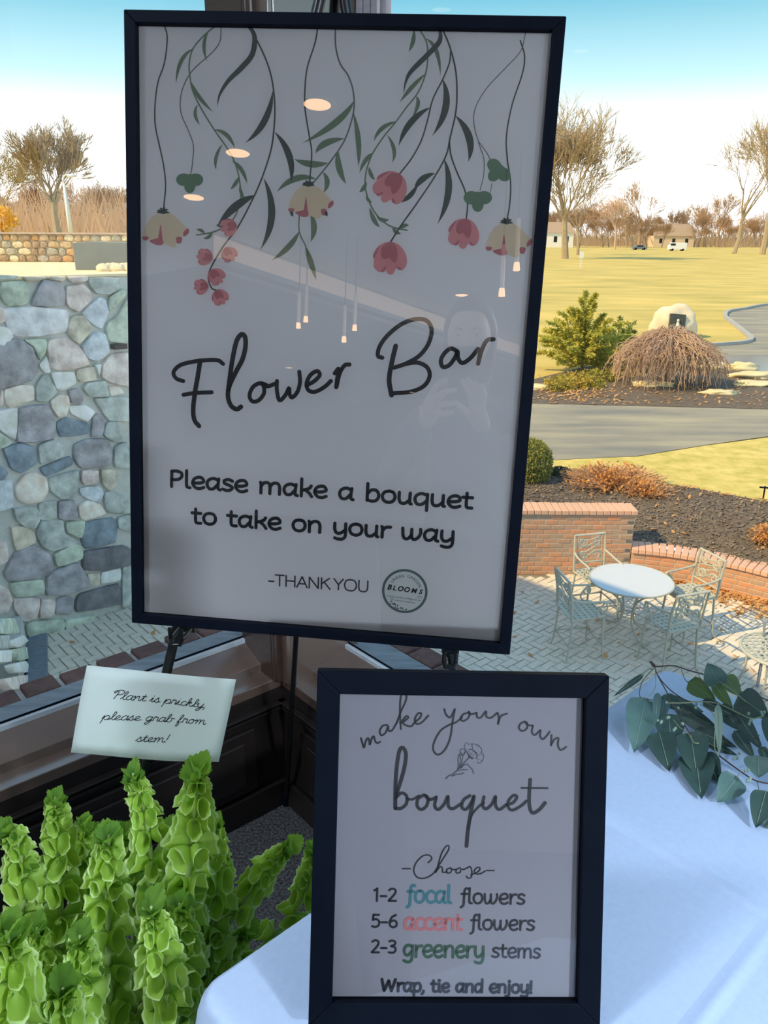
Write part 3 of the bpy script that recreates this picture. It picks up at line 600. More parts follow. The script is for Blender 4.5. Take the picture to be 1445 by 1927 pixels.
fonttext('UrbanGardenBloomsMI@gmail.com', 5.4 * bp, dl(0, -18), ba, mpB, 0.0004, mb)
fonttext('UrbanGardenBlooms', 5.4 * bp, dl(3, -25.5), ba, mpB, 0.0004, mb); fonttext('f', 5.8 * bp, dl(-27, -24.5), ba, mpB, 0.0004, mb, offset=0.0001)
ribbon(mb, ellip(*dl(-26.8, -23), 3.6 * bp, 3.6 * bp, n=14) + [(ellip(*dl(-26.8, -23), 3.6 * bp, 3.6 * bp, n=14))[0]], 0.5 * bp, mpB, 0.0004, k=1)
ribbon(mb, [dl(-24, -30), dl(-17, -37), (dl(-8, -42)), dl(2, -44), dl(10, -44)], .7 * bp, mpB, 0.0004)
for bx, by, tx, ty in ((-17, -37, -21, -30), (-13, -39, -12, -33), (-20, -35, -27, -34), (-14, -40, -20, -42), (-6, -43, -3, -38), (-2, -44, 1, -39), (6, -44, 10, -41), (-26, -30, -30, -28), (-27, -33, -31, -35), (-10, -42, -15, -45)):
    leafart(mb, dl(bx, by), dl(tx, ty), dl((bx + tx) / 2 + 1, (by + ty) / 2 + 1), 2.4 * bp, mpB, 0.0004)
put('badge_lettering', mb, M['ink'], sign, world=False)

# ---------------------------------------------------------------- the easel
nE = nB; PE = TLB - nB * 0.055
def E3(x, y, d=0.0): return onpl(x, y, PE - nB * d, nE)
apex = E3(626, -38)
easel = thing('easel', 'black metal tripod easel holding up the large sign', 'easel', loc=(apex.x, apex.y + 0.05, 0))
def easel_leg(p_top, p_through, name='leg', zend=0.012, r=0.0085):
    d = (p_through - p_top); t = (zend - p_top.z) / d.z; end = p_top + d * t
    mb = MB(); mid = p_top + d * (t * 0.55)
    mb.tube([p_top, mid], r, 12); mb.tube([mid, end], r * 0.8, 12)
    o = put(name, mb, M['blackmetal'], easel, smooth=True, angle=40)
    f_ = MB(); f_.tube([end + V((0, 0, 0.035)), end + V((0, 0, 0.012)), end - V((0, 0, 0.011))], [r * 1.1, r * 1.4, r * 1.3], 12)
    put('rubber_foot', f_, M['black'], o, smooth=True, angle=40); return end
e1 = easel_leg(apex + aB * -0.012, E3(302, 1316, 0.03)); e2 = easel_leg(apex + aB * 0.012, E3(847, 1228, 0.15))
e3 = easel_leg(apex - nB * 0.03, onz(538, 1508, 0.012))
print('easel right leg at table height', apex + (E3(847, 1228, 0.15) - apex) * ((0.75 - apex.z) / (E3(847, 1228, 0.15).z - apex.z)), e1, e2, e3)
mb = MB(); mb.tube([apex + aB * -0.03 - nB * 0.01, apex + aB * 0.03 - nB * 0.01], 0.014, 12); mb.tube([apex - nB * 0.012, apex - nB * 0.012 + V((0, 0, 0.09))], 0.009, 12)
put('apex_hub', mb, M['blackmetal'], easel, smooth=True, angle=40)
mb = MB()
for sx_ in (-1, 1): mb.tube([apex + aB * (0.016 * sx_), apex + aB * (0.028 * sx_) - V((0, 0, 0.16))], 0.003, 8)
put('chain_rod', mb, M['blackmetal'], easel, smooth=True)
for (x, y) in ((333, 1180), (848, 1222)):
    c = onpl(x, y, TLB, nB)
    mb = MB(); L_ = lambda u, v, w_: c + aB * u + bB * v + nB * w_
    mb.tube([L_(-0.009, -0.016, -0.045), L_(-0.009, -0.02, -0.01), L_(-0.009, -0.018, 0.004), L_(-0.009, 0.0, 0.008)], 0.0035, 8)
    mb.tube([L_(0.009, -0.016, -0.045), L_(0.009, -0.02, -0.01), L_(0.009, -0.018, 0.004), L_(0.009, 0.0, 0.008)], 0.0035, 8)
    mb.tube([L_(-0.009, -0.018, 0.004), L_(-0.006, -0.028, 0.002), L_(0.006, -0.028, 0.002), L_(0.009, -0.018, 0.004)], 0.004, 8)
    mb.tube([L_(-0.014, -0.016, -0.052), L_(0.014, -0.016, -0.052)], 0.011, 12)
    put('hook', mb, M['blackmetal'], easel, smooth=True, angle=50)
mb = MB(); mb.tube([E3(640, 300, 0.01), E3(560, 760, 0.05)], 0.004, 8)

# ---------------------------------------------------------------- the note card taped on the easel leg
M['card'] = mat('pale_note_card', (0.80, 0.88, 0.85), 0.8, var=(0.86, 0.92, 0.90), scale=30, trans=0.65, tcol=(0.95, 1.0, 0.97), bump=0.03)
PC = onpl(300, 1340, PE, nB) + nB * 0.026
nC = (nB + V((0.12, 0, 0.12))).normalized()
c0 = onpl(300, 1340, PC, nC); aC = (onpl(428, 1353, PC, nC) - onpl(156, 1325, PC, nC)).normalized(); bC = nC.cross(aC)
MC = Matrix((aC, bC, nC)).transposed().to_4x4(); MC.translation = c0
card = thing('note_card', 'small pale note reading Plant is prickly taped to the easel leg', 'note', mat=MC)
def CPx(x, y): P = onpl(x, y, PC, nC) - c0; return V((P.dot(aC), P.dot(bC), 0))
def bulge(q): u = q.x / 0.12; return 0.016 * (u * u) * (1 if u < 0 else 0.25) - 0.004 * math.sin(q.y * 18 + u * 2)
cc = [CPx(171, 1246), CPx(445, 1277), CPx(412, 1433), CPx(141, 1408)]
mb = MB(); nx, ny = 16, 8
def cardpt(i, j):
    u, v = i / nx, j / ny; top = cc[0].lerp(cc[1], u); bot = cc[3].lerp(cc[2], u)
    sag = math.sin(PI * u) * (0.006 - 0.000 * v)
    q = top.lerp(bot, v); q.y -= sag * (1.0 if True else 0); return V((q.x, q.y, bulge(q)))
vs = [cardpt(i, j) for j in range(ny + 1) for i in range(nx + 1)]
mb.add(vs, [(j * (nx + 1) + i, j * (nx + 1) + i + 1, (j + 1) * (nx + 1) + i + 1, (j + 1) * (nx + 1) + i) for j in range(ny) for i in range(nx)])
pc = put('card', mb, M['card'], card, world=False, smooth=True)
sm = pc.modifiers.new('thick', 'SOLIDIFY'); sm.thickness = 0.0004; sm.offset = -1
mpC = lambda q, z: V((q.x, q.y, bulge(q) + 0.0007 + z))
wc = 0.5 * (cc[1] - cc[0]).length / 137.0
mb = MB()
q2 = lambda x, y: (CPx(x, y).x, CPx(x, y).y)
textline(mb, 'Plant is prickly,', q2(213, 1311), q2(388, 1334), 8.6 * wc, 1.5 * wc, mpC, 0, C_, 0.35)
textline(mb, 'please grab from', q2(197, 1349), q2(386, 1364), 8.6 * wc, 1.5 * wc, mpC, 0, C_, 0.35)
textline(mb, 'stem!', q2(258, 1393), q2(318, 1396), 8.6 * wc, 1.5 * wc, mpC, 0, C_, 0.35)
put('lettering', mb, M['ink'], card, world=False)

# ---------------------------------------------------------------- the table and its cloth
A_ = onz(370, 1862, 0.752); B_ = onz(1252, 1256, 0.752); A_.z = B_.z = 0
dx = (B_ - A_).normalized(); dy = V((dx.y, -dx.x, 0)); LTB = (B_ - A_).length; WTB = 0.82
MT = Matrix((dx, dy, V((0, 0, 1)))).transposed().to_4x4(); MT.translation = A_
tbl = thing('folding_table', 'folding table standing under the white cloth in the window corner', 'table', mat=MT)
mb = MB(); mb.box(0.012, LTB - 0.012, 0.012, WTB - 0.012, 0.72, 0.746); put('tabletop', mb, M['plaster'], tbl, world=False, bevel=0.006)
for x in (0.1, LTB - 0.1):
    for y in (0.1, WTB - 0.1):
        mb = MB(); mb.tube([(x, y, 0.72), (x, y, 0.0)], 0.013, 10); put('leg', mb, M['blackmetal'], tbl, world=False, smooth=True, angle=40)
cloth = MB(); cr_ = 0.028; N = 30
def outline(rad, off):
    pts = []
    for (cx, cy, a0) in ((LTB - cr_, WTB - cr_, 0), (cr_, WTB - cr_, 90), (cr_, cr_, 180), (LTB - cr_, cr_, 270)):
        for k in range(7):
            a = R(a0 + k * 15); pts.append((cx + math.cos(a) * (rad + off), cy + math.sin(a) * (rad + off), math.cos(a), math.sin(a)))
    out = []
    for i, p in enumerate(pts):
        q = pts[(i + 1) % len(pts)]; d = math.hypot(q[0] - p[0], q[1] - p[1]); out.append(p)
        m_ = int(d / 0.018)
        for j in range(1, m_): t = j / m_; out.append(tuple(p[k] + (q[k] - p[k]) * t for k in range(4)))
    return out
base = outline(cr_, 0.0); n_ = len(base); rings = []
for (off, z) in ((-0.006, 0.752), (-0.002, 0.7508), (0.0015, 0.747), (0.004, 0.74), (0.006, 0.72), (0.010, 0.66), (0.016, 0.56), (0.022, 0.42), (0.028, 0.25), (0.032, 0.06)):
    ring = []; dep = max(0, 0.745 - z) / 0.7
    for i, p in enumerate(base):
        corner = abs(p[2] * p[3]) * 2
        f = dep * (0.024 * math.sin(i * 0.42 + 1.2 * math.sin(i * 0.11)) + 0.012 * math.sin(i * 0.97)) + corner * dep ** 0.6 * 0.05
        o_ = off + f + (0 if z > 0.73 else dep * 0.02)
        ring.append(V((p[0] + p[2] * o_, p[1] + p[3] * o_, z)))
    rings.append(ring)
vs = [q for r_ in rings for q in r_]
fs = [(k * n_ + i, k * n_ + (i + 1) % n_, (k + 1) * n_ + (i + 1) % n_, (k + 1) * n_ + i) for k in range(len(rings) - 1) for i in range(n_)]
fs.append(tuple(range(n_))[::-1]); cloth.add(vs, fs)
ct = thing('tablecloth', 'plain white linen cloth draped over the table in front of the right window', 'tablecloth', mat=MT)
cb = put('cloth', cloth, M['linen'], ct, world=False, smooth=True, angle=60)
# pressed fold creases in the cloth
mb = MB()
for (x0, y0, x1, y1) in ((0.0, 0.42, LTB, 0.43), (0.62, 0.0, 0.61, WTB)):
    for i in range(40):
        pass
    n2 = 40; vs = []
    for i in range(n2 + 1):
        t = i / n2; x, y = x0 + (x1 - x0) * t, y0 + (y1 - y0) * t
        L_ = V((x1 - x0, y1 - y0, 0)).normalized(); N_ = V((-L_.y, L_.x, 0))
        for w_, h in ((-0.016, 0), (-0.006, 0.0012), (0, 0.0030), (0.004, 0.0012), (0.014, 0)):
            vs.append(V((min(max(x, 0.006), LTB - 0.006), min(max(y, 0.006), WTB - 0.006), 0.7521 + h * (0.7 + 0.3 * math.sin(i * .5)))) + N_ * w_)
    mb.add(vs, [(i * 5 + k, i * 5 + k + 1, (i + 1) * 5 + k + 1, (i + 1) * 5 + k) for i in range(n2) for k in range(4)])
put('fold_crease', mb, M['linen'], ct, world=False, smooth=True)

# ---------------------------------------------------------------- the small sign
nS = V((0.037, -0.943, 0.330)).normalized()
sc_ = 0.772 * (1.6 - 0.7645) / (1.6 - 0.7333)
TLS = EYE + ray(597, 1262) * (1.2 * sc_)
aS, bS, nS = frame_basis(TLS, nS, onpl(1147, 1272, TLS, nS) - TLS)
tr_ = onpl(1147, 1272, TLS, nS); HWS = (tr_ - TLS).length / 2
barS = (onpl(640, 1302, TLS, nS) - TLS).dot(aS)
jb_ = (onpl(860, 1888, TLS, nS) - TLS).dot(bS) - barS
OS = TLS + aS * HWS + bS * jb_
print('small sign base z', OS, 'w', HWS * 2, 'h', -jb_, 'bar', barS)
MSs = Matrix((aS, bS, nS)).transposed().to_4x4(); MSs.translation = OS
small = thing('framed_sign', 'small black framed sign reading make your own bouquet propped on the tablecloth', 'sign', mat=MSs)
make_frame(small, HWS, 0.0, -jb_, barS, 0.018, M['black'], 'paper_shaded')
mb = MB(); mb.box(-0.025, 0.025, 0.02, 0.17, -0.028, -0.024); put('easel_back', mb, M['black'], small, world=False)
# support foot from the back to the cloth
h0 = MSs @ V((0, 0.16, -0.026)); bx = OS - nS * 0.02
ft = V((h0.x, h0.y + 0.045, 0.7535))
mb = MB(); w_ = aS * 0.02; mb.add([h0 - w_, h0 + w_, ft + w_, ft - w_, h0 - w_ + V((0, .003, 0)), h0 + w_ + V((0, .003, 0)), ft + w_ + V((0, .003, 0)), ft - w_ + V((0, .003, 0))], [(0, 1, 2, 3), (7, 6, 5, 4), (0, 4, 5, 1), (1, 5, 6, 2), (2, 6, 7, 3), (3, 7, 4, 0)])
put('back_strut', mb, M['black'], small)
def SS(x, y):
    P0 = TLS + nS * ZP; P = onpl(x, y, P0, nS) - OS; return (P.dot(aS), P.dot(bS))
Z5 = lambda x, y: SS(600 + x / 2.627, 1250 + y / 2.627)
Z6 = lambda x, y: SS(600 + x / 2.627, 1560 + y / 2.627)
wS = HWS * 2 / 549.0; W5 = wS / 2.627
MY = [[(208, 365), (216, 392), (223, 412), (232, 380), (244, 365), (250, 382), (252, 398), (262, 366), (272, 356), (277, 376), (286, 389), (303, 384)],
      [(338, 300), (315, 305), (301, 330), (309, 351), (330, 338), (343, 305), (345, 328), (362, 326), (386, 288)],
      [(386, 288), (408, 228), (430, 180), (432, 150), (418, 140), (405, 160), (401, 230), (405, 320)], [(405, 292), (430, 258), (442, 264), (416, 290), (440, 305), (460, 304), (476, 284)],
      [(476, 284), (500, 265), (506, 243), (490, 244), (475, 270), (482, 294), (508, 288), (541, 254)],
      [(620, 222), (630, 250), (650, 262), (670, 226)], [(672, 222), (660, 290), (650, 360), (625, 420), (590, 447), (566, 425), (570, 385), (600, 330), (640, 302), (680, 285), (708, 262)],
      [(738, 240), (714, 247), (700, 270), (714, 280), (738, 266), (746, 242), (738, 234), (752, 247), (780, 240)],
      [(780, 240), (783, 262), (802, 262), (826, 232), (828, 258), (850, 265), (880, 242)], [(884, 240), (890, 268), (886, 295)], [(886, 290), (900, 256), (930, 244)],
      [(1015, 283), (996, 295), (989, 316), (1006, 330), (1028, 316), (1030, 292), (1018, 284), (1032, 300), (1058, 303)],
      [(1058, 303), (1053, 334), (1066, 350), (1086, 334), (1096, 326), (1093, 354), (1106, 370), (1126, 354), (1140, 334)],
      [(1150, 350), (1148, 400)], [(1148, 398), (1166, 370), (1184, 366), (1181, 396), (1191, 422), (1206, 420), (1222, 408)]]
BQ = [([(384, 640), (404, 580), (425, 500), (430, 440), (414, 412), (398, 430), (386, 500), (379, 600), (378, 712)], 19), ([(378, 662), (408, 636), (434, 652), (432, 690), (404, 713), (378, 710)], 16), ([(434, 664), (462, 668), (495, 650)], 12),
      ([(520, 646), (491, 664), (486, 700), (506, 718), (532, 700), (540, 664), (524, 646), (546, 668), (578, 660)], 16), ([(580, 656), (573, 700), (591, 718), (620, 690), (638, 652), (640, 700), (662, 714), (702, 690)], 16),
      ([(746, 650), (716, 670), (706, 704), (726, 718), (750, 690), (766, 656)], 16), ([(766, 654), (750, 740), (737, 820), (730, 898)], 19), ([(736, 815), (756, 745), (788, 706), (816, 684)], 12),
      ([(816, 656), (809, 696), (826, 715), (856, 690), (873, 652), (873, 696), (892, 718), (926, 695)], 16), ([(926, 695), (960, 684), (979, 656), (962, 648), (938, 674), (936, 706), (958, 721), (1002, 698), (1026, 676)], 15),
      ([(1045, 570), (1040, 640), (1041, 700), (1056, 735), (1090, 718), (1118, 685)], 18), ([(1001, 611), (1130, 612)], 10)]
CH = [[(413, 196), (452, 196)], [(540, 166), (558, 148), (546, 130), (514, 133), (482, 165), (469, 205), (486, 238), (522, 243), (560, 225), (578, 203)],
      [(578, 203), (612, 150), (640, 105), (642, 83), (626, 88), (605, 125), (586, 190), (577, 216)], [(577, 214), (600, 186), (611, 196), (612, 214), (634, 212)],
      [(652, 192), (633, 200), (633, 217), (652, 214), (656, 198), (666, 201), (682, 200)], [(698, 192), (680, 200), (680, 217), (698, 214), (703, 198), (716, 200), (734, 192)],
      [(734, 192), (748, 186), (756, 208), (754, 236), (738, 243), (729, 233)], [(752, 226), (780, 215), (795, 202), (794, 190), (780, 192), (768, 208), (778, 222), (800, 220), (822, 208)], [(829, 205), (866, 205)]]
mb = MB()
for s_ in MY: ribbon(mb, [Z5(*p) for p in s_], 9.5 * W5, mpB, 0.0002)
for s_, w_ in BQ: ribbon(mb, [Z5(*p) for p in s_], w_ * W5, mpB, 0.0002)
for s_ in CH: ribbon(mb, [Z6(*p) for p in s_], 7 * W5, mpB, 0.0002)
put('script_lettering', mb, M['ink'], small, world=False)
mb = MB()
for s_, a, b, xh, w_ in (('1-2', (266, 355), (388, 357), 46, 11), ('flowers', (700, 366), (1020, 371), 50, 12), ('5-6', (257, 484), (392, 486), 46, 11), ('flowers', (748, 496), (1068, 500), 50, 12),
                        ('2-3', (256, 611), (386, 613), 46, 11), ('stems', (853, 633), (1096, 637), 48, 12), ('Wrap, tie and enjoy!', (306, 800), (1058, 810), 42, 15)):
    textline(mb, s_, Z6(*a), Z6(*b), xh * W5, w_ * W5, mpB, 0.0002)
put('lettering', mb, M['ink'], small, world=False)
for s_, a, b, c_ in (('focal', (434, 362), (656, 365), lin(62, 128, 138)), ('accent', (418, 496), (710, 499), lin(206, 120, 124)), ('greenery', (414, 630), (820, 636), lin(52, 92, 70))):
    mb = MB(); textline(mb, s_, Z6(*a), Z6(*b), 58 * W5, 15 * W5, mpB, 0.0002)
    put('coloured_lettering', mb, mat('ink_' + s_, tuple(x * .62 for x in c_), 0.6, var=tuple(x * .67 for x in c_), scale=30), small, world=False, label='the word %s in coloured ink' % s_)  # ink colours darkened along with the shade in the paper colour
# drawn carnation
Z8 = lambda x, y: SS(820 + x / 13.14, 1380 + y / 13.14); W8 = wS / 13.14
mb = MB()
for pts, w_ in (([(250, 1120), (320, 1050), (420, 1010), (540, 900), (640, 790), (820, 600)], 34), ([(540, 900), (560, 780), (550, 660), (575, 520), (610, 620), (600, 760), (560, 880)], 26), ([(610, 870), (650, 700), (670, 570)], 20),
                ([(560, 920), (680, 900), (790, 900)], 26), ([(400, 1060), (520, 1010), (600, 1010), (690, 980)], 30), ([(620, 860), (690, 790), (770, 760), (840, 830), (900, 890), (935, 990)], 28),
                ([(600, 430), (640, 385), (700, 400), (725, 450), (700, 520), (665, 550), (620, 520), (600, 430)], 18), ([(610, 480), (665, 540), (715, 480)], 36),
                ([(880, 620), (800, 540), (740, 420), (715, 320), (750, 230), (800, 250), (810, 290)], 14), ([(850, 265), (890, 270), (910, 380)], 18), ([(900, 260), (1000, 270), (1070, 310), (1140, 410), (1120, 480)], 18),
                ([(1150, 480), (1185, 560), (1170, 640), (1140, 690), (1080, 740), (1020, 700)], 16), ([(820, 400), (900, 400), (960, 450), (1010, 500), (1025, 560), (1015, 610)], 28), ([(880, 620), (830, 520), (820, 430)], 10),
                ([(880, 620), (870, 500), (930, 430)], 8), ([(880, 620), (940, 520), (1000, 520)], 8), ([(880, 620), (980, 610), (1040, 640), (1140, 670)], 12), ([(830, 580), (900, 620)], 44), ([(760, 440), (830, 580)], 30), ([(960, 450), (1000, 480)], 30),
                ([(985, 310), (1030, 280), (1060, 330)], 9), ([(1060, 560), (1110, 500), (1150, 540)], 8)):
    ribbon(mb, [Z8(*p) for p in pts], w_ * W8, mpB, 0.0002)
put('flower_drawing', mb, mat('pencil_grey', lin(58, 62, 72), 0.6, var=lin(80, 84, 92), scale=300), small, world=False, label='grey line drawing of a carnation')
# ================================================================ outdoors
PZ, LZ = -3.52, -2.70
M['lawn'] = mat('winter_grass', (0.74, 0.54, 0.15), 0.95, var=(0.44, 0.36, 0.09), scale=0.32, bump=0.4, bscale=6, detail=10, stretch=(0.45, 1, 1))
M['lawn_near'] = mat('short_winter_grass', (0.50, 0.42, 0.09), 0.95, var=(0.78, 0.60, 0.20), scale=3.5, bump=0.6, bscale=40, detail=8)
M['asphalt'] = mat('worn_asphalt', (0.21, 0.205, 0.185), 0.85, var=(0.42, 0.37, 0.26), scale=0.8, bump=0.3, bscale=30, detail=9, stretch=(0.35, 1.6, 1))
M['wet'] = mat('wet_asphalt', (0.10, 0.10, 0.12), 0.12, var=(0.25, 0.22, 0.22), scale=0.5, detail=8, spec=0.9, stretch=(0.4, 1, 1))
M['mulch'] = mat('dark_mulch', (0.09, 0.07, 0.055), 0.95, var=(0.20, 0.155, 0.115), scale=14, bump=1.0, bscale=30, detail=8)
M['chips'] = mat('mulch_chips', (0.15, 0.115, 0.09), 0.95, var=(0.32, 0.24, 0.17), scale=6)
M['sandbed'] = mat('joint_sand', (0.20, 0.20, 0.15), 0.95, var=(0.26, 0.25, 0.19), scale=12)
M['paver'] = mat('tan_paver', (0.86, 0.78, 0.64), 0.85, var=(0.72, 0.65, 0.54), scale=9, bump=0.2, bscale=60, rnd=[(0.86, 0.86, 0.86), (1.0, 0.98, 0.94), (1.08, 1.04, 1.0), (0.93, 0.9, 0.88)])
M['brick'] = mat('red_brown_brick', (0.68, 0.38, 0.22), 0.85, var=(0.55, 0.34, 0.22), scale=14, bump=0.3, bscale=70,
                 rnd=[(0.75, 0.9, 1.0), (1.0, 0.9, 0.8), (1.25, 0.95, 0.75), (0.85, 0.95, 0.95), (1.1, 0.85, 0.72)])
M['coping'] = mat('pale_pink_coping_brick', (0.80, 0.46, 0.31), 0.85, var=(0.70, 0.42, 0.30), scale=12, bump=0.3, bscale=60, rnd=[(1, 1, 1), (1.1, .85, .75), (.9, .95, .95)])
M['bmortar'] = mat('grey_brick_mortar', (0.50, 0.44, 0.36), 0.95, var=(0.42, 0.37, 0.31), scale=30, bump=0.2)
M['terrace'] = mat('pale_terrace_sand', (0.86, 0.74, 0.48), 0.9, var=(0.80, 0.68, 0.44), scale=2)
M['bark'] = mat('grey_bark', (0.34, 0.26, 0.17), 0.9, var=(0.44, 0.34, 0.22), scale=3)
M['bark_far'] = mat('brown_far_bark', (0.36, 0.23, 0.14), 0.95, var=(0.46, 0.30, 0.18), scale=0.3)
M['lmortar'] = mat('light_grey_mortar', (0.52, 0.54, 0.50), 0.9, var=(0.60, 0.61, 0.56), scale=12, bump=0.4, bscale=30)
M['chair'] = mat('pale_green_enamel', (0.46, 0.46, 0.38), 0.45, var=(0.52, 0.51, 0.42), scale=12)
M['tglass'] = mat('frosted_table_glass', (0.62, 0.63, 0.66), 0.12, var=(0.66, 0.66, 0.68), scale=3, spec=0.7)
M['litter'] = mat('orange_dead_leaf', (0.62, 0.30, 0.10), 0.8, var=(0.74, 0.46, 0.20), scale=3, trans=0.3)

# ---- ground pieces
def flat(name, pts, m_, label=None, th=0.0):
    mb = MB()
    if th: mb.prism(pts, (0, 0, -th))
    else: mb.add(pts, [tuple(range(len(pts)))])
    o = struct(name, mb, m_)
    me = o.data; bm = bmesh.new(); bm.from_mesh(me)
    if not th:
        for f in bm.faces:
            if f.normal.z < 0: f.normal_flip()
    bm.to_mesh(me); bm.free()
    if label: o['label'] = label
    return o
G_ = lambda x, y, z=LZ: onz(x, y, z)
outer = [V((-0.5, 12.9, LZ)), V((1.5, 13.0, LZ)), G_(1052, 884), G_(1100, 887), G_(1150, 893), G_(1210, 905), G_(1270, 914), G_(1330, 925), G_(1445, 946), G_(1600, 985)]
flat('lawn', [V((-30, 13, LZ))] + outer + [V((30, 7, LZ)), V((900, 7, LZ)), V((900, 1500, LZ)), V((-900, 1500, LZ)), V((-900, 13, LZ))], M['lawn'], 'pale winter grass of the open course')
dz = 0.012
flat('grass_strip', [q + V((0, 0, dz)) for q in [V((0, 13.2, LZ))] + outer[1:] + [V((24, 11, LZ)), G_(1750, 770), G_(1445, 824), G_(1330, 839), G_(1200, 860), G_(960, 869)]], M['lawn_near'], 'greener grass strip between driveway and mulch bed')
flat('driveway', [G_(x, y, LZ + 0.02) for x, y in ((900, 872), (1200, 858), (1330, 837), (1445, 821), (1800, 740), (1800, 776), (1445, 769), (1000, 758), (880, 756))], M['asphalt'], 'worn grey asphalt driveway crossing the view')
isl = [(940, 757), (1000, 758.5), (1445, 769.5), (1620, 773), (1560, 722), (1445, 708), (1380, 697), (1320, 690), (1200, 680), (1100, 690), (1010, 712), (940, 725)]
flat('mulch_island', [G_(x, y, LZ + 0.03) for x, y in isl], M['mulch'], 'dark mulch island beyond the driveway')
flat('road', [G_(x, y, LZ + 0.022) for x, y in ((1240, 684), (1311, 655), (1400, 648), (1414, 638), (1363, 598), (1370, 588), (1445, 575), (1700, 556), (1700, 716), (1445, 707), (1380, 697), (1320, 690))], M['asphalt'], 'grey asphalt turning loop at the right edge')
pud = [(1316, 676), (1340, 668), (1380, 671), (1420, 668), (1460, 672), (1600, 676), (1600, 702), (1445, 700), (1400, 690), (1360, 688), (1330, 684)]
pp = catmull([G_(x, y, LZ + 0.026) for x, y in pud], 4, closed=True)
pdl = flat('puddle', pp, M['wet']); del pdl['kind']; tag(pdl, 'shallow blue puddle lying on the asphalt at the right edge', 'puddle')
kb = MB(); kp = catmull([G_(x, y, LZ) for x, y in ((1290, 658), (1311, 654), (1360, 651), (1400, 647), (1413, 640), (1400, 628), (1378, 610), (1364, 598), (1370, 588), (1400, 583), (1445, 575), (1560, 566))], 5)
vs = []; fs = []
for i, q in enumerate(kp):
    t = (kp[min(i + 1, len(kp) - 1)] - kp[max(i - 1, 0)]).normalized(); nn = V((-t.y, t.x, 0)) * 0.11
    vs += [q + nn, q + nn + V((0, 0, .15)), q - nn + V((0, 0, .15)), q - nn]
for i in range(len(kp) - 1):
    for k in range(3): fs.append((4 * i + k, 4 * i + k + 1, 4 * i + k + 5, 4 * i + k + 4))
kb.add(vs, fs); struct('kerb', kb, mat('concrete_kerb', (0.38, 0.38, 0.37), 0.9, var=(0.46, 0.44, 0.4), scale=1.2))['label'] = 'concrete kerb curving round the grass point'
# mulch bed rising behind the low brick wall
wl = [V((-0.5, 11.8, -3.06)), V((1.2, 11.85, -3.06)), V((3.9, 11.80, -3.06)), V((4.5, 11.62, -3.06)), V((5.15, 11.28, -3.06)), V((5.75, 10.80, -3.06)), V((6.3, 10.2, -3.06)), V((6.9, 9.5, -3.06)), V((7.6, 8.6, -3.06))]
def resamp(P, n):
    d = [0]
    for a, b in zip(P, P[1:]): d.append(d[-1] + (b - a).length)
    out = []
    for i in range(n):
        t = d[-1] * i / (n - 1); k = 0
        while k < len(P) - 2 and d[k + 1] < t: k += 1
        out.append(P[k].lerp(P[k + 1], (t - d[k]) / max(1e-9, d[k + 1] - d[k])))
    return out
A1 = resamp(wl, 60); B1 = resamp(outer, 60); mb = MB(); K = 22
vs = []
for i in range(60):
    for k in range(K + 1):
        u = k / K; q = A1[i].lerp(B1[i], u); q.z = -3.06 + (LZ + 0.02 + 3.06) * math.sin(u * PI / 2) + (0.035 * noise.noise(q * 3.0) if 0 < k < K else 0); vs.append(q)
mb.add(vs, [(i * (K + 1) + k, i * (K + 1) + k + 1, (i + 1) * (K + 1) + k + 1, (i + 1) * (K + 1) + k) for i in range(59) for k in range(K)])
def bedpoint(u, v):
    i = min(58, int(v * 59)); k = min(K - 1, int(u * K)); return vs[i * (K + 1) + k].lerp(vs[(i + 1) * (K + 1) + k + 1], 0.5)
struct('mulch_bed', mb, M['mulch'], smooth=True)['label'] = 'dark mulch bed rising behind the brick wall'
def chipfield(name, pts, size, m_, label, cat, seed, thick=0.0):
    r = rng(seed); mb = MB()
    for q in pts:
        a = r.random() * PI * 2; s_ = size * (0.6 + r.random() * 0.8); t = V((math.cos(a), math.sin(a), r.uniform(-.5, .5))).normalized() * s_; b = V((-math.sin(a), math.cos(a), r.uniform(-.5, .5))).normalized() * s_ * r.uniform(.3, .6)
        n_ = V((0, 0, s_ * 0.35))
        mb.add([q - t, q - b + n_ * .3, q + t + n_, q + b + n_ * .6], [(0, 1, 2), (0, 2, 3)])
    o = put(name, mb, m_, kind='stuff', fixn=False); tag(o, label, cat); return o
r = rng(3); pts = [bedpoint(r.random() ** 1.2, 0.25 + 0.75 * r.random()) + V((r.uniform(-.08, .08), r.uniform(-.08, .08), 0.012)) for _ in range(7000)]
chipfield('mulch_chips', pts, 0.028, M['chips'], 'dark wood chips covering the bed behind the brick wall', 'mulch', 4)
pts = [bedpoint(r.random(), 0.3 + 0.7 * r.random()) + V((0, 0, 0.02)) for _ in range(170)] + [bedpoint(0.93 + .06 * r.random(), 0.3 + .7 * r.random()) + V((r.uniform(-.1, .1), r.uniform(-.1, .1), .02)) for _ in range(150)]
chipfield('fallen_leaves', pts, 0.045, M['litter'], 'dead leaves scattered over the mulch bed', 'leaves', 5)

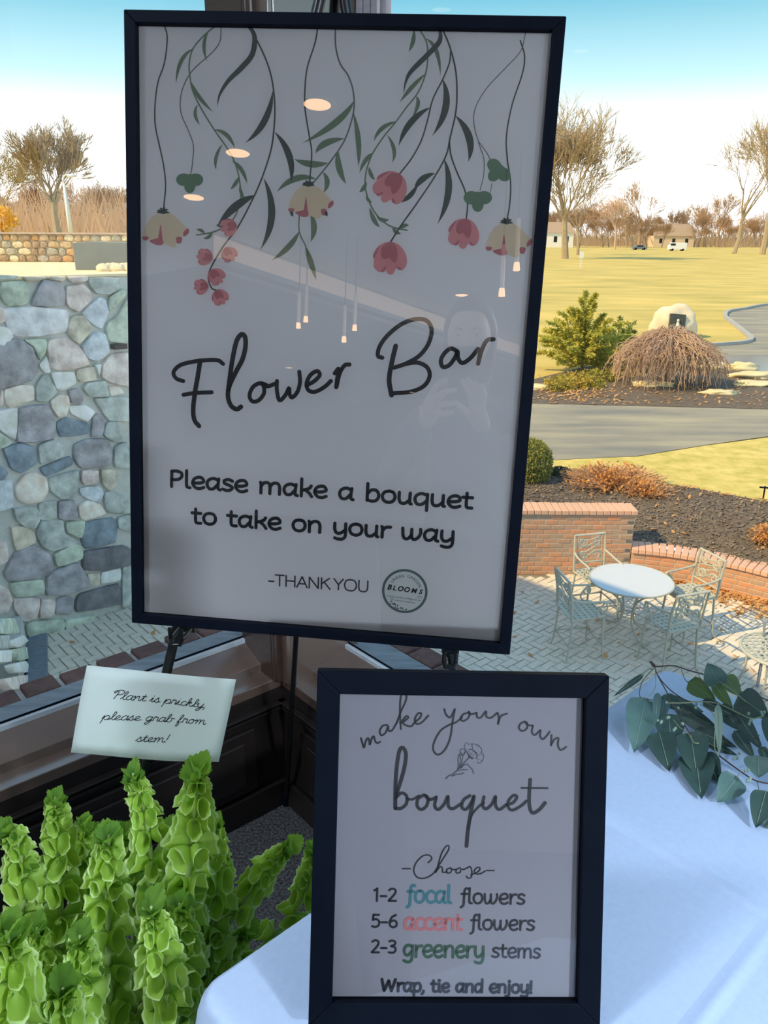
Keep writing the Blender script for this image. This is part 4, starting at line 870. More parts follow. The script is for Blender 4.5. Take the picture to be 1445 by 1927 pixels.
# ---- patio with herringbone pavers
flat('patio', [V((-6, 2.5, PZ)), V((9, 0.5, PZ)), V((9, 8.6, PZ)), V((6.2, 10.3, PZ)), V((4.4, 11.7, PZ)), V((-3, 11.9, PZ)), V((-6, 9.4, PZ))], M['sandbed'], 'herringbone paved patio below the windows')
patio = bpy.data.objects['patio']; MW['patio'] = Matrix.Identity(4)
PW = 0.116
pm = MB(); hx, hy = PW - 0.005, PW / 2 - 0.005
vs = [(-hx, -hy, 0), (hx, -hy, 0), (hx, hy, 0), (-hx, hy, 0), (-hx, -hy, .008), (hx, -hy, .008), (hx, hy, .008), (-hx, hy, .008), (-hx + .006, -hy + .006, .014), (hx - .006, -hy + .006, .014), (hx - .006, hy - .006, .014), (-hx + .006, hy - .006, .014)]
pm.add(vs, [(0, 1, 5, 4), (1, 2, 6, 5), (2, 3, 7, 6), (3, 0, 4, 7), (4, 5, 9, 8), (5, 6, 10, 9), (6, 7, 11, 10), (7, 4, 8, 11), (8, 9, 10, 11)])
pme = pm.mesh('paver'); setmat(pme, M['paver'])
def inpoly(x, y, P):
    c = False; j = len(P) - 1
    for i in range(len(P)):
        if (P[i][1] > y) != (P[j][1] > y) and x < (P[j][0] - P[i][0]) * (y - P[i][1]) / (P[j][1] - P[i][1]) + P[i][0]: c = not c
        j = i
    return c
HID = [[(235, 17), (1068, 30), (955, 1233), (243, 1170)], [(597, 1250), (1147, 1258), (1136, 1927), (585, 1927)], [(171, 1246), (445, 1277), (412, 1433), (141, 1408)], [(1150, 1310), (1250, 1258), (1445, 1330), (1445, 1927), (1100, 1927)]]
def seen(px, py):
    if not (-10 < px < 1455 and 0 < py < 1927): return False
    if any(inpoly(px, py, h) for h in HID): return False
    if px < 470 and py > 1358 - 0.35 * px: return False
    if 462 < px < 650 or (650 <= px < 960 and py > 1160): return False
    return True
patio_poly = [(-5.2, 3), (8.8, 1), (8.8, 8.4), (6.2, 10.25), (5.55, 10.65), (4.5, 11.3), (3.9, 11.45), (-3, 11.5), (-4.7, 9.35), (-4.2, 7.7)]
cand = []; rest = MB(); rr = rng(9)
ux, uy = ea, V((ea.y, -ea.x, 0))
for i in range(-40, 140):
    for j in range(-70, 90):
        c = (i - j) % 4
        if c == 0: ctr = ux * (PW * (i + 1)) + uy * (PW * (j + .5)); rot = 0
        elif c == 3: ctr = ux * (PW * (i + .5)) + uy * (PW * (j + 1)); rot = 1
        else: continue
        ctr = ctr + V((0.5, 4.5, PZ))
        if not inpoly(ctr.x, ctr.y, patio_poly): continue
        px, py = proj(ctr)
        if not (-150 < px < 1600 and 900 < py < 1500): continue
        ang = math.atan2(ux.y, ux.x) + (PI / 2 if rot else 0) + rr.uniform(-.008, .008)
        MM = Matrix.Translation(ctr + V((0, 0, rr.uniform(-.004, .004)))) @ Matrix.Rotation(ang, 4, 'Z') @ Matrix.Rotation(rr.uniform(-.012, .012), 4, 'X')
        cand.append((0 if seen(px, py) else 1, (ctr - EYE).length, MM))
cand.sort(key=lambda t: (t[0], t[1]))
for k, (a, b, MM) in enumerate(cand):
    if k < 300 and a == 0: inst('paver', pme, patio, MM)
    else: rest.add([MM @ V(q) for q in vs], [(0, 1, 5, 4), (1, 2, 6, 5), (2, 3, 7, 6), (3, 0, 4, 7), (4, 5, 9, 8), (5, 6, 10, 9), (6, 7, 11, 10), (7, 4, 8, 11), (8, 9, 10, 11)])
o = put('pavers_beyond', rest, M['paver'], patio, kind='stuff', fixn=False)
print('pavers', len(cand))

# ---- brick walls: pier part and low curved part
def brickmesh(name, l, d, h):
    mb = MB(); mb.box(-l / 2, l / 2, -d / 2, d / 2, 0, h); me = mb.mesh(name)
    bm = bmesh.new(); bm.from_mesh(me); bmesh.ops.bevel(bm, geom=list(bm.edges), offset=0.006, segments=1, affect='EDGES'); bmesh.ops.recalc_face_normals(bm, faces=bm.faces); bm.to_mesh(me); bm.free(); return me
bme = brickmesh('brick', 0.205, 0.10, 0.068); setmat(bme, M['brick'])
cme = brickmesh('coping_brick', 0.098, 0.40, 0.07); setmat(cme, M['coping'])
front = catmull([q + V((0, -0.33, 0)) * 1 for q in [wl[2], wl[3], wl[4], wl[5], wl[6], wl[7], wl[8]]], 8)
for q in front: q.z = PZ
pier = put('brick_wall', MB().box(0.9, 3.9, 11.50, 11.83, PZ, -2.49), M['bmortar']); pier['kind'] = 'structure'; pier['label'] = 'taller end of the brick wall beside the mulch bed'
rr = rng(12); zc = PZ + 0.005; row = 0
while zc < -2.56:
    x = 3.9 - (0.105 if row % 2 else 0.0)
    if row % 2: inst('brick', bme, pier, Matrix.Translation((3.9 - .05, 11.55, zc)) @ Matrix.Diagonal((0.47, 1, 1, 1)))
    while x > 1.3:
        inst('brick', bme, pier, Matrix.Translation((x - 0.1075, 11.545 + rr.uniform(-.004, .004), zc)) @ Matrix.Rotation(rr.uniform(-.01, .01), 4, 'Z')); x -= 0.215
    zc += 0.078; row += 1
for row in range(int((-2.56 - PZ) / 0.078)):
    for j in range(1): inst('brick', bme, pier, Matrix.Translation((3.856, 11.72 - (0.0 if row % 2 else 0.0), PZ + 0.005 + row * 0.078)) @ Matrix.Rotation(PI / 2, 4, 'Z'))
x = 3.93
while x > 1.3: inst('coping_brick', cme, pier, Matrix.Translation((x - 0.05, 11.665, -2.487 + rr.uniform(-.003, .003)))); x -= 0.107
lw = MB(); back = [q + V((0, 0.30, 0)) for q in front]; n = len(front)
lvs = []
for a, b in zip(front, back): lvs += [a, a + V((0, 0, 0.42)), b + V((0, 0, 0.42)), b]
lw.add(lvs, [(4 * i + k, 4 * i + k + 1, 4 * i + k + 5, 4 * i + k + 4) for i in range(n - 1) for k in range(3)])
low = put('brick_wall', lw, M['bmortar']); low['kind'] = 'structure'; low['label'] = 'low curved brick wall behind the patio table'
for row in range(5):
    P = resamp(front, int(4.9 / 0.2145) + 1 + (row % 2))
    for a, b in zip(P, P[1:]):
        d = (b - a); ang = math.atan2(d.y, d.x); c = (a + b) / 2 + V((-d.y, d.x, 0)).normalized() * 0.045
        inst('brick', bme, low, Matrix.Translation((c.x, c.y, PZ + 0.005 + row * 0.079)) @ Matrix.Rotation(ang, 4, 'Z') @ Matrix.Diagonal((d.length / 0.215, 1, 1, 1)))
P = resamp(front, int(sum((b - a).length for a, b in zip(front, front[1:])) / 0.1035) + 1)
for a, b in zip(P, P[1:]):
    d = (b - a); ang = math.atan2(d.y, d.x); c = (a + b) / 2 + V((-d.y, d.x, 0)).normalized() * 0.16
    inst('coping_brick', cme, low, Matrix.Translation((c.x, c.y, PZ + 0.415)) @ Matrix.Rotation(ang, 4, 'Z'))
r = rng(21); pts = []
for _ in range(1500):
    q = front[int(r.random() * (n - 1))]; dd = abs(r.gauss(0, 0.30)); pts.append(V((q.x + r.uniform(-.12, .12) - dd * .55, q.y - 0.02 - dd * .7, PZ + 0.02 + r.random() * .03 * (dd < .35))))
for _ in range(60): pts.append(V((r.uniform(1.5, 6), r.uniform(7, 11), PZ + 0.02)))
for _ in range(12): pts.append(V((r.uniform(-4.3, -2), r.uniform(7.6, 9.6), PZ + 0.02)))
chipfield('fallen_leaves', [p for p in pts if p.x > 3.95 or p.y < 11], 0.05, M['litter'], 'golden dead leaves drifted along the foot of the low brick wall', 'leaves', 22)

# ---- fieldstone retaining wall on the left
TONES = {'s': (118, 138, 128), 'v': (104, 108, 124), 'p': (152, 132, 134), 'g': (112, 128, 132), 'b': (122, 138, 156), 'd': (72, 78, 94), 't': (136, 134, 122), 'l': (150, 156, 172), 'o': (176, 150, 134), 'k': (72, 96, 120), 'w': (160, 172, 168)}
def tone(k, f):
    c = TONES[k]; g = sum(c) / 3; return lin(*[min(250, (g + (x - g) * .55 + (5, 1, -6)[i]) * f) for i, x in enumerate(c)])
SM = {k: mat('fieldstone_' + n_, tone(k, 1.28), 0.85, var=tone(k, 1.75), scale=6, bump=1.0, bscale=7, detail=8)
      for k, n_ in zip('svpgbdtlokw', ('sage', 'violet_grey', 'pink', 'grey', 'blue_grey', 'dark', 'tan', 'lavender', 'peach', 'dark_blue', 'pale'))}
def P2(P):
    n = len(P); return [P[i].lerp(P[(i + 1) % n], j / 3) for i in range(n) for j in range(3)]
def stone(poly, nrm, th, m_, parent, seed, name='stone'):
    r = rng(seed); P = [V(q) for q in poly]; c = V((0, 0, 0))
    for q in P: c += q
    c /= len(P)
    P = [c + (q - c) * 1.045 for q in P]; P = [a_.lerp(b_, .42) for a_, b_ in zip(P2(P), catmull(P, 3, closed=True))]
    vs = []; n = len(P)
    for sc_, dp in ((1.0, -0.03), (0.985, th * 0.5), (0.93, th * 0.86), (0.6, th)):
        for q in P: vs.append(c + (q - c) * sc_ + nrm * (dp + (r.uniform(-.006, .006) if dp > 0 else 0)))
    vs.append(c + nrm * (th * 1.02)); L = len(vs) - 1
    fs = [(k * n + i, k * n + (i + 1) % n, (k + 1) * n + (i + 1) % n, (k + 1) * n + i) for k in range(3) for i in range(n)] + [(3 * n + i, 3 * n + (i + 1) % n, L) for i in range(n)]
    mb = MB(); mb.add(vs, fs); return put(name, mb, m_, parent, smooth=True, angle=50)
w0, w1 = V((-4.73, 9.26, 0)), V((-3.70, 10.25, 0)); wd = (w1 - w0).normalized(); wn = V((wd.y, -wd.x, 0)); WTOP = 1.06
w2 = V((-4.10, 7.72, 0)); rd = (w2 - w0).normalized(); rn = V((-rd.y, rd.x, 0)); 
if rn.x < 0: rn = -rn
sw = MB(); e_ = w0 + wd * 5.0
w0b = w0 - wd * 1.6; sw.prism([V((w0b.x, w0b.y, PZ)), V((e_.x, e_.y, PZ)), V((e_.x, e_.y, PZ)) - wn * .5, V((w0b.x, w0b.y, PZ)) - wn * .5], (0, 0, WTOP - PZ))
swall = put('fieldstone_wall', sw, M['lmortar']); swall['kind'] = 'structure'; swall['label'] = 'tall fieldstone retaining wall outside the left window'
rw = MB(); rw.prism([V((w0.x, w0.y, PZ)), V((w2.x, w2.y, PZ)), V((w2.x, w2.y, PZ)) - rn * .5, V((w0.x, w0.y, PZ)) - rn * .5 - wd * .2], (0, 0, .40))
rwall = put('fieldstone_wall', rw, M['lmortar']); rwall['kind'] = 'structure'; rwall['label'] = 'near return of the fieldstone wall at the left edge'
za = lambda x, y: (x / 4.816, 500 + y / 4.816); zb = lambda x, y: (x / 4.589, 880 + y / 4.589)
ST1 = """s 0,150 200,140 250,190 250,330 180,360 60,360 0,290|v 290,290 380,130 540,150 580,240 570,360 400,370 280,350|p 590,190 730,165 800,220 810,310 700,415 620,380 585,330|g 790,110 1060,110 1070,200 980,260 860,250 800,180|b 730,430 890,285 950,310 975,420 915,570 830,530|g -60,85 150,92 130,120 -60,130|t 190,98 400,98 360,130 230,140|t 420,98 580,98 560,140 440,125|p 600,98 780,98 770,135 640,150|l 40,390 300,370 590,400 610,450 590,590 340,640 150,640 70,570|t 640,460 750,450 830,570 710,710 600,610|s 960,520 1060,440 1150,290 1200,690 990,690 950,590|s 970,400 980,280 1100,210 1140,240 1000,400|p -60,370 30,390 30,500 -60,530|w -60,550 60,560 110,640 20,740 -60,740|v -60,740 90,670 190,670 290,740 330,880 330,960 280,1030 130,1080 -60,1110|s 210,670 410,660 400,780 350,850 290,730|p 430,670 590,650 720,750 800,890 620,940 450,930 415,760|b 730,730 850,600 940,620 980,780 870,860 790,840|w 350,890 415,820 450,960 400,970 360,930|w 455,970 550,960 660,960 680,1060 560,1130 500,1110|t 690,940 850,910 860,1030 720,1050 680,1000|p 920,890 1000,800 1200,790 1200,1090 1000,1060 910,1000|w 840,900 900,890 880,1010|o 35,1120 200,1075 290,1090 300,1210 90,1285 45,1240|g 320,1080 380,990 430,1000 510,1140 420,1230 320,1220|o 450,1220 530,1160 610,1180 620,1260 590,1350 520,1370 460,1290|v 610,1130 700,1110 740,1200 720,1250 640,1240|g 780,1060 940,1040 970,1180 800,1180 740,1110|o 975,1095 1070,1095 1115,1150 1000,1180|w 615,1270 760,1260 850,1320 780,1410 640,1340|g 850,1200 1200,1190 1200,1400 980,1400 900,1300|w -40,1320 145,1290 130,1570 -40,1460|v 155,1310 250,1270 420,1260 490,1400 480,1550 340,1590 145,1585|k 510,1420 600,1375 790,1430 790,1520 540,1545|v 830,1380 880,1340 940,1390 920,1530 820,1545|g 960,1420 1050,1410 1100,1590 1010,1590 930,1530|k 20,1650 170,1605 290,1640 315,1790 180,1870 90,1830 60,1760|g 340,1620 480,1570 570,1640 560,1720 360,1790 340,1720|k 360,1830 620,1725 650,1800 420,1905|v 670,1620 780,1570 960,1570 1010,1700 980,1810 730,1830 660,1740|g 1030,1640 1140,1600 1200,1820 1030,1820|s -40,1490 100,1600 -40,1660|k -40,1790 60,1860 20,1927 -40,1927|p 0,1130 20,1140 20,1260 -40,1270"""
ST2 = """o 120,170 200,60 300,40 390,90 410,190 350,290 230,310 150,270|g 420,90 660,20 670,150 640,250 520,265 430,200|p 700,20 840,20 830,120 720,145 690,100|t 860,10 1000,20 1000,130 930,190 870,130|b 680,170 850,155 890,220 850,310 760,270 690,230|o 670,330 750,280 850,310 905,390 730,450 680,420|g 900,210 970,200 1140,290 1140,390 930,385 890,290|b -40,110 90,110 100,330 -40,370|g 110,350 300,330 340,420 300,510 210,510 130,440|g 330,310 470,280 480,440 350,450 330,380|v 500,290 630,280 670,430 580,450 500,430|t 90,510 220,500 290,560 300,640 130,710 100,600|g 310,560 350,460 530,450 550,560 680,640 440,715 340,660|s 560,465 720,460 690,600 570,550|k 695,610 740,470 960,430 1000,480 990,640 740,695|v 30,900 130,720 280,665 420,740 460,860 370,945 80,975|s 460,740 640,650 700,680 700,780 490,850|d 705,780 740,715 1050,670 1140,720 1140,830 890,880 720,875|v 400,930 490,870 670,820 770,1010 640,1070 400,1095|t 745,915 850,910 850,1005 780,1015|w 870,900 1030,860 1030,965 870,995|d 650,1140 690,1085 1010,1000 1030,1170 660,1240|p 110,1130 330,1120 310,1290 200,1320 115,1220|p 345,1130 465,1140 450,1265 335,1290|v 485,1130 560,1105 625,1130 615,1240 580,1265 475,1255|p -30,1020 60,1040 100,1140 60,1240 -30,1250|g 1050,850 1140,840 1140,1180 1045,1195|s 240,1325 530,1300 540,1395 260,1465 220,1400|s 560,1310 800,1265 790,1325 565,1385|s 80,990 360,965 375,1085 130,1115|p -40,640 50,640 60,800 -40,840|g 1010,430 1140,400 1140,540 1015,520"""
seed = 100
for data, zf in ((ST1, za), (ST2, zb)):
    for it in data.split('|'):
        c, *pp_ = it.split(' '); seed += 1
        P3 = []
        for s_ in pp_:
            x, y = map(float, s_.split(',')); P3.append(onpl(*zf(x, y), w0, wn))
        stone(P3, wn, 0.045 + (seed % 5) * 0.008, SM[c], swall, seed)
# stones of the same wall hidden behind the sign, on a looser grid
r = rng(55); d0 = (onpl(252, 700, w0, wn) - w0).dot(wd)
for i in range(9):
    for j in range(9):
        a0 = d0 + 0.02 + i * 0.62 + (0.2 if j % 2 else 0); z0 = PZ + 0.06 + j * 0.50
        if a0 > 4.5: continue
        P3 = [w0 + wd * (a0 + u * 0.55 + r.uniform(-.05, .05)) + V((0, 0, z0 + v * 0.44 + r.uniform(-.03, .03))) for u, v in ((0, .15), (.2, 0), (.85, 0), (1, .3), (.95, .85), (.7, 1), (.15, 1), (0, .7))]
        stone(P3, wn, 0.05, SM['svpgbdtlokw'[int(r.random() * 11)]], swall, 400 + i * 9 + j)
ST3 = """s 0,1310 95,1310 140,1430 -60,1440|w 60,1500 180,1450 215,1500 130,1560 70,1540|s 100,1572 205,1555 215,1655 130,1668|w 70,1705 200,1675 220,1770 100,1770|p 10,1830 215,1795 215,1900 60,1925|w -60,1590 70,1585 60,1680 -60,1690|g -60,1460 50,1455 40,1560 -60,1570"""
for it in ST3.split('|'):
    c, *pp_ = it.split(' '); seed += 1
    stone([onpl(*zb(*map(float, s_.split(','))), w0, rn) for s_ in pp_], rn, 0.05, SM[c], rwall, seed)
kb = MB(); kb.prism([w0 + wd * .0 + rn * .02, w2 + rn * .02, w2 + rn * .26, w0 + rn * .26 + wd * .0], (0, 0, .06)); 
for i in range(len(kb.v)): kb.v[i].z += PZ
put('footing_strip', kb, M['slate'], rwall, bevel=0.01)
cop = MB(); cop.prism([w0 - wd * 1.6 + wn * .03, e_ + wn * .03, e_ - wn * .55, w0 - wd * 1.6 - wn * .55], (0, 0, .035))
for i in range(len(cop.v)): cop.v[i].z += WTOP
put('coping', cop, M['terrace'], swall, bevel=0.01)
flat('terrace', [V((w0.x - 20, w0.y - 1, WTOP)) , w0 - wd * 1.2 - wn * .5 + V((0, 0, WTOP)), e_ - wn * .5 + V((0, 0, WTOP)), V((-4.0, 60, WTOP)), V((-60, 60, WTOP))], M['terrace'], 'pale terrace ground above the fieldstone wall')
# wall light
wlp = onpl(219, 651, w0, wn) + wn * 0.06
wt = thing('wall_light', 'small black box light on the fieldstone wall', 'wall light', mat=Matrix.Translation(wlp) @ Matrix.Rotation(math.atan2(wd.y, wd.x), 4, 'Z'))
put('housing', MB().box(-.09, .09, -.075, .06, -.03, .03), M['blackmetal'], wt, world=False, bevel=0.006); put('lens', MB().box(-.07, .07, -.06, .04, -.036, -.03), mat('frosted_lens', (0.5, 0.5, 0.45), 0.4, var=(.55, .55, .5)), wt, world=False)
# grey parapet on the terrace and the farther stone wall
PG = MB(); prof = [(0, 0), (0, .38), (.25, .40), (.8, .39), (1.4, .33), (1.9, .22), (2.3, 0)]
o0 = onz(142, 508, WTOP); pd = V((1, 0.12, 0)).normalized()
PG.prism([o0 + pd * u + V((0, 0, v)) for u, v in prof], V((-.05, .5, 0)))
tag(put('parapet', PG, mat('slate_render', (0.22, 0.25, 0.25), 0.9, var=(0.28, 0.30, 0.29), scale=3), bevel=0.01), 'low grey parapet block with a curved top on the terrace', 'parapet')
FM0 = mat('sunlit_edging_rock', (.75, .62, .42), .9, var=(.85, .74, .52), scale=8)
g_ = thing('stone_edging', 'pale rock edging in front of the grey parapet', 'edging', loc=onz(225, 514, WTOP))
r = rng(8); me_ = None
for i in range(9):
    q = onz(196 + i * 9, 513 - (i % 3), WTOP); mb = MB()
    bm = bmesh.new(); bmesh.ops.create_icosphere(bm, subdivisions=2, radius=0.11)
    for v in bm.verts: v.co *= 1 + 0.25 * noise.noise(v.co * 9 + V((i, 0, 0))); v.co.z *= .7
    me = bpy.data.meshes.new('rock'); bm.to_mesh(me); bm.free(); setmat(me, SM['w']); me.materials.clear(); setmat(me, FM0); inst('rock', me, g_, MW[g_.name].inverted() @ Matrix.Translation(q + V((0, 0, .05))))
f0, f1 = V((-12, 15.2, 0)), V((-1.6, 15.45, 0)); fd = (f1 - f0).normalized(); fnn = V((fd.y, -fd.x, 0))
fw_ = MB(); fw_.prism([f0 + V((0, 0, WTOP)), f1 + V((0, 0, WTOP)), f1 - fnn * .4 + V((0, 0, WTOP)), f0 - fnn * .4 + V((0, 0, WTOP))], (0, 0, 0.49))
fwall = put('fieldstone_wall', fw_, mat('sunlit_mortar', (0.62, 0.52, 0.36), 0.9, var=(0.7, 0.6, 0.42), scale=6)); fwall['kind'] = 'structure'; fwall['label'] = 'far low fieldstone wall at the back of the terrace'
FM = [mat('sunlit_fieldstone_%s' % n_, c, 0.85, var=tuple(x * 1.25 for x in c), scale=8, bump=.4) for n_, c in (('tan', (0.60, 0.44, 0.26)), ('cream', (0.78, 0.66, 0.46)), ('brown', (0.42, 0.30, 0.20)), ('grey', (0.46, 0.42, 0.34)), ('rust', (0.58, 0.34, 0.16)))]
sx0 = (onpl(-12, 460, f0, fnn) - f0).dot(fd); k = 0
for row in range(4):
    x = sx0 + r.uniform(0, .1)
    while x < sx0 + 2.75:
        w_ = r.uniform(.10, .24); z0 = WTOP + row * 0.122 + .004
        P3 = [f0 + fd * (x + u * w_) + V((0, 0, z0 + v * 0.112 + r.uniform(-.008, .008))) for u, v in ((0.05, .2), (.3, 0), (.8, .05), (.97, .4), (.9, .85), (.6, 1), (.2, .95), (.02, .6))]
        stone(P3, fnn, 0.04, FM[int(r.random() * 5)], fwall, 700 + k); k += 1; x += w_ + .012
cp_ = MB(); cp_.prism([f0 + fnn * .06, f1 + fnn * .06, f1 - fnn * .46, f0 - fnn * .46], (0, 0, .03))
for i in range(len(cp_.v)): cp_.v[i].z += WTOP + .488
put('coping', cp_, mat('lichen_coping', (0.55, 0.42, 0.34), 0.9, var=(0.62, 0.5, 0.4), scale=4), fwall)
# ---------------------------------------------------------------- patio furniture
def scroll(c, u, v, r0_, turns, a0, n=14):
    return [c + (u * math.cos(a0 + turns * 2 * PI * i / n) + v * math.sin(a0 + turns * 2 * PI * i / n)) * (r0_ * (1 - 0.8 * i / n)) for i in range(n + 1)]
X_, Y_, Z_ = V((1, 0, 0)), V((0, 1, 0)), V((0, 0, 1))
def make_chair():
    t = thing('patio_chair', 'x', 'chair'); m_ = M['chair']; H = 0.60; w, d = 0.24, 0.22
    mb = MB()          # cast seat with rows of holes: slats between two rails
    mb.tube([(-w, d, H - .02), (-w, -d + .04, H), (-w + .04, -d, H), (w - .04, -d, H), (w, -d + .04, H), (w, d, H - .02), (-w, d, H - .02)], 0.012, 8)
    for i in range(6): y = -d + .03 + i * .078; mb.box(-w, w, y, y + .042, H - .012, H + .004)
    for i in range(7): x = -w + .03 + i * .067; mb.box(x, x + .03, -d + .01, d, H - .011, H + .003)
    mb.box(-w + .02, w - .02, -d - .004, -d + .012, H - .07, H)
    put('seat', mb, m_, t, world=False, smooth=True, angle=40)
    mb = MB()
    P = [(-.235, d, H - .03), (-.24, d + .02, H + .25), (-.235, d + .07, H + .50), (.235, d + .07, H + .50), (.24, d + .02, H + .25), (.235, d, H - .03)]
    mb.tube(P, 0.018, 8); mb.tube([(-.24, d + .015, H + .10), (.24, d + .015, H + .10)], 0.013, 8)
    put('back_frame', mb, m_, t, world=False, smooth=True, angle=50)
    mb = MB(); yb = d + .04
    def bk(u, v): return V((u, d + .015 + (v + .10 - .10) * .13, H + .10 + v))
    for sx_ in (-1, 1):
        for (cu, cv, rr_, a0, tn) in ((.11, .30, .07, PI, 1.3), (.11, .10, .07, PI, -1.3)):
            pts = [bk(sx_ * (cu + math.cos(a0 + tn * 2 * PI * i / 14) * rr_ * (1 - .75 * i / 14)), cv + math.sin(a0 + tn * 2 * PI * i / 14) * rr_ * (1 - .75 * i / 14)) for i in range(15)]
            mb.tube(pts, 0.011, 6)
        mb.tube([bk(sx_ * .19, .02), bk(sx_ * .175, .12), bk(sx_ * .195, .2), bk(sx_ * .175, .28), bk(sx_ * .19, .38)], .010, 6)
    for k_ in range(4):
        mb.tube(catmull([bk(-.17, .04 + k_ * .085), bk(-.08, .06 + k_ * .085), bk(0, .11 + k_ * .07), bk(.08, .16 + k_ * .06), bk(.17, .15 + k_ * .075)], 4), .010, 6)
    put('back_scrollwork', mb, m_, t, world=False, smooth=True, angle=50)
    for sx_ in (-1, 1):
        mb = MB(); x = sx_ * .255
        mb.tube(catmull([V((sx_ * .238, d + .025, H + .26)), V((x, .12, H + .235)), V((x, -.05, H + .22)), V((x, -.19, H + .215)), V((x, -.225, H + .19))], 4), .015, 8)
        mb.tube(scroll(V((x, -.175, H + .13)), Y_, Z_, .062, 1.2, 2.2), .011, 6)
        mb.tube(catmull([V((x, -.19, H + .2)), V((x, -.12, H + .12)), V((x, -.10, H + .05)), V((x * .95, -.14, H))], 4), .012, 6)
        put('arm', mb, m_, t, world=False, smooth=True, angle=50)
        for sy in (-1, 1):
            mb = MB(); mb.tube([(sx_ * .225, sy * .2, H - .02), (sx_ * .235, sy * .215, .3), (sx_ * .25, sy * .235, .06), (sx_ * .258, sy * .25, .012), (sx_ * .262, sy * .285, .010)], [.015, .014, .013, .013, .012], 8)
            put('leg', mb, m_, t, world=False, smooth=True, angle=50)
        mb = MB(); mb.tube([(sx_ * .24, -.225, .2), (sx_ * .24, .225, .2)], .011, 6); mb.tube([(sx_ * .232, -.2, .36), (sx_ * .02, 0, .30), (sx_ * .232, .2, .36)], .006, 6) if False else None
        put('stretcher', mb, m_, t, world=False, smooth=True)
    for sy in (-1, 1):
        mb = MB(); mb.tube([(-.24, sy * .22, .2), (.24, sy * .22, .2)], .012, 6); put('footrest', mb, m_, t, world=False, smooth=True)
    return t
ptab = V((3.28, 9.52, PZ + .014))
specs = [((2.52, 9.05), 100, 'metal scrollwork patio chair nearest the big sign, left of the round table, in full shade'),
         ((3.0, 10.15), 15, 'sunlit scrollwork patio chair behind the round table against the brick wall'),
         ((3.58, 8.75), 200, 'scrollwork patio chair at the near side of the round table, its back to us'),
         ((4.12, 9.6), -70, 'scrollwork patio chair on the far right of the round table, back lit by the sun')]
ch0 = None
for (x, y), a, lab in specs:
    MM = Matrix.Translation((x, y, PZ + .014)) @ Matrix.Rotation(R(a), 4, 'Z')
    if ch0 is None: ch0 = make_chair(); ch0.matrix_world = MM; MW[ch0.name] = MM; o = ch0
    else: o = copy_tree(ch0, None, MM)
    o['label'] = lab; o['group'] = 'scrollwork chairs around the round patio table'
t = thing('patio_table', 'round patio table with a frosted top between the scrollwork chairs', 'table', loc=ptab)
put('tabletop', MB().lathe([(0.0, .80), (.53, .80), (.535, .806), (.53, .812), (0.0, .812)], 48, cap=False), M['tglass'], t, world=False, smooth=True, angle=30)
rim = MB(); rim.tube([V((.538 * math.cos(a), .538 * math.sin(a), .804)) for a in [2 * PI * i / 40 for i in range(41)]], .013, 8); put('rim', rim, M['chair'], t, world=False, smooth=True)
for k_ in range(4):
    a = R(20 + 90 * k_); c, s_ = math.cos(a), math.sin(a); mb = MB()
    mb.tube(catmull([V((c * .40, s_ * .40, .79)), V((c * .30, s_ * .30, .68)), V((c * .13, s_ * .13, .5)), V((c * .10, s_ * .10, .25)), V((c * .22, s_ * .22, .08)), V((c * .42, s_ * .42, .012))], 5), .014, 8)
    put('leg', mb, M['chair'], t, world=False, smooth=True)
mb = MB(); mb.tube([V((.11 * math.cos(a), .11 * math.sin(a), .3)) for a in [2 * PI * i / 20 for i in range(21)]], .008, 6); put('leg_ring', mb, M['chair'], t, world=False, smooth=True)
# the pair at the right edge: a cast lattice table top in sun and a slatted chair in shade
q = onz(1460, 1232, PZ + .7); t = thing('patio_table', 'cast lattice patio table cut by the right edge of the picture', 'table', loc=(q.x + .1, q.y + .1, PZ + .014))
mb = MB(); Rr = .42
mb.tube([V((Rr * math.cos(a), Rr * math.sin(a), .68)) for a in [2 * PI * i / 40 for i in range(41)]], .018, 8)
for i in range(-5, 6):
    x = i * .075; h = math.sqrt(max(0, Rr * Rr - x * x)); mb.box(x - .012, x + .012, -h, h, .672, .684); mb.box(-h, h, x - .012, x + .012, .673, .685)
put('lattice_top', mb, M['chair'], t, world=False)
for k_ in range(4):
    a = R(45 + 90 * k_); c, s_ = math.cos(a), math.sin(a); mb = MB(); mb.tube(catmull([V((c * .38, s_ * .38, .67)), V((c * .34, s_ * .34, .4)), V((c * .38, s_ * .38, .15)), V((c * .44, s_ * .44, .012))], 4), .013, 8); put('leg', mb, M['chair'], t, world=False, smooth=True)
q = onz(1440, 1300, PZ); t = thing('patio_chair', 'grey slat-backed patio chair in shade at the right edge of the picture', 'chair', mat=Matrix.Translation((q.x + .26, q.y - .08, PZ + .014)) @ Matrix.Rotation(R(20), 4, 'Z'))
gm = mat('blue_grey_enamel', (0.22, 0.26, 0.30), 0.5, var=(.26, .3, .34), scale=10)
put('seat', MB().box(-.26, .26, -.25, .25, .43, .455), gm, t, world=False, bevel=.01)
mb = MB(); mb.tube([(-.27, .24, .012), (-.27, .25, .45), (-.28, .30, .84), (.28, .30, .84), (.27, .25, .45), (.27, .24, .012)], .018, 8); put('back_frame', mb, gm, t, world=False, smooth=True, angle=50)
for i in range(5):
    x = -.18 + i * .09; mb = MB(); mb.box(x - .02, x + .02, .27, .285, .46, .84); put('back_slat', mb, gm, t, world=False)
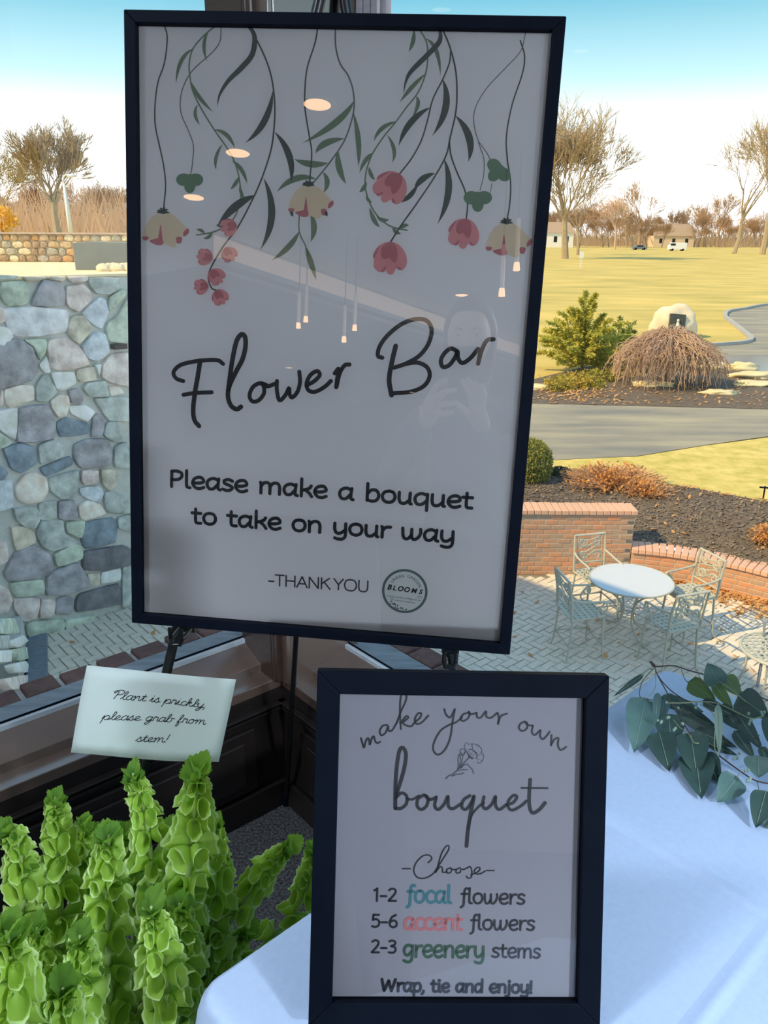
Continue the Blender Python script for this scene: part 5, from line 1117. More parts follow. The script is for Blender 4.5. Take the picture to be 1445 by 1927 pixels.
for sx_ in (-1, 1):
    mb = MB(); mb.tube(catmull([V((sx_ * .275, .27, .66)), V((sx_ * .29, .0, .66)), V((sx_ * .29, -.22, .64)), V((sx_ * .29, -.27, .60)), V((sx_ * .28, -.24, .57))], 4), .016, 8); put('arm', mb, gm, t, world=False, smooth=True)
    mb = MB(); mb.tube([(sx_ * .285, -.22, .64), (sx_ * .27, -.22, .3), (sx_ * .27, -.24, .012)], .015, 8); put('leg', mb, gm, t, world=False, smooth=True)

# ---------------------------------------------------------------- bare trees
def bare_tree(seed, h, spread=0.5, levels=5, trunk=0.22, r0_=None, lean=0.0, kids=4, tw=0.02, fan=0):
    r = rng(seed); mb = MB(); r0_ = r0_ or h * 0.018
    def br(p, d, L, rad, lv):
        n = 3; pts = [p]; q = p; dd = d
        for i in range(n):
            dd = (dd + V((r.gauss(0, .10), r.gauss(0, .10), r.gauss(.05, .06)))).normalized(); q = q + dd * (L / n); pts.append(q)
        rs = [max(tw, rad * (1 - .38 * i / n)) for i in range(n + 1)]
        mb.tube(pts, rs, 6 if lv == 0 else (4 if lv < 3 else 3), cap=False)
        if lv >= levels: return
        k = kids + (1 if lv < 2 else 0) + (1 if r.random() < .4 else 0) + (2 if lv == 0 and fan else 0)
        for j in range(k):
            t = 1.0 if j == 0 else r.uniform(.45 if lv else .75, 1.0)
            ip = min(n - 1, int(t * n)); b = pts[ip].lerp(pts[ip + 1], t * n - ip) if t < 1 else pts[-1]
            az = r.random() * 2 * PI; tilt = spread * r.uniform(.55, 1.25) * (0.55 if j == 0 else 1)
            e = dd.orthogonal().normalized(); f = dd.cross(e)
            nd = (dd * math.cos(tilt) + (e * math.cos(az) + f * math.sin(az)) * math.sin(tilt)).normalized()
            if nd.z < -.1: nd.z *= -.3
            br(b, nd, L * r.uniform(.62, .86), rs[-1] * r.uniform(.5, .72), lv + 1)
    br(V((0, 0, 0)), V((lean, 0, 1)).normalized(), h * trunk, r0_, 0)
    hz = max(v.z for v in mb.v); s_ = h / hz
    for v in mb.v: v.z *= s_; v.x *= s_; v.y *= s_
    return mb
def tree(name, mesh_mb, mt, loc, label, group=None, rz=0, sc=1.0):
    me = mesh_mb if not isinstance(mesh_mb, MB) else mesh_mb.mesh(name)
    if not me.materials: setmat(me, mt)
    o = bpy.data.objects.new(name, me); COL.objects.link(o); o.location = loc; o.rotation_euler = (0, 0, rz); o.scale = (sc, sc, sc)
    tag(o, label, 'tree', group); return o
gt = lambda x, y: onz(x, y, LZ)
def hpx(base, ytop):   # height of something standing at base whose top shows at row ytop
    px = proj(base)[0]; lo, hi = 0, 80
    for _ in range(40):
        m_ = (lo + hi) / 2
        if proj(base + V((0, 0, m_)))[1] > ytop: lo = m_
        else: hi = m_
    return lo
b = gt(1063, 487); tree('bare_tree', bare_tree(11, hpx(b, 168), .50, 6, .20, lean=.03, kids=3, tw=.032, fan=1, r0_=.52), M['bark'], b, 'tallest bare tree, its wide vase crown just right of the big sign')
b = gt(1087, 480); tree('bare_tree', bare_tree(12, hpx(b, 300), .5, 5, .3, lean=.1, kids=3, tw=.03), M['bark'], b, 'slimmer dark bare tree standing close behind the tallest one')
b = gt(1381, 477); tree('bare_tree', bare_tree(14, hpx(b, 225), .60, 5, .34, lean=.12, kids=3, tw=.045), M['bark'], b, 'leaning bare tree with a long clean trunk near the right edge')
b = gt(1434, 479); tree('bare_tree', bare_tree(15, hpx(b, 190), .55, 5, .26, lean=.04, kids=3, tw=.045), M['bark'], b, 'bare tree cut by the right edge of the picture')
b = gt(1157, 470); tree('bare_tree', bare_tree(16, hpx(b, 352), .6, 5, .3, kids=3, tw=.03), mat('pale_bark', (0.55, 0.36, 0.24), 0.9, var=(.6, .42, .3), scale=1), b, 'small pale-limbed bare tree in the middle of the course')
b = gt(1179, 466); tree('bare_tree', bare_tree(17, hpx(b, 365), .45, 5, .35, kids=3, tw=.03), M['bark'], b, 'thin bare tree right of the small pale-limbed one')
b = gt(1201, 464); tree('bare_tree', bare_tree(18, hpx(b, 322), .6, 5, .22, kids=3, tw=.04), M['bark_far'], b, 'broad brown bare tree at the centre of the far treeline')
b = gt(1305, 459); tree('bare_tree', bare_tree(19, hpx(b, 375), .65, 5, .25, kids=3, tw=.04), M['bark_far'], b, 'spreading bare tree right of the white van')
b = gt(1348, 464); tree('bare_tree', bare_tree(20, hpx(b, 345), .5, 5, .25, kids=3, tw=.04), M['bark_far'], b, 'upright bare tree left of the long-trunked leaning one')
O1 = 'first second third fourth fifth sixth seventh eighth ninth tenth eleventh twelfth thirteenth fourteenth fifteenth sixteenth seventeenth eighteenth nineteenth'.split()
NTH = O1 + ['twentieth'] + ['twenty-' + o for o in O1[:9]] + ['thirtieth'] + ['thirty-' + o for o in O1[:9]] + ['fortieth'] + ['forty-' + o for o in O1[:9]]
protos = []
for k_, (sd, sp) in enumerate(((31, .62), (32, .5), (33, .7), (34, .55))):
    me = bare_tree(sd, 10.0, sp, 5, .2, kids=3, tw=.014, r0_=.13, fan=1).mesh('far_bare_tree'); setmat(me, M['bark_far']); protos.append(me)
r = rng(77)
for i in range(46):
    x = 1030 + i * 10.5 + r.uniform(-4, 4); D = r.uniform(300, 420); d = ray(x, 455); q = V((d.x / d.y * D, D, LZ)); top = r.uniform(375, 415) if x < 1260 else r.uniform(385, 425)
    s_ = hpx(q, top) / 10; tree('bare_tree', protos[i % 4], None, q, 'bare brown tree in the far treeline, ' + NTH[i] + ' from the big sign rightward', 'far treeline right of the big sign', r.random() * 6, s_)
# brush under the far treeline
mb = MB()
for i in range(3000):
    x = r.uniform(1020, 1500); D = r.uniform(330, 450); d = ray(x, 455); q = V((d.x / d.y * D, D, LZ)); h = r.uniform(2, 9); a = r.uniform(-.5, .5)
    mb.add([q, q + V((.35, 0, 0)), q + V((h * a, 0, h))], [(0, 1, 2)])
tag(put('distant_brush', mb, mat('far_brush', (.52, .38, .27), .95, var=(.42, .30, .2), scale=.1), kind='stuff', fixn=False), 'brown brush below the far treeline', 'brush')
# left side, beyond the terrace
def lt(x, D, z=WTOP): d = ray(x, 440); return V((d.x / d.y * D, D, z))
flat('upper_ground', [V((-60, 40, WTOP + .02)), V((-2, 40, WTOP + .02)), V((30, 400, WTOP + .02)), V((-260, 400, WTOP + .02))], M['lawn'], 'pale grass beyond the terrace')
b = lt(108, 90); tree('bare_tree', bare_tree(47, hpx(b, 212), .44, 6, .15, kids=3, tw=.012, fan=1, r0_=.26), M['bark'], b, 'big bare tree with a fan crown above the terrace wall')
for i, (x, y, D, lab) in enumerate(((18, 262, 130, 'olive-brown tree left of the big fan-crowned tree'), (60, 330, 120, 'low tangled tree before the fan-crowned tree'), (150, 330, 150, 'bare tree just right of the lamp post'), (178, 345, 160, 'reddish bare tree between lamp post and sign'), (205, 330, 120, 'thin tree nearer the left side of the sign'), (228, 345, 170, 'bare tree touching the left side of the sign'))):
    b = lt(x, D); me = protos[i % 4]
    if i == 0: me = protos[2].copy(); me.materials.clear(); setmat(me, mat('olive_bark', (0.34, 0.26, 0.10), .9, var=(.42, .33, .14), scale=.4))
    tree('bare_tree', me, None, b, lab, rz=i * 1.3, sc=hpx(b, y) / 10)
for i in range(22):
    b = lt(2 + i * 10.8 + r.uniform(-4, 4), r.uniform(150, 210)); tree('bare_tree', protos[i % 4], None, b, 'bare brown tree in the thicket behind the terrace wall, ' + NTH[i] + ' from the left', 'thicket behind the terrace wall', r.random() * 6, hpx(b, r.uniform(345, 395)) / 10)
mb = MB()
for i in range(1900):
    q = lt(r.uniform(-40, 260), r.uniform(95, 200)); h = r.uniform(1.5, 7.5); a = r.uniform(-.5, .5)
    mb.add([q, q + V((.2, 0, 0)), q + V((h * a, 0, h))], [(0, 1, 2)])
tag(put('thicket_brush', mb, mat('pinkish_twigs', (0.62, 0.42, 0.30), .95, var=(.48, .34, .22), scale=.1), kind='stuff', fixn=False), 'pinkish brush behind the terrace wall', 'brush')
def leafball(mb, c, rx, ry, rz_, n, size, r, droop=0.0, shell=0.55):
    for _ in range(n):
        v = V((r.gauss(0, 1), r.gauss(0, 1), r.gauss(0, 1))).normalized() * (shell + (1 - shell) * r.random())
        q = c + V((v.x * rx, v.y * ry, v.z * rz_)); a = V((r.gauss(0, 1), r.gauss(0, 1), r.gauss(0, 1) - droop)).normalized(); b_ = a.orthogonal().normalized()
        b_ = (b_ * math.cos(r.random() * 6) + a.cross(b_) * math.sin(r.random() * 6)); s_ = size * r.uniform(.6, 1.3)
        mb.add([q, q + a * s_ * .5 + b_ * s_ * .22, q + a * s_, q + a * s_ * .5 - b_ * s_ * .22], [(0, 1, 2, 3)])
b = lt(6, 60); t = thing('yellow_bush', 'bright orange-yellow bush at the far left behind the terrace wall', 'bush', loc=b)
mb = MB(); leafball(mb, b + V((0, 0, hpx(b, 412))), 1.1, 1, .9, 500, .35, r); put('foliage', mb, mat('yellow_foliage', (0.85, 0.45, 0.05), .8, var=(.9, .6, .1), scale=1, trans=.2), t, fixn=False)
put('stem', MB().tube([b, b + V((0, 0, 1.2))], .05, 6), M['bark'], t)
# street lamp
b = lt(134, 55); hh = hpx(b, 345); t = thing('street_lamp', 'pale street lamp post in front of the bare trees on the left', 'street lamp', loc=b); wm = mat('white_paint', (.8, .8, .78), .5, var=(.75, .75, .73))
put('pole', MB().tube([b, b + V((-.1, 0, hh))], [.16, .09], 10), wm, t, smooth=True)
put('arm', MB().tube(catmull([b + V((-.1, 0, hh - .1)), b + V((-.1, 0, hh + .3)), b + V((.1, 0, hh + .5)), b + V((.35, 0, hh + .5))], 4), .05, 8), wm, t, smooth=True)
put('lamp_head', MB().lathe([(0.02, .1), (.12, .06), (.3, -.05), (.28, -.12), (.02, -.14)], 14, Matrix.Translation(b + V((.5, 0, hh + .5)))), wm, t, smooth=True)
# parked car on the far left lot
def car(px, D, z, name, lab, m_, L=4.4, H=1.5, van=False):
    d = ray(px, 440); b = V((d.x / d.y * D, D, z)); t = thing(name, lab, 'car' if not van else 'van', loc=b); W_ = 1.8
    prof = [(-L / 2, .3), (-L / 2, .8), (-L * .36, .9), (-L * .24, H), (L * .2, H), (L * .34, .95), (L / 2, .85), (L / 2, .3)] if not van else [(-L / 2, .35), (-L / 2, 1.2), (-L * .4, H), (L / 2, H), (L / 2, .35)]
    mb = MB(); mb.prism([V((x, -W_ / 2, y)) for x, y in prof], (0, W_, 0)); put('body', mb, m_, t, world=False, bevel=.05)
    mb = MB(); mb.box(-L * .22 if not van else -L * .44, L * .18 if not van else -L * .15, -W_ / 2 - .01, W_ / 2 + .01, H * .64, H * .9); put('window', mb, M['blackmetal'], t, world=False)
    for x in (-L * .3, L * .3):
        mb = MB(); mb.tube([(x, -W_ / 2 - .02, .32), (x, W_ / 2 + .02, .32)], .32, 14); put('wheel', mb, M['black'], t, world=False)
# houses and van across the course
def house(px, D, w, h, lab, wallc, z=LZ):
    d = ray(px, 450); b = V((d.x / d.y * D, D, z)); t = thing('house', lab, 'house', loc=b)
    put('wall', MB().box(-w / 2, w / 2, 0, 8, 0, h), wallc, t, world=False)
    mb = MB(); mb.prism([V((-w / 2 - .5, -.5, h)), V((w / 2 + .5, -.5, h)), V((w / 2 - 1, 4, h + w * .28)), V((-w / 2 + 1, 4, h + w * .28))], (0, .2, 0)); mb.prism([V((-w / 2 - .5, 8.5, h)), V((w / 2 + .5, 8.5, h)), V((w / 2 - 1, 4, h + w * .28)), V((-w / 2 + 1, 4, h + w * .28))], (0, .2, 0))
    put('roof', mb, mat('brown_shingle', (.38, .27, .19), .9, var=(.44, .32, .22)), t, world=False)
    for i in range(3):
        x = -w * .32 + i * w * .32; put('window', MB().box(x - .6, x + .6, -.05, .02, h * .35, h * .75), M['blackmetal'], t, world=False)
wc_ = mat('white_siding', (.8, .78, .72), .7, var=(.85, .82, .76)); tc_ = mat('tan_siding', (.62, .48, .34), .8, var=(.7, .55, .4))
house(1045, 300, 13, 5, 'white house beside the frame of the big sign', wc_); house(1268, 330, 16, 4.2, 'tan house with a brown roof behind the white van', tc_)
house(1205, 380, 13, 3.6, 'white house deep in the treeline near the broad brown tree', wc_)
car(1277, 250, LZ, 'van', 'white van parked across the course', mat('white_van_paint', (.85, .87, .9), .4, var=(.8, .82, .85)), 5.2, 2.3, True)
car(1206, 260, LZ, 'car', 'dark car parked left of the white van', mat('dark_car_paint', (.12, .16, .2), .3, var=(.14, .18, .22)))
car(185, 210, WTOP, 'car', 'silver car behind the terrace wall', mat('silver_car_paint', (.6, .65, .7), .3, var=(.55, .6, .65)))
# marker sign on the grass
b = gt(1092, 505); hh = hpx(b, 474); t = thing('marker_sign', 'white marker sign on the grass below the tallest bare tree', 'sign', loc=b)
put('post', MB().box(-.06, .06, -.05, .05, 0, hh), wm, t, world=False); put('panel', MB().box(-.28, .28, -.09, -.05, hh * .62, hh * 1.02), wm, t, world=False)
# ---------------------------------------------------------------- planting beyond the driveway
def ev(name, px, D, w, h, n, size, m_, lab, seed, drooping=False, lumps=7):
    r = rng(seed); d = ray(px, 700); b = V((d.x / d.y * D, D, LZ + .02)); t = thing(name, lab, 'shrub', loc=b); mb = MB()
    for i in range(lumps * 9):        # feathery sprays rising and drooping outward
        a = r.random() * 6.28; k_ = r.random() ** .6; hh = h * (1 - .55 * k_ * k_) * r.uniform(.45, 1.08)
        p0 = b + V((math.cos(a) * k_ * w * .15, math.sin(a) * k_ * w * .12, h * .08)); p1 = b + V((math.cos(a) * k_ * w * .36, math.sin(a) * k_ * w * .3, hh * .8)); p2 = b + V((math.cos(a) * k_ * w * .56, math.sin(a) * k_ * w * .46, hh * .96 - .1 * k_))
        C = catmull([p0, p1, p2], 6)
        for q_ in range(n // (lumps * 9)):
            u = r.random() ** .6 * (len(C) - 1.01); q = C[int(u)].lerp(C[int(u) + 1], u % 1); dr = (C[int(u) + 1] - C[int(u)]).normalized(); s_ = size * r.uniform(.5, 1.2) * (1.25 - u / len(C) * .6)
            dv = (dr * .7 + V((r.gauss(0, .6), r.gauss(0, .6), r.gauss(-.25, .4)))).normalized(); e = dv.orthogonal().normalized()
            mb.add([q, q + dv * s_ * .5 + e * s_ * .13, q + dv * s_, q + dv * s_ * .5 - e * s_ * .13], [(0, 1, 2, 3)])
    put('foliage', mb, m_, t, fixn=False); put('stem', MB().tube([b, b + V((0, 0, h * .4))], .05, 6), M['bark'], t); return b
GR = mat('yellow_green_juniper', (0.44, 0.44, 0.06), .8, var=(.68, .60, .12), scale=2, trans=.25)
ev('juniper', 1094, 26.2, 3.1, 2.5, 26000, .18, GR, 'yellow-green juniper shrub across the driveway beside the big sign', 61, lumps=10)
ev('juniper', 1160, 27.6, 2.2, 1.6, 6000, .18, mat('green_juniper', (0.20, 0.26, 0.05), .8, var=(.30, .32, .06), scale=2, trans=.25), 'lower green juniper between the tall one and the weeping shrub', 62)
# weeping bare shrub: arching twigs from a short trunk
d = ray(1253, 700); b = V((d.x / d.y * 23.9, 23.9, LZ + .03)); t = thing('weeping_shrub', 'weeping bare shrub with arching pinkish twigs before the boulder', 'shrub', loc=b)
put('trunk', MB().tube([b, b + V((.05, 0, .8)), b + V((0, 0, 1.5))], [.06, .05, .04], 8), M['bark'], t, smooth=True)
r = rng(71); mb = MB()
for i in range(700):
    a = r.random() * 2 * PI; rad = 1.74 * math.sqrt(r.uniform(.04, 1)) * r.uniform(.85, 1.08); top = 1.70 * (1 - .25 * (rad / 1.65) ** 2) * r.uniform(.80, 1.06); c, s_ = math.cos(a), math.sin(a); end = r.uniform(.05, .9)
    pts = catmull([b + V((c * rad * .15, s_ * rad * .15, 1.45)), b + V((c * rad * .55, s_ * rad * .5, top)), b + V((c * rad * .9, s_ * rad * .8, top * .82)), b + V((c * rad * 1.03 + r.gauss(0, .12), s_ * rad * .9, max(.03, top * .82 - end * 1.3)))], 3)
    pts = [q + V((r.gauss(0, .035), r.gauss(0, .035), r.gauss(0, .03))) for q in pts]
    for q_ in range(3):
        q0 = pts[2 + int(r.random() * (len(pts) - 3))]; mb.tube([q0, q0 + V((r.gauss(0, .1), r.gauss(0, .08), r.uniform(-.25, .08)))], .008, 3, cap=False)
    mb.tube(pts, .009, 3, cap=False)
o = put('hanging_twigs', mb, mat('pinkish_bark', (0.48, 0.32, 0.22), .9, var=(.6, .42, .3), scale=3), t, fixn=False); o['kind'] = 'stuff'
# ground cover and edging rocks
mb = MB(); r = rng(73)
for (x, y, rx) in ((1060, 728, .6), (1085, 722, .8), (1120, 716, .8), (1155, 706, .9), (1195, 698, .9), (1225, 694, .8), (1050, 735, .5), (1100, 730, .6)):
    q = G_(x, y); leafball(mb, q + V((0, 0, .08)), rx, rx * .8, .26, 1100, .11, r)
tag(put('ground_cover', mb, mat('gold_green_ground_cover', (0.52, 0.36, 0.06), .85, var=(.34, .34, .06), scale=1.5, trans=.2), kind='stuff', fixn=False), 'gold-green ground cover creeping below the juniper', 'ground cover')
r = rng(74); pts = [G_(r.uniform(1010, 1445), r.uniform(700, 765)) + V((0, 0, .05)) for _ in range(500)] + [G_(r.gauss(1090, 45), r.gauss(742, 7)) + V((0, 0, .05)) for _ in range(330)]
chipfield('fallen_leaves', pts, .06, M['litter'], 'orange dead leaves strewn over the mulch island', 'leaves', 75)
def rockmesh(seed, sx_, sy_, sz_, m_, sub=3, rough=.22):
    bm = bmesh.new(); bmesh.ops.create_icosphere(bm, subdivisions=sub, radius=1)
    for v in bm.verts:
        k_ = 1 + rough * noise.noise(v.co * 1.3 + V((seed, 0, 0))) + rough * .5 * noise.noise(v.co * 3.1 + V((0, seed, 0))); v.co *= k_
        v.co = V((v.co.x * sx_, v.co.y * sy_, v.co.z * sz_))
    me = bpy.data.meshes.new('rock'); bm.to_mesh(me); bm.free(); setmat(me, m_); me.polygons.foreach_set('use_smooth', [True] * len(me.polygons)); return me
SR = mat('pale_sandstone', (0.66, 0.55, 0.30), .9, var=(.78, .68, .42), scale=1.4, bump=.5, bscale=5)
for i, (x, y, w, h, lab) in enumerate(((1224, 727, .62, .10, 'flat pale rock below the weeping shrub'), (1352, 742, .48, .08, 'flat pale rock alone in the mulch below the puddle'), (1345, 694, .62, .14, 'layered tan rock beside the puddle'), (1397, 697, .55, .18, 'brightest white-topped rock beside the puddle'),
                                         (1415, 712, .62, .14, 'rugged yellow rock in the middle of the right-hand rocks'), (1418, 727, .60, .10, 'long low rock under the rugged yellow one'), (1448, 712, .5, .12, 'tan rock cut by the right edge of the picture'), (1008, 733, .5, .1, 'greenish flat rock beside the frame of the big sign'))):
    q = G_(x, y); o = bpy.data.objects.new('garden_rock', rockmesh(i * 3.7 + 1, w, w * .5, h, SR, 3, .55)); COL.objects.link(o); o.location = q + V((0, 0, h * .45 + .02)); o.rotation_euler = (0, 0, r.uniform(-.2, .2)); tag(o, lab, 'rock', 'garden rocks in the mulch island')
# memorial boulder with plaque
b = gt(1264, 634); k_ = (b - EYE).length / FPX
t = thing('memorial_boulder', 'pale boulder with a dark plaque standing on the grass', 'boulder', loc=b)
me = rockmesh(5.3, 42 * k_, 26 * k_, 36 * k_, mat('pale_granite', (0.68, 0.56, 0.40), .9, var=(.80, .70, .52), scale=.8, bump=.4, bscale=3), 4, .2)
inst('rock', me, t, Matrix.Translation((0, 0, 18 * k_)))
PQ = Matrix.Translation((-3 * k_, -26.0 * k_, 26 * k_)) @ Matrix.Rotation(R(-14), 4, 'X') @ Matrix.Rotation(R(4), 4, 'Y')
mb = MB(); mb.box(-13.5 * k_, 13.5 * k_, -1.5 * k_, 4 * k_, -16 * k_, 15 * k_, PQ); put('plaque', mb, mat('dark_bronze', (.06, .06, .05), .5, metal=.3, var=(.09, .085, .07)), t, world=False, bevel=.02)
mb = MB(); mb.tube([PQ @ V((0, -2 * k_, -14 * k_)), PQ @ V((0, -3 * k_, -4 * k_)), PQ @ V((0, -3 * k_, 1 * k_))], [4.5 * k_, 3.6 * k_, 2 * k_], 8); mb.tube([PQ @ V((0, -3 * k_, 1 * k_)), PQ @ V((0, -3 * k_, 6 * k_))], [2.4 * k_, 2.0 * k_], 8); put('relief_figure', mb, mat('pale_bronze', (.55, .58, .52), .5, var=(.6, .62, .56)), t, world=False, smooth=True)
# boxwood and the shrubs by the brick wall
def ball(px, py, rpx, z, lab, m_, n, size, name, cat='shrub', squash=1.0, seed=1, shell=.86):
    b = onz(px, py, z); k_ = (b - EYE).length / FPX * rpx; t = thing(name, lab, cat, loc=b); r = rng(seed)
    mb = MB(); leafball(mb, b + V((0, 0, k_ * squash)), k_, k_, k_ * squash, n, size, r, shell=shell)
    core = MB(); core.lathe([(k_ * .82 * math.sin(a), k_ * squash - k_ * .82 * squash * math.cos(a)) for a in [PI * (i + .3) / 12.6 for i in range(13)]], 16, Matrix.Translation(b))
    put('foliage', mb, m_, t, fixn=False)
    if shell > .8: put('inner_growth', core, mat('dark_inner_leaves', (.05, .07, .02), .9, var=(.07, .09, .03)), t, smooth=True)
    put('stem', MB().tube([b - V((0, 0, .05)), b + V((0, 0, k_))], .03, 6), M['bark'], t); return t
ball(995, 917, 40, -2.85, 'clipped round boxwood beside the big sign above the brick wall', mat('olive_boxwood', (0.24, 0.26, 0.05), .8, var=(.36, .34, .08), scale=5, trans=.15), 9000, .05, 'boxwood', squash=1.15, seed=81)
def twig_shrub(px, py, w, h, z, lab, m_, n, seed, name='twiggy_shrub'):
    b = onz(px, py, z); t = thing(name, lab, 'shrub', loc=b); r = rng(seed); mb = MB(); lf = MB()
    for i in range(n):
        a = r.random() * 6.28; k_ = r.uniform(.2, 1); e = b + V((math.cos(a) * w * k_, math.sin(a) * w * .7 * k_, h * r.uniform(.5, 1) * (1.1 - .4 * k_)))
        m1 = b.lerp(e, .5) + V((0, 0, h * .12)); mb.tube([b + V((math.cos(a), math.sin(a), 0)) * w * .1, m1, e], .006, 3, cap=False)
        for q in range(2): leafball(lf, e.lerp(m1, r.random() * .8), .05, .05, .05, 2, .07, r)
    put('twigs', mb, mat('tan_twigs_' + name + str(seed), (.5, .32, .2), .9, var=(.6, .4, .26), scale=3), t, fixn=False)['kind'] = 'stuff'
    put('foliage', lf, m_, t, fixn=False)['kind'] = 'stuff'
rust = mat('rusty_leaves', (0.66, 0.28, 0.08), .8, var=(.78, .44, .16), scale=5, trans=.25)
twig_shrub(1150, 932, 1.05, .62, -2.95, 'rusty twiggy shrub behind the taller brick wall', rust, 620, 91)
twig_shrub(1215, 950, .55, .5, -2.95, 'smaller rusty shrub where the tall brick wall steps down', rust, 260, 92)
twig_shrub(1452, 1030, .42, .40, -2.98, 'orange-leaved shrub at the right edge above the low brick wall', rust, 260, 93)
ball(1052, 912, 28, -2.9, 'dark low spreading shrub right of the boxwood', mat('dark_shrub_leaves', (.05, .06, .04), .8, var=(.08, .09, .05), scale=4), 2600, .06, 'dark_shrub', squash=.55, seed=83)
b = onz(1434, 948, -2.75); t = thing('garden_stake', 'black T-shaped stake in the bed by the right edge', 'stake', loc=b)
put('post', MB().tube([b, b + V((0, 0, .32))], .014, 8), M['blackmetal'], t); put('crossbar', MB().tube([b + V((-.09, 0, .30)), b + V((.12, 0, .28))], .016, 8), M['blackmetal'], t)
# ================================================================ bells of Ireland in a bucket on the floor
M['bell'] = mat('bell_green', (0.36, 0.52, 0.06), .45, var=(.46, .62, .10), scale=60, trans=.28, tcol=(.62, .88, .05), bump=.12, bscale=120, rnd=[(.8, .9, .9), (1, 1, 1), (1.15, 1.05, .8), (.9, 1.0, 1.2)])
M['bellrim'] = mat('pale_bell_rim', (0.52, 0.68, 0.26), .45, var=(.6, .75, .34), scale=60, trans=.3, tcol=(.7, .95, .25))
M['bleaf'] = mat('toothed_leaf_green', (0.17, 0.36, 0.05), .45, var=(.27, .50, .09), scale=90, trans=.4, tcol=(.45, .8, .06), bump=.35, bscale=150, rnd=[(.8, .9, 1.0), (1, 1, 1), (1.1, 1.05, .8)])
M['bstem'] = mat('pale_green_stem', (0.34, 0.48, 0.14), .5, var=(.40, .54, .18), scale=20, trans=.2)
def bell_mesh(seed, wavy=.07):
    r = rng(seed); n = 15; ph = r.random() * 6; prof = [(.12, 0), (.34, .08), (.58, .28), (.76, .56), (.88, .84), (.96, 1.08), (1.02, 1.20)]
    vs = []; fs = []
    for i, (rad, z) in enumerate(prof):
        t = i / (len(prof) - 1)
        for k in range(n):
            a = 2 * PI * k / n; lobe = math.cos(5 * a + ph); el = 1 + .20 * math.cos(2 * a) + (.16 * max(0, math.cos(a)) ** 8)
            rr_ = rad * el * (1 + wavy * lobe * t ** 3); zz = z * (1 - .10 * t * math.cos(a)) + .07 * lobe * t ** 4 + r.uniform(-.02, .02) * t
            vs.append((rr_ * math.cos(a), rr_ * math.sin(a), zz * 1.45))
    for i in range(len(prof) - 1):
        for k in range(n): fs.append((i * n + k, i * n + (k + 1) % n, (i + 1) * n + (k + 1) % n, (i + 1) * n + k))
    fs.append(tuple(range(n))[::-1]); L = len(vs)      # base, small inner flower
    vs += [(.16 * math.cos(a), .16 * math.sin(a), .12) for a in [2 * PI * k / 6 for k in range(6)]] + [(0, 0, .5)]
    fs += [(L + k, L + (k + 1) % 6, L + 6) for k in range(6)]
    mb = MB(); mb.add(vs, fs)
    for i in range(5 * n, 6 * n): mb.mi[i] = 1
    me = mb.mesh('bell'); setmat(me, [M['bell'], M['bellrim']]); me.polygons.foreach_set('use_smooth', [True] * len(me.polygons)); return me
def tooth_leaf(seed):
    r = rng(seed); vs = [(0, 0, 0)]; n = 36; rings = 4
    for j in range(1, rings + 1):
        u = j / rings
        for k in range(n + 1):
            a = -2.05 + 4.1 * k / n; tooth = (abs(math.sin(k * PI / 3)) * .10 + .04 * (k % 2)) * u
            lob = .10 * math.cos(a * 3.2) * u; rad = u * (1 + tooth + lob) * (1 - .12 * abs(a) / 2)
            x = rad * math.sin(a) * .72; y = rad * (math.cos(a) * .5 + .5 * u)
            vs.append((x, y, .05 * math.sin(a * 5 + seed) * u * u + .22 * u * u * (abs(x)) + .05 * math.sin(seed * 2 + u * 5) + r.uniform(-.02, .02)))
    fs = [(0, 1 + k, 2 + k) for k in range(n)]
    for j in range(rings - 1):
        b = 1 + j * (n + 1)
        fs += [(b + k, b + n + 1 + k, b + n + 2 + k, b + k + 1) for k in range(n)]
    mb = MB(); mb.add(vs, fs); me = mb.mesh('leaf'); setmat(me, M['bleaf']); me.polygons.foreach_set('use_smooth', [True] * len(me.polygons)); return me
BELLS = [bell_mesh(i) for i in range(6)]; LEAVES = [tooth_leaf(i) for i in range(4)]
def aim(p, z, roll, s):
    z = z.normalized(); x = z.orthogonal().normalized(); y = z.cross(x); c, n_ = math.cos(roll), math.sin(roll)
    X = x * c + y * n_; Y = z.cross(X); m_ = Matrix((X, Y, z)).transposed().to_4x4() @ Matrix.Diagonal((s, s, s, 1)); m_.translation = p; return m_
BUC = V((-0.42, 0.93, 0.0))
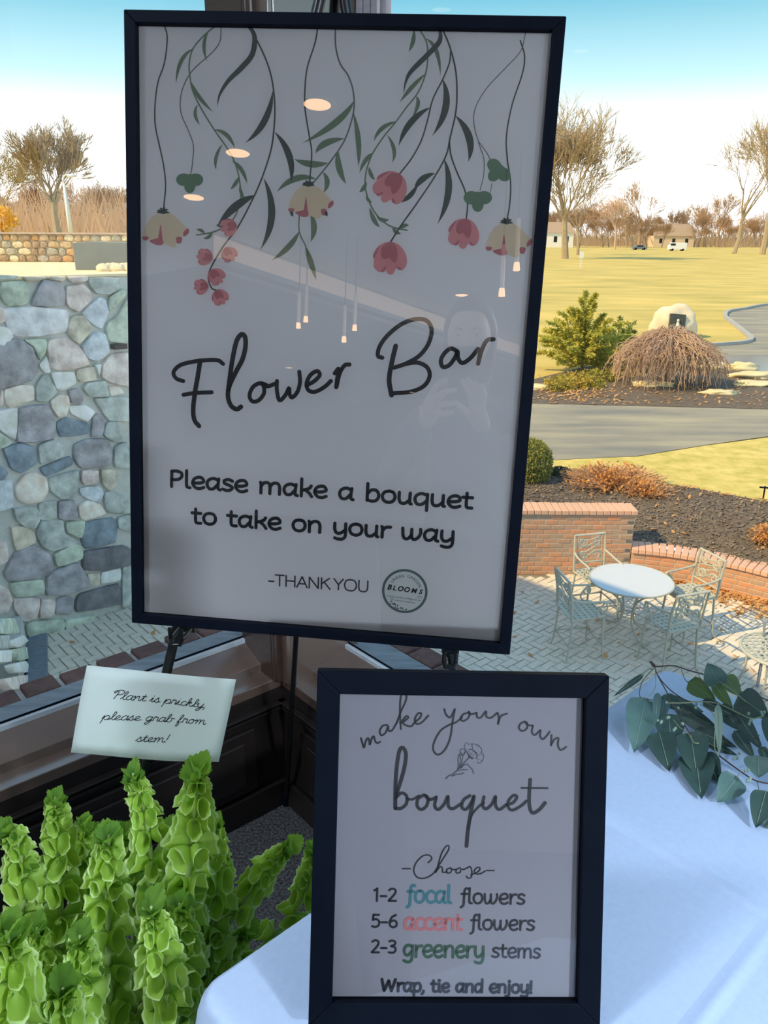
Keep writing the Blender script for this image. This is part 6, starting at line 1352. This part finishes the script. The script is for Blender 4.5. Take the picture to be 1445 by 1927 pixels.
STEMS = [
 ([(58, 1640, 1.02), (62, 1740, 1.01), (80, 1880, .99)], .9, 'thin bells of Ireland stem behind the left group'),
 ([(318, 1560, 1.05), (322, 1660, 1.04), (318, 1780, 1.02), (300, 1900, 1.0)], .9, 'bells of Ireland stem squeezed between the two stems under the note card'),
 ([(430, 1880, .92), (415, 1930, .92), (380, 2010, .90)], 1.0, 'bells of Ireland stem end peeping out under the cloth corner') if False else ([(150, 1760, .84), (158, 1850, .84), (170, 1990, .84)], 1.05, 'low bells of Ireland stem in front of the middle of the bunch'),  # control points (photo column, row, distance ahead), bell size, share of the length carrying bells, label
 ([(104, 1500, .98), (110, 1600, .97), (114, 1700, .96), (122, 1880, .94)], 1.0, 'bells of Ireland stem with a leafy tuft, tallest left of the note card'),
 ([(4, 1560, .93), (34, 1588, .93), (44, 1680, .93), (38, 1770, .93), (60, 1920, .93)], 1.0, 'bells of Ireland stem at the left edge with a bare gap under its head'),
 ([(250, 1455, 1.00), (275, 1540, .99), (286, 1660, .98), (290, 1880, .96)], 1.0, 'bells of Ireland stem reaching up under the middle of the note card'),
 ([(372, 1452, .96), (366, 1540, .95), (350, 1680, .95), (330, 1900, .93)], 1.18, 'fullest bells of Ireland stem, its leafy tip touching the right end of the note card'),
 ([(405, 1545, 1.03), (408, 1640, 1.02), (396, 1760, 1.01), (360, 1890, .98)], .95, 'bells of Ireland stem close behind the fullest one on its right'),
 ([(548, 1592, 1.05), (505, 1630, 1.05), (455, 1700, 1.04), (395, 1800, 1.0), (340, 1930, .97)], .98, 'bells of Ireland stem leaning far right toward the small sign'),
 ([(592, 1596, 1.10), (583, 1650, 1.10), (560, 1710, 1.09), (500, 1775, 1.07), (400, 1880, 1.0)], .95, 'rightmost bells of Ireland stem, half hidden by the small sign'),
 ([(284, 1705, .80), (300, 1780, .80), (312, 1860, .80), (318, 2010, .80)], 1.05, 'bright yellow-green bells of Ireland stem in front, beside the cloth corner'),
 ([(205, 1572, .90), (202, 1660, .90), (204, 1760, .90), (214, 1920, .90)], 1.12, 'dark shaded bells of Ireland stem in the middle of the bunch'),
 ([(12, 1752, .70), (28, 1850, .70), (70, 2060, .74)], 1.25, 'bells of Ireland stem with the largest bells in the lower left corner'),
 ([(118, 1858, .72), (130, 1960, .73), (160, 2100, .76)], 1.2, 'low bells of Ireland stem with large bells at the bottom edge'),
 ([(158, 1548, 1.04), (165, 1640, 1.03), (172, 1760, 1.02), (200, 1900, .98)], .95, 'bells of Ireland stem behind the shaded middle one'),
 ([(240, 1565, 1.06), (252, 1680, 1.05), (258, 1800, 1.02), (262, 1900, .99)], 1.0, 'bells of Ireland stem deep in the bunch below the note card'),
 ([(468, 1752, 1.03), (430, 1790, 1.02), (385, 1850, .99), (330, 1960, .95)], 1.05, 'short bells of Ireland stem leaning over behind the cloth edge'),
 ([(338, 1700, .90), (345, 1780, .90), (340, 1880, .90), (320, 2000, .88)], 1.1, 'bells of Ireland stem between the fullest one and the cloth corner'),
 ([(70, 1745, .88), (80, 1830, .87), (110, 1960, .88)], 1.1, 'short bells of Ireland stem low on the left'),
]
for si, (cps, sz, lab) in enumerate(STEMS):
    r = rng(900 + si); P = [aty(*c) for c in cps]
    foot = BUC + V((r.uniform(-.06, .06), r.uniform(-.05, .05), .05)); P.append(foot)
    C = catmull(P, 10); C[0] = P[0]
    t = thing('bells_of_ireland', lab, 'flower', loc=foot, group='bells of Ireland stems'); inv = MW[t.name].inverted()
    n = len(C); L = [0]
    for a, b in zip(C, C[1:]): L.append(L[-1] + (b - a).length)
    put('stem', MB().tube(C, [.0022 + .0035 * min(1, L[i] / .25) for i in range(n)], 8), M['bstem'], t, smooth=True)
    def at(s_):
        k = 0
        while k < n - 2 and L[k + 1] < s_: k += 1
        u = (s_ - L[k]) / max(1e-6, L[k + 1] - L[k]); return C[k].lerp(C[k + 1], min(1, u)), (C[k] - C[k + 1]).normalized()
    s_ = .022; tot = L[-1] - .20; w = 0
    while s_ < min(tot, .52):
        p, T = at(s_); g = min(1, .36 + s_ / .16) * sz
        if si == 4 and .13 < s_ < .16: s_ += .02; continue
        x = T.orthogonal().normalized(); y = T.cross(x); k_ = 5 if s_ > .07 else 6; a0 = r.random() * 6
        for j in range(k_):
            a = a0 + 2 * PI * j / k_ + r.uniform(-.15, .15); o_ = x * math.cos(a) + y * math.sin(a)
            d = (o_ * 1.0 + T * r.uniform(.0, .4) * (1 if s_ < .2 else .3) + V((0, -.10, 0))).normalized()
            s2 = .0160 * g * r.uniform(.85, 1.12); xx = (T - d * T.dot(d)).normalized() * r.choice((1, 1, -1)); m3 = Matrix((xx, d.cross(xx), d)).transposed().to_4x4() @ Matrix.Rotation(r.uniform(-.5, .5), 4, 'Z') @ Matrix.Diagonal((s2, s2 * .88, s2, 1)); m3.translation = p + o_ * .003 + T * r.uniform(-.004, .004)
            inst('bell', BELLS[int(r.random() * 6)], t, inv @ m3)
        if w % 2 == 0:
            for sg in (0, PI):
                o_ = x * math.cos(a0 + sg) + y * math.sin(a0 + sg); d = (o_ + T * .2).normalized()
                if r.random() < .35: 
                    m_ = aim(p - T * .008, o_.cross(T) * .2 + T, 0, .026 * g); m2 = Matrix((o_.cross(T).normalized(), d, d.cross(o_.cross(T)).normalized() * -1)).transposed().to_4x4() @ Matrix.Diagonal((.03 * g, .03 * g, .03 * g, 1)); m2.translation = p - T * .006
                    inst('leaf', LEAVES[int(r.random() * 4)], t, inv @ m2)
        s_ += (.014 + .046 * min(1, s_ / .14)) * sz; w += 1
    p, T = at(.004); x = T.orthogonal().normalized(); y = T.cross(x)
    for j in range(7):
        a = j * 2.4 + r.random() * .5; o_ = x * math.cos(a) + y * math.sin(a); up_ = r.uniform(.7, 2.2); d = (o_ + T * up_ ).normalized(); sd = d.cross(T).normalized()
        m2 = Matrix((sd, d, sd.cross(d))).transposed().to_4x4() @ Matrix.Diagonal((.026 * sz * r.uniform(.7, 1.1),) * 3 + (1,)); m2.translation = p - T * .004 * j
        inst('leaf', LEAVES[j % 4], t, inv @ m2)
bk = thing('bucket', 'dark bucket on the carpet holding the bells of Ireland', 'bucket', loc=BUC)
mb = MB(); mb.lathe([(.0, .0), (.115, .0), (.14, .22), (.146, .222), (.146, .228), (.135, .228), (.111, .008), (0, .008)], 32, cap=False); put('body', mb, M['black'], bk, world=False, smooth=True, angle=40)
mb = MB(); mb.tube([V((.146 * math.cos(a), .146 * math.sin(a) * .3 - .10 * math.sin(a) - .05, .2 - .1 * math.sin(a))) for a in [PI * i / 14 for i in range(15)]], .003, 6); put('handle', mb, M['blackmetal'], bk, world=False, smooth=True)

# ================================================================ eucalyptus on the cloth
def emat(n, c, v): return mat(n, c, .5, var=v, scale=25, trans=.12, bump=.05, bscale=60)
EM = {'b': emat('blue_green_eucalyptus', (.07, .145, .13), (.10, .185, .16)), 'd': emat('dark_eucalyptus', (.03, .065, .055), (.042, .088, .072)), 'o': emat('olive_eucalyptus', (.08, .15, .035), (.10, .18, .05)), 'p': emat('pale_eucalyptus', (.25, .36, .28), (.3, .42, .33))}
ZE = lambda x, y, z: onz(1140 + x / 4.738, 1230 + y / 4.738, z)
garland = thing('eucalyptus_branch', 'eucalyptus branch with blue-green leaves lying on the cloth at the right edge', 'branch', loc=(ZE(1000, 700, .753)))
def eleaf(b, t, w, zb, zt, m_, shape=.45, tw=0.0, cup=.12, seed=0):
    B, T_ = ZE(b[0], b[1], zb), ZE(t[0], t[1], zt); ax = T_ - B; Ln = ax.length; ax.normalize()
    view = (EYE - (B + T_) / 2).normalized(); sd = ax.cross(view).normalized(); nn = sd.cross(ax).normalized()
    sd = (sd * math.cos(tw) + nn * math.sin(tw)).normalized(); nn = sd.cross(ax).normalized()
    wm_ = w / 4.738 * (EYE - B).length / FPX / 2; vs = []; N_ = 14; K_ = 3; r = rng(seed)
    for i in range(N_ + 1):
        u = i / N_; h = (math.sin(PI * u ** (shape * 1.25)) ** .72 if 0 < u < 1 else 0.02) * wm_
        for k in range(-K_, K_ + 1):
            f = k / K_; q = B + ax * (Ln * u) + sd * (h * f) + nn * (cup * wm_ * (abs(f) ** 1.5) + .10 * Ln * math.sin(PI * u) * (.5 if zb < .79 else .3) + .04 * wm_ * math.sin(u * 9 + f * 2 + seed)); vs.append(q)
    c = 2 * K_ + 1; mb = MB(); mb.add(vs, [(i * c + k, i * c + k + 1, (i + 1) * c + k + 1, (i + 1) * c + k) for i in range(N_) for k in range(c - 1)])
    o = put('leaf', mb, EM[m_], garland, smooth=True, fixn=False)
    rb = MB(); rb.tube([B - ax * Ln * .05] + [vs[i * c + K_] + (EYE - vs[i * c + K_]).normalized() * .0006 for i in range(0, N_, 2)], .0005, 4); put('midrib', rb, EM['p'], o, smooth=True)
for i, a in enumerate([
 ((350, 408), (250, 888), 262, .785, .757, 'b', .40), ((475, 705), (570, 1056), 228, .775, .756, 'd', .42), ((560, 545), (590, 870), 235, .785, .765, 'd', .42), ((755, 708), (812, 1098), 252, .785, .760, 'd', .40),
 ((800, 905), (850, 1302), 268, .765, .755, 'd', .40), ((870, 890), (1015, 1165), 180, .760, .754, 'd', .5), ((1170, 1105), (988, 1330), 205, .775, .757, 'b', .40), ((1355, 912), (1365, 1108), 205, .790, .768, 'b', .45),
 ((1425, 1228), (1335, 1557), 185, .785, .756, 'd', .42), ((1470, 560), (1440, 790), 120, .800, .780, 'd', .45), ((1010, 285), (905, 78), 178, .800, .850, 'b', .55), ((738, 250), (980, 415), 150, .790, .775, 'o', .42),
 ((960, 270), (1135, 500), 95, .800, .785, 'o', .5), ((1060, 205), (1205, 378), 140, .810, .800, 'o', .45), ((1178, 375), (1450, 570), 230, .800, .780, 'd', .42), ((480, 395), (870, 520), 115, .770, .762, 'b', .5),
 ((630, 475), (985, 655), 115, .778, .765, 'd', .5), ((680, 560), (1060, 745), 100, .768, .760, 'd', .5), ((790, 680), (1165, 835), 105, .764, .757, 'd', .5), ((1000, 450), (1012, 916), 62, .810, .770, 'p', .5),
 ((462, 350), (440, 648), 66, .795, .775, 'b', .5), ((525, 395), (480, 620), 100, .772, .762, 'b', .5), ((1005, 465), (1225, 695), 135, .785, .770, 'd', .5), ((1168, 535), (1395, 865), 120, .785, .765, 'd', .5),
 ((1150, 690), (1325, 935), 105, .770, .758, 'd', .5), ((890, 790), (1170, 905), 66, .760, .755, 'd', .5), ((332, 188), (66, 382), 48, .775, .765, 'd', .5), ((1385, 830), (1460, 1010), 76, .775, .765, 'd', .5),
 ((1440, 1470), (1520, 1560), 120, .765, .756, 'd', .5), ((860, 420), (1160, 560), 90, .792, .785, 'd', .5)]):
    eleaf(*a, seed=i)
TW = {'d': mat('brown_twig', (.06, .035, .03), .6, var=(.09, .05, .04), scale=30), 'g': mat('pale_green_twig', (.24, .28, .16), .6, var=(.3, .34, .2), scale=30)}
for pts, z, m_, w_ in (([(398, 72), (435, 115), (600, 107), (740, 150), (920, 200), (1080, 270), (1240, 355), (1330, 370), (1450, 420)], .80, 'd', .0013), ([(435, 115), (460, 190), (540, 340), (600, 470), (680, 600), (740, 700)], .79, 'd', .0012),
                     ([(460, 190), (520, 270), (620, 360), (740, 425), (860, 430)], .792, 'd', .0011), ([(430, 130), (380, 180), (320, 260), (300, 375), (360, 402), (440, 420)], .785, 'd', .0008), ([(440, 160), (440, 300), (370, 400)], .79, 'g', .0007),
                     ([(545, 440), (700, 440), (860, 430), (1000, 445), (1180, 530), (1300, 580), (1400, 560)], .80, 'g', .0011), ([(545, 355), (600, 370), (690, 480), (780, 555)], .785, 'd', .0008), ([(1000, 240), (1130, 330), (1250, 430)], .81, 'g', .0009),
                     ([(840, 450), (950, 530), (975, 640), (965, 820), (1002, 915)], .79, 'g', .0008), ([(1010, 910), (1200, 1050), (1330, 1130), (1455, 1160)], .775, 'd', .0013), ([(672, 140), (700, 220), (735, 262)], .80, 'd', .0007),
                     ([(825, 185), (870, 270), (920, 345)], .80, 'd', .0007), ([(580, 560), (650, 650), (740, 720), (780, 790), (828, 800)], .785, 'g', .0009), ([(1350, 1140), (1365, 1230)], .775, 'd', .0006), ([(1200, 1050), (1165, 1105)], .778, 'g', .0008),
                     ([(330, 190), (370, 145), (430, 135)], .785, 'g', .0009), ([(1385, 840), (1445, 880)], .78, 'd', .0010), ([(400, 72), (432, 112)], .80, 'd', .0030), ([(1320, 755), (1370, 725)], .775, 'd', .0007)):
    put('twig', MB().tube(catmull([ZE(x, y, z) for x, y in pts], 4), w_, 6), TW[m_], garland, smooth=True)
r = rng(5)
for cx, cy, k_, z in ((540, 435, 1, .80), (645, 485, 1, .79), (480, 600, 3, .792), (548, 582, 2, .792), (1272, 535, 1, .81), (1402, 535, 4, .81), (1295, 612, 3, .805), (1250, 1025, 2, .785), (1272, 1118, 4, .785), (692, 640, 2, .795), (1190, 886, 1, .78), (1160, 932, 3, .775), (612, 682, 2, .792), (790, 470, 2, .795)):
    for i in range(k_):
        q = ZE(cx + r.uniform(-18, 18) * (k_ > 1), cy + r.uniform(-18, 18) * (k_ > 1), z)
        put('seed_pod', MB().lathe([(.0004, -.0032), (.0017, -.0026), (.0024, 0), (.0019, .0022), (.0010, .003)], 10, Matrix.Translation(q)), EM['p'], garland, smooth=True)
# ================================================================ ceiling lamps mirrored in the sign glass, plus added unseen fill lamps
M['lampglow'] = mat('lamp_glow', (1, .7, .4), .5, emit=((1.0, .58, .27), 9.0), var=(1, .72, .42), scale=5)
M['lampring'] = mat('lamp_ring', (.8, .75, .7), .4, var=(.75, .7, .65), scale=5)
def mirror(x, y, zc=CEIL):
    P = onpl(x, y, TLB, nB); d = ray(x, y); r_ = d - nB * (2 * d.dot(nB)); return P + r_ * ((zc - P.z) / r_.z)
LAMPS = [(596, 194, 'downlight nearest the window corner'), (446, 286, 'second downlight from the left window'), (363, 370, 'downlight beside the left windows'), (547, 518, 'downlight before the left pendant pair'), (869, 555, 'downlight behind the photographer'), (763, 585, 'downlight left of the photographer'), (543, 692, 'farthest downlight of the hall'), (775, 738, 'downlight at the back wall')]
for i, (x, y, lab) in enumerate(LAMPS):
    q = mirror(x, y); q.z = CEIL
    t = thing('downlight', 'recessed ' + lab, 'ceiling lamp', loc=q, group='recessed downlights')
    put('ring', MB().lathe([(.062, -.004), (.085, -.006), (.088, 0.0), (.062, 0)], 28, cap=False), M['lampring'], t, world=False, smooth=True, angle=30)
    mb = MB(); mb.lathe([(.0, -.002), (.0625, -.002)], 24, cap=False); put('glowing_lens', mb, M['lampglow'], t, world=False, fixn=False)
    if True:
        l = bpy.data.lights.new('downlight_or_fill_bulb', 'AREA'); l.shape = 'DISK'; l.size = .12; l.energy = LAMPW * .15; l.spread = R(70); l.color = (1.0, .9, .8)
        o = bpy.data.objects.new('downlight_or_fill_bulb', l); COL.objects.link(o); o.parent = t; o.location = (0, 0, -.012)
for i, (x, y, lab) in enumerate(((-1.15, .35, 'added as unseen fill above the left window ledge'), (2.5, -1.9, 'added as unseen fill by the right-hand windows'), (3.3, -3.6, 'added as unseen fill, second from the right-hand windows'), (1.5, -4.4, 'behind the photographer on the right'), (-4.6, -3.2, 'near the far end of the left windows'))):  # unseen fill lamps added to brighten the sign, card and plants
    t = thing('downlight', 'recessed downlight ' + lab, 'ceiling lamp', loc=(x, y, CEIL))  # added unseen fill lamp, built like the downlights
    put('ring', MB().lathe([(.062, -.004), (.085, -.006), (.088, 0.0), (.062, 0)], 28, cap=False), M['lampring'], t, world=False, smooth=True, angle=30)
    l = bpy.data.lights.new('downlight_or_fill_bulb', 'AREA'); l.shape = 'DISK'; l.size = .30; l.energy = LAMPW * (8.6 if i else 1.0); l.color = (.74, .86, 1.0)
    o = bpy.data.objects.new('downlight_or_fill_bulb', l); COL.objects.link(o); o.parent = t; o.location = (0, 0, -.012)
for i, (x, y) in enumerate(((561, 602), (575, 590), (647, 628), (667, 606), (973, 486), (945, 535))):
    P = onpl(x, y, TLB, nB); d = ray(x, y); r_ = d - nB * (2 * d.dot(nB)); k_ = (4.4 if i < 4 else 3.0) ; q = P + r_ * (k_ / abs(r_.y))
    t = thing('pendant_lamp', 'slender glass rod pendant with a glowing tip, ' + ('first', 'second', 'third', 'fourth', 'fifth', 'last')[i] + ' of the row over the bar', 'pendant lamp', loc=(q.x, q.y, CEIL), group='rod pendants')
    put('cord', MB().tube([(0, 0, 0), (0, 0, q.z - CEIL + .2)], .004, 6), M['blackmetal'], t, world=False)
    put('glass_rod', MB().tube([(0, 0, q.z - CEIL + .2), (0, 0, q.z - CEIL - .02)], .012, 10), mat('rod_glass_%d' % i, (.75, .72, .7), .2, var=(.7, .68, .66), emit=((1, .7, .45), .6)), t, world=False, smooth=True, angle=40)
    put('glowing_tip', MB().tube([(0, 0, q.z - CEIL - .02), (0, 0, q.z - CEIL - .06)], [.014, .018], 10), M['lampglow'], t, world=False)
# dropped soffit beam across the hall
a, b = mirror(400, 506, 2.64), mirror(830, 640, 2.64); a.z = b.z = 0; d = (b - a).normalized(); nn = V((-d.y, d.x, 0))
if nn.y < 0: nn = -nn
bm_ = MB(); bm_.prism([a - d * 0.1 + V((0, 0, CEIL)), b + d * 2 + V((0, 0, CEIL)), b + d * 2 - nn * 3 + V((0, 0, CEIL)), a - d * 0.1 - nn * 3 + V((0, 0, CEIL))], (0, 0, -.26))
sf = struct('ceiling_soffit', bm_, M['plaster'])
cv = MB(); cv.prism([a + d * .0 + nn * .10 + V((0, 0, CEIL - .23)), b + d * 2 + nn * .10 + V((0, 0, CEIL - .23)), b + d * 2 + V((0, 0, CEIL - .23)), a + V((0, 0, CEIL - .23))], (0, 0, .04))
put('soffit_ledge', cv, M['plaster'], sf)
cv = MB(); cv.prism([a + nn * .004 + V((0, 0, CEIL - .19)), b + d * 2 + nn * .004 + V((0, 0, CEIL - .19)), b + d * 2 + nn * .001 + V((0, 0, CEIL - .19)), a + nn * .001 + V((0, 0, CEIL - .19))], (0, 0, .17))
put('soffit_lit_band', cv, mat('lit_band_glow', (1, .8, .65), .6, emit=((1.0, .72, .52), .9), var=(1, .82, .68)), sf)  # added glow stands in for light falling on the soffit face; no lamp
# ================================================================ the photographer, seen faintly mirrored in the sign glass
M['skin'] = mat('skin', (.78, .54, .44), .5, var=(.82, .58, .47), scale=10)
M['navy'] = mat('dark_navy_knit', (.035, .04, .06), .85, var=(.045, .05, .075), scale=60, bump=.2)
M['hair'] = mat('brown_hair', (.07, .04, .025), .5, var=(.11, .065, .04), scale=30, stretch=(6, 6, 1))
M['jean'] = mat('dark_denim', (.03, .035, .055), .85, var=(.04, .05, .075), scale=40)
PB = V((-.02, -.45, 0))
def M2(x, y, Y):
    P = onpl(x, y, TLB, nB); d = ray(x, y); r_ = d - nB * (2 * d.dot(nB)); return P + r_ * ((Y - P.y) / r_.y) - PB
per = thing('person', 'person in dark clothes holding up a phone with both hands, mirrored in the sign glass', 'person', loc=PB)
def skin(name, verts, edges, m_, parent, sub=2, root=0):
    me = bpy.data.meshes.new(name); me.from_pydata([v[0] for v in verts], edges, [])
    setmat(me, m_); o = bpy.data.objects.new(name, me); COL.objects.link(o); o.parent = parent; MW[o.name] = MW[parent.name].copy()
    o.modifiers.new('skin', 'SKIN').use_smooth_shade = True
    sv = me.skin_vertices[0].data if me.skin_vertices else None
    if sv is None:
        bpy.context.view_layer.objects.active = o
        bpy.ops.mesh.customdata_skin_add(); sv = me.skin_vertices[0].data
    for i, v in enumerate(verts):
        rx = v[1]; sv[i].radius = rx if isinstance(rx, tuple) else (rx, rx); sv[i].use_root = (i == root)
    o.modifiers.new('sub', 'SUBSURF').levels = sub; o.modifiers['sub'].render_levels = sub
    return o
# phone directly behind the lens
PH = Matrix.Translation(EYE - V((-.0, .012, .06)) - PB)
ph_c = EYE - fw * 0.012 - PB
pm_ = Matrix((rt, up, -fw)).transposed().to_4x4(); pm_.translation = ph_c - up * .055 + rt * .0
phn = thing('phone', 'black phone held upright in both hands', 'phone', mat=Matrix.Translation(PB) @ pm_)
put('body', MB().box(-.037, .037, -.078, .078, 0.002, .011), M['black'], phn, world=False, bevel=.003)
put('camera_bump', MB().box(-.030, .0, .04, .07, -.0005, .0022), M['blackmetal'], phn, world=False, bevel=.001)
put('screen', MB().box(-.034, .034, -.074, .074, .0111, .0114), mat('lit_screen', (.3, .35, .4), .2, emit=((.5, .6, .75), .5), var=(.32, .37, .42)), phn, world=False)
# body: pelvis, spine, arms to the wrists, legs (one surface)
wL, wR = M2(800, 806, -.07), M2(914, 812, -.07)
body = [((0, 0, 1.0), (.15, .11)), ((0, 0, 1.17), (.12, .095)), ((0, -.01, 1.33), (.145, .10)), ((0, -.01, 1.46), (.11, .075)), ((0, .0, 1.53), (.055, .055)), ((0, .03, 1.60), (.048, .05)),
        ((-.18, -.01, 1.45), .052), ((-.27, .10, 1.19), .042), (tuple(wL), .029), ((.18, -.01, 1.45), .052), ((.27, .10, 1.19), .042), (tuple(wR), .029),
        ((-.10, 0, .91), (.085, .09)), ((-.105, .02, .52), .058), ((-.105, -.02, .10), .040), ((-.11, .09, .04), .036), ((.10, 0, .91), (.085, .09)), ((.105, .02, .52), .058), ((.105, -.02, .10), .040), ((.11, .09, .04), .036)]
be = [(0, 1), (1, 2), (2, 3), (3, 4), (4, 5), (3, 6), (6, 7), (7, 8), (3, 9), (9, 10), (10, 11), (0, 12), (12, 13), (13, 14), (14, 15), (0, 16), (16, 17), (17, 18), (18, 19)]
skin('body', body, be, M['navy'], per)
def hand(wr, palm, fingers, thumb):
    hv = [(wr, .026), (wr.lerp(palm, .55), (.029, .02)), (palm, (.036, .017))]; edges = [(0, 1), (1, 2)]
    for f in fingers:
        b0 = len(hv); rr_ = (.0100, .0092, .0086, .0070)
        hv += [(q, rr_[i]) for i, q in enumerate(f)]; edges += [(2, b0)] + [(b0 + i, b0 + i + 1) for i in range(len(f) - 1)]
    b0 = len(hv); hv += [(q, (.013, .011, .009)[i]) for i, q in enumerate(thumb)]; edges += [(1, b0)] + [(b0 + i, b0 + i + 1) for i in range(2)]
    skin('hand', hv, edges, M['skin'], per)
F = lambda pts: [M2(*p) for p in pts]
hand(wL, M2(812, 765, -.02), [F([(815, 736, -.005), (822, 725, .012), (833, 718, .018), (843, 715, .016)]), F([(818, 750, -.003), (830, 741, .016), (846, 736, .022), (861, 734, .019)]),
                              F([(818, 765, -.003), (830, 762, .016), (847, 760, .022), (864, 758, .019)]), F([(815, 780, -.005), (827, 780, .012), (842, 778, .017), (856, 775, .014)])], F([(805, 770, -.045), (822, 752, -.055), (838, 742, -.05)]))
hand(wR, M2(897, 778, -.02), [F([(888, 756, -.008), (882, 738, .004), (875, 724, .008), (868, 713, .006)]), F([(895, 752, -.006), (891, 734, .004), (885, 720, .008), (879, 710, .006)]),
                              F([(902, 754, -.006), (900, 738, .002), (896, 726, .004), (891, 716, .002)]), F([(908, 762, -.008), (911, 746, .0), (909, 733, .0), (905, 722, -.002)])], F([(884, 780, -.04), (868, 768, -.052), (856, 758, -.05)]))
rg = MB(); c_ = M2(823, 764, .012); rg.tube([c_ + V((0, .0105 * math.cos(a), .0105 * math.sin(a))) for a in [2 * PI * i / 14 for i in range(15)]], .0016, 6)
put('ring', rg, M['strip'], per, world=False, smooth=True)
# head
bm = bmesh.new(); bmesh.ops.create_uvsphere(bm, u_segments=32, v_segments=24, radius=1)
for v in bm.verts:
    x, y, z = v.co; w = 1 - .26 * max(0, -z) ** 1.3; nx_ = x * .074 * w; ny_ = y * (.092 if y < 0 else .094) * (1 - .10 * max(0, -z)); nz_ = z * .118
    if y > .3:
        f = (y - .3) / .7
        ny_ += .022 * f * math.exp(-((x * .074) / .011) ** 2) * math.exp(-((nz_ + .018) / .022) ** 2)          # nose
        ny_ -= .010 * f * (math.exp(-((abs(nx_) - .030) / .014) ** 2)) * math.exp(-((nz_ - .006) / .013) ** 2)  # eye sockets
        ny_ += .006 * f * math.exp(-(nx_ / .022) ** 2) * math.exp(-((nz_ + .056) / .008) ** 2)                  # lips
        ny_ += .008 * f * math.exp(-(nx_ / .02) ** 2) * math.exp(-((nz_ + .098) / .016) ** 2)                   # chin
    v.co = V((nx_, ny_, nz_))
me = bpy.data.meshes.new('head'); bm.to_mesh(me); bm.free(); setmat(me, M['skin']); me.polygons.foreach_set('use_smooth', [True] * len(me.polygons))
HMX = Matrix.Translation((.006, .10, 1.705)) @ Matrix.Rotation(R(-6), 4, 'X')
hd = inst('head', me, per, HMX); MW[hd.name] = MW[per.name].copy()
for sg in (-1, 1):
    def hp(name, mb, m_): o = put(name, mb, m_, None, smooth=True); o.parent = hd; MW[o.name] = Matrix.Identity(4); return o
    hp('eye', MB().lathe([(.0005 + .0105 * math.sin(a), -.0105 * math.cos(a)) for a in [PI * i / 8 for i in range(9)]], 12, Matrix.Translation((sg * .030, .074, .006))), mat('eye_white_%d' % sg, (.8, .8, .8), .2, var=(.78, .78, .78)))
    hp('iris', MB().lathe([(.0005, .0), (.005, .0)], 12, Matrix.Translation((sg * .030, .0855, .006)) @ Matrix.Rotation(-PI / 2, 4, 'X'), cap=False), M['hair'])
    hp('eyebrow', MB().tube([(sg * .016, .089, .024), (sg * .032, .089, .029), (sg * .046, .078, .024)], [.0028, .0028, .0016], 6), M['hair'])
    hp('ear', MB().tube(catmull([V((sg * .072, .0, .022)), V((sg * .080, -.008, .018)), V((sg * .079, -.006, -.006)), V((sg * .071, .002, -.022))], 4), [.004] * 13, 6), M['skin'])
hp('mouth', MB().tube([(-.022, .087, -.056), (-.008, .0965, -.053), (0, .097, -.055), (.008, .0965, -.053), (.022, .087, -.056)], [.002, .004, .004, .004, .002], 8), mat('lip', (.50, .2, .18), .5, var=(.52, .22, .2)))
bm = bmesh.new(); bmesh.ops.create_uvsphere(bm, u_segments=32, v_segments=20, radius=1)
for v in bm.verts:
    x, y, z = v.co; yy = y * .108 - .016
    if y > .15 and z < .55: yy = min(yy, .018 + .03 * max(0, z))
    k_ = 1 if z > -.2 else 1 + .15 * (-.2 - z)
    v.co = V((x * .090 * k_, yy, z * .128 + .014 if z > 0 else z * .235 + .014))
me = bpy.data.meshes.new('hair'); bm.to_mesh(me); bm.free(); setmat(me, M['hair']); me.polygons.foreach_set('use_smooth', [True] * len(me.polygons))
inst('hair', me, hd)
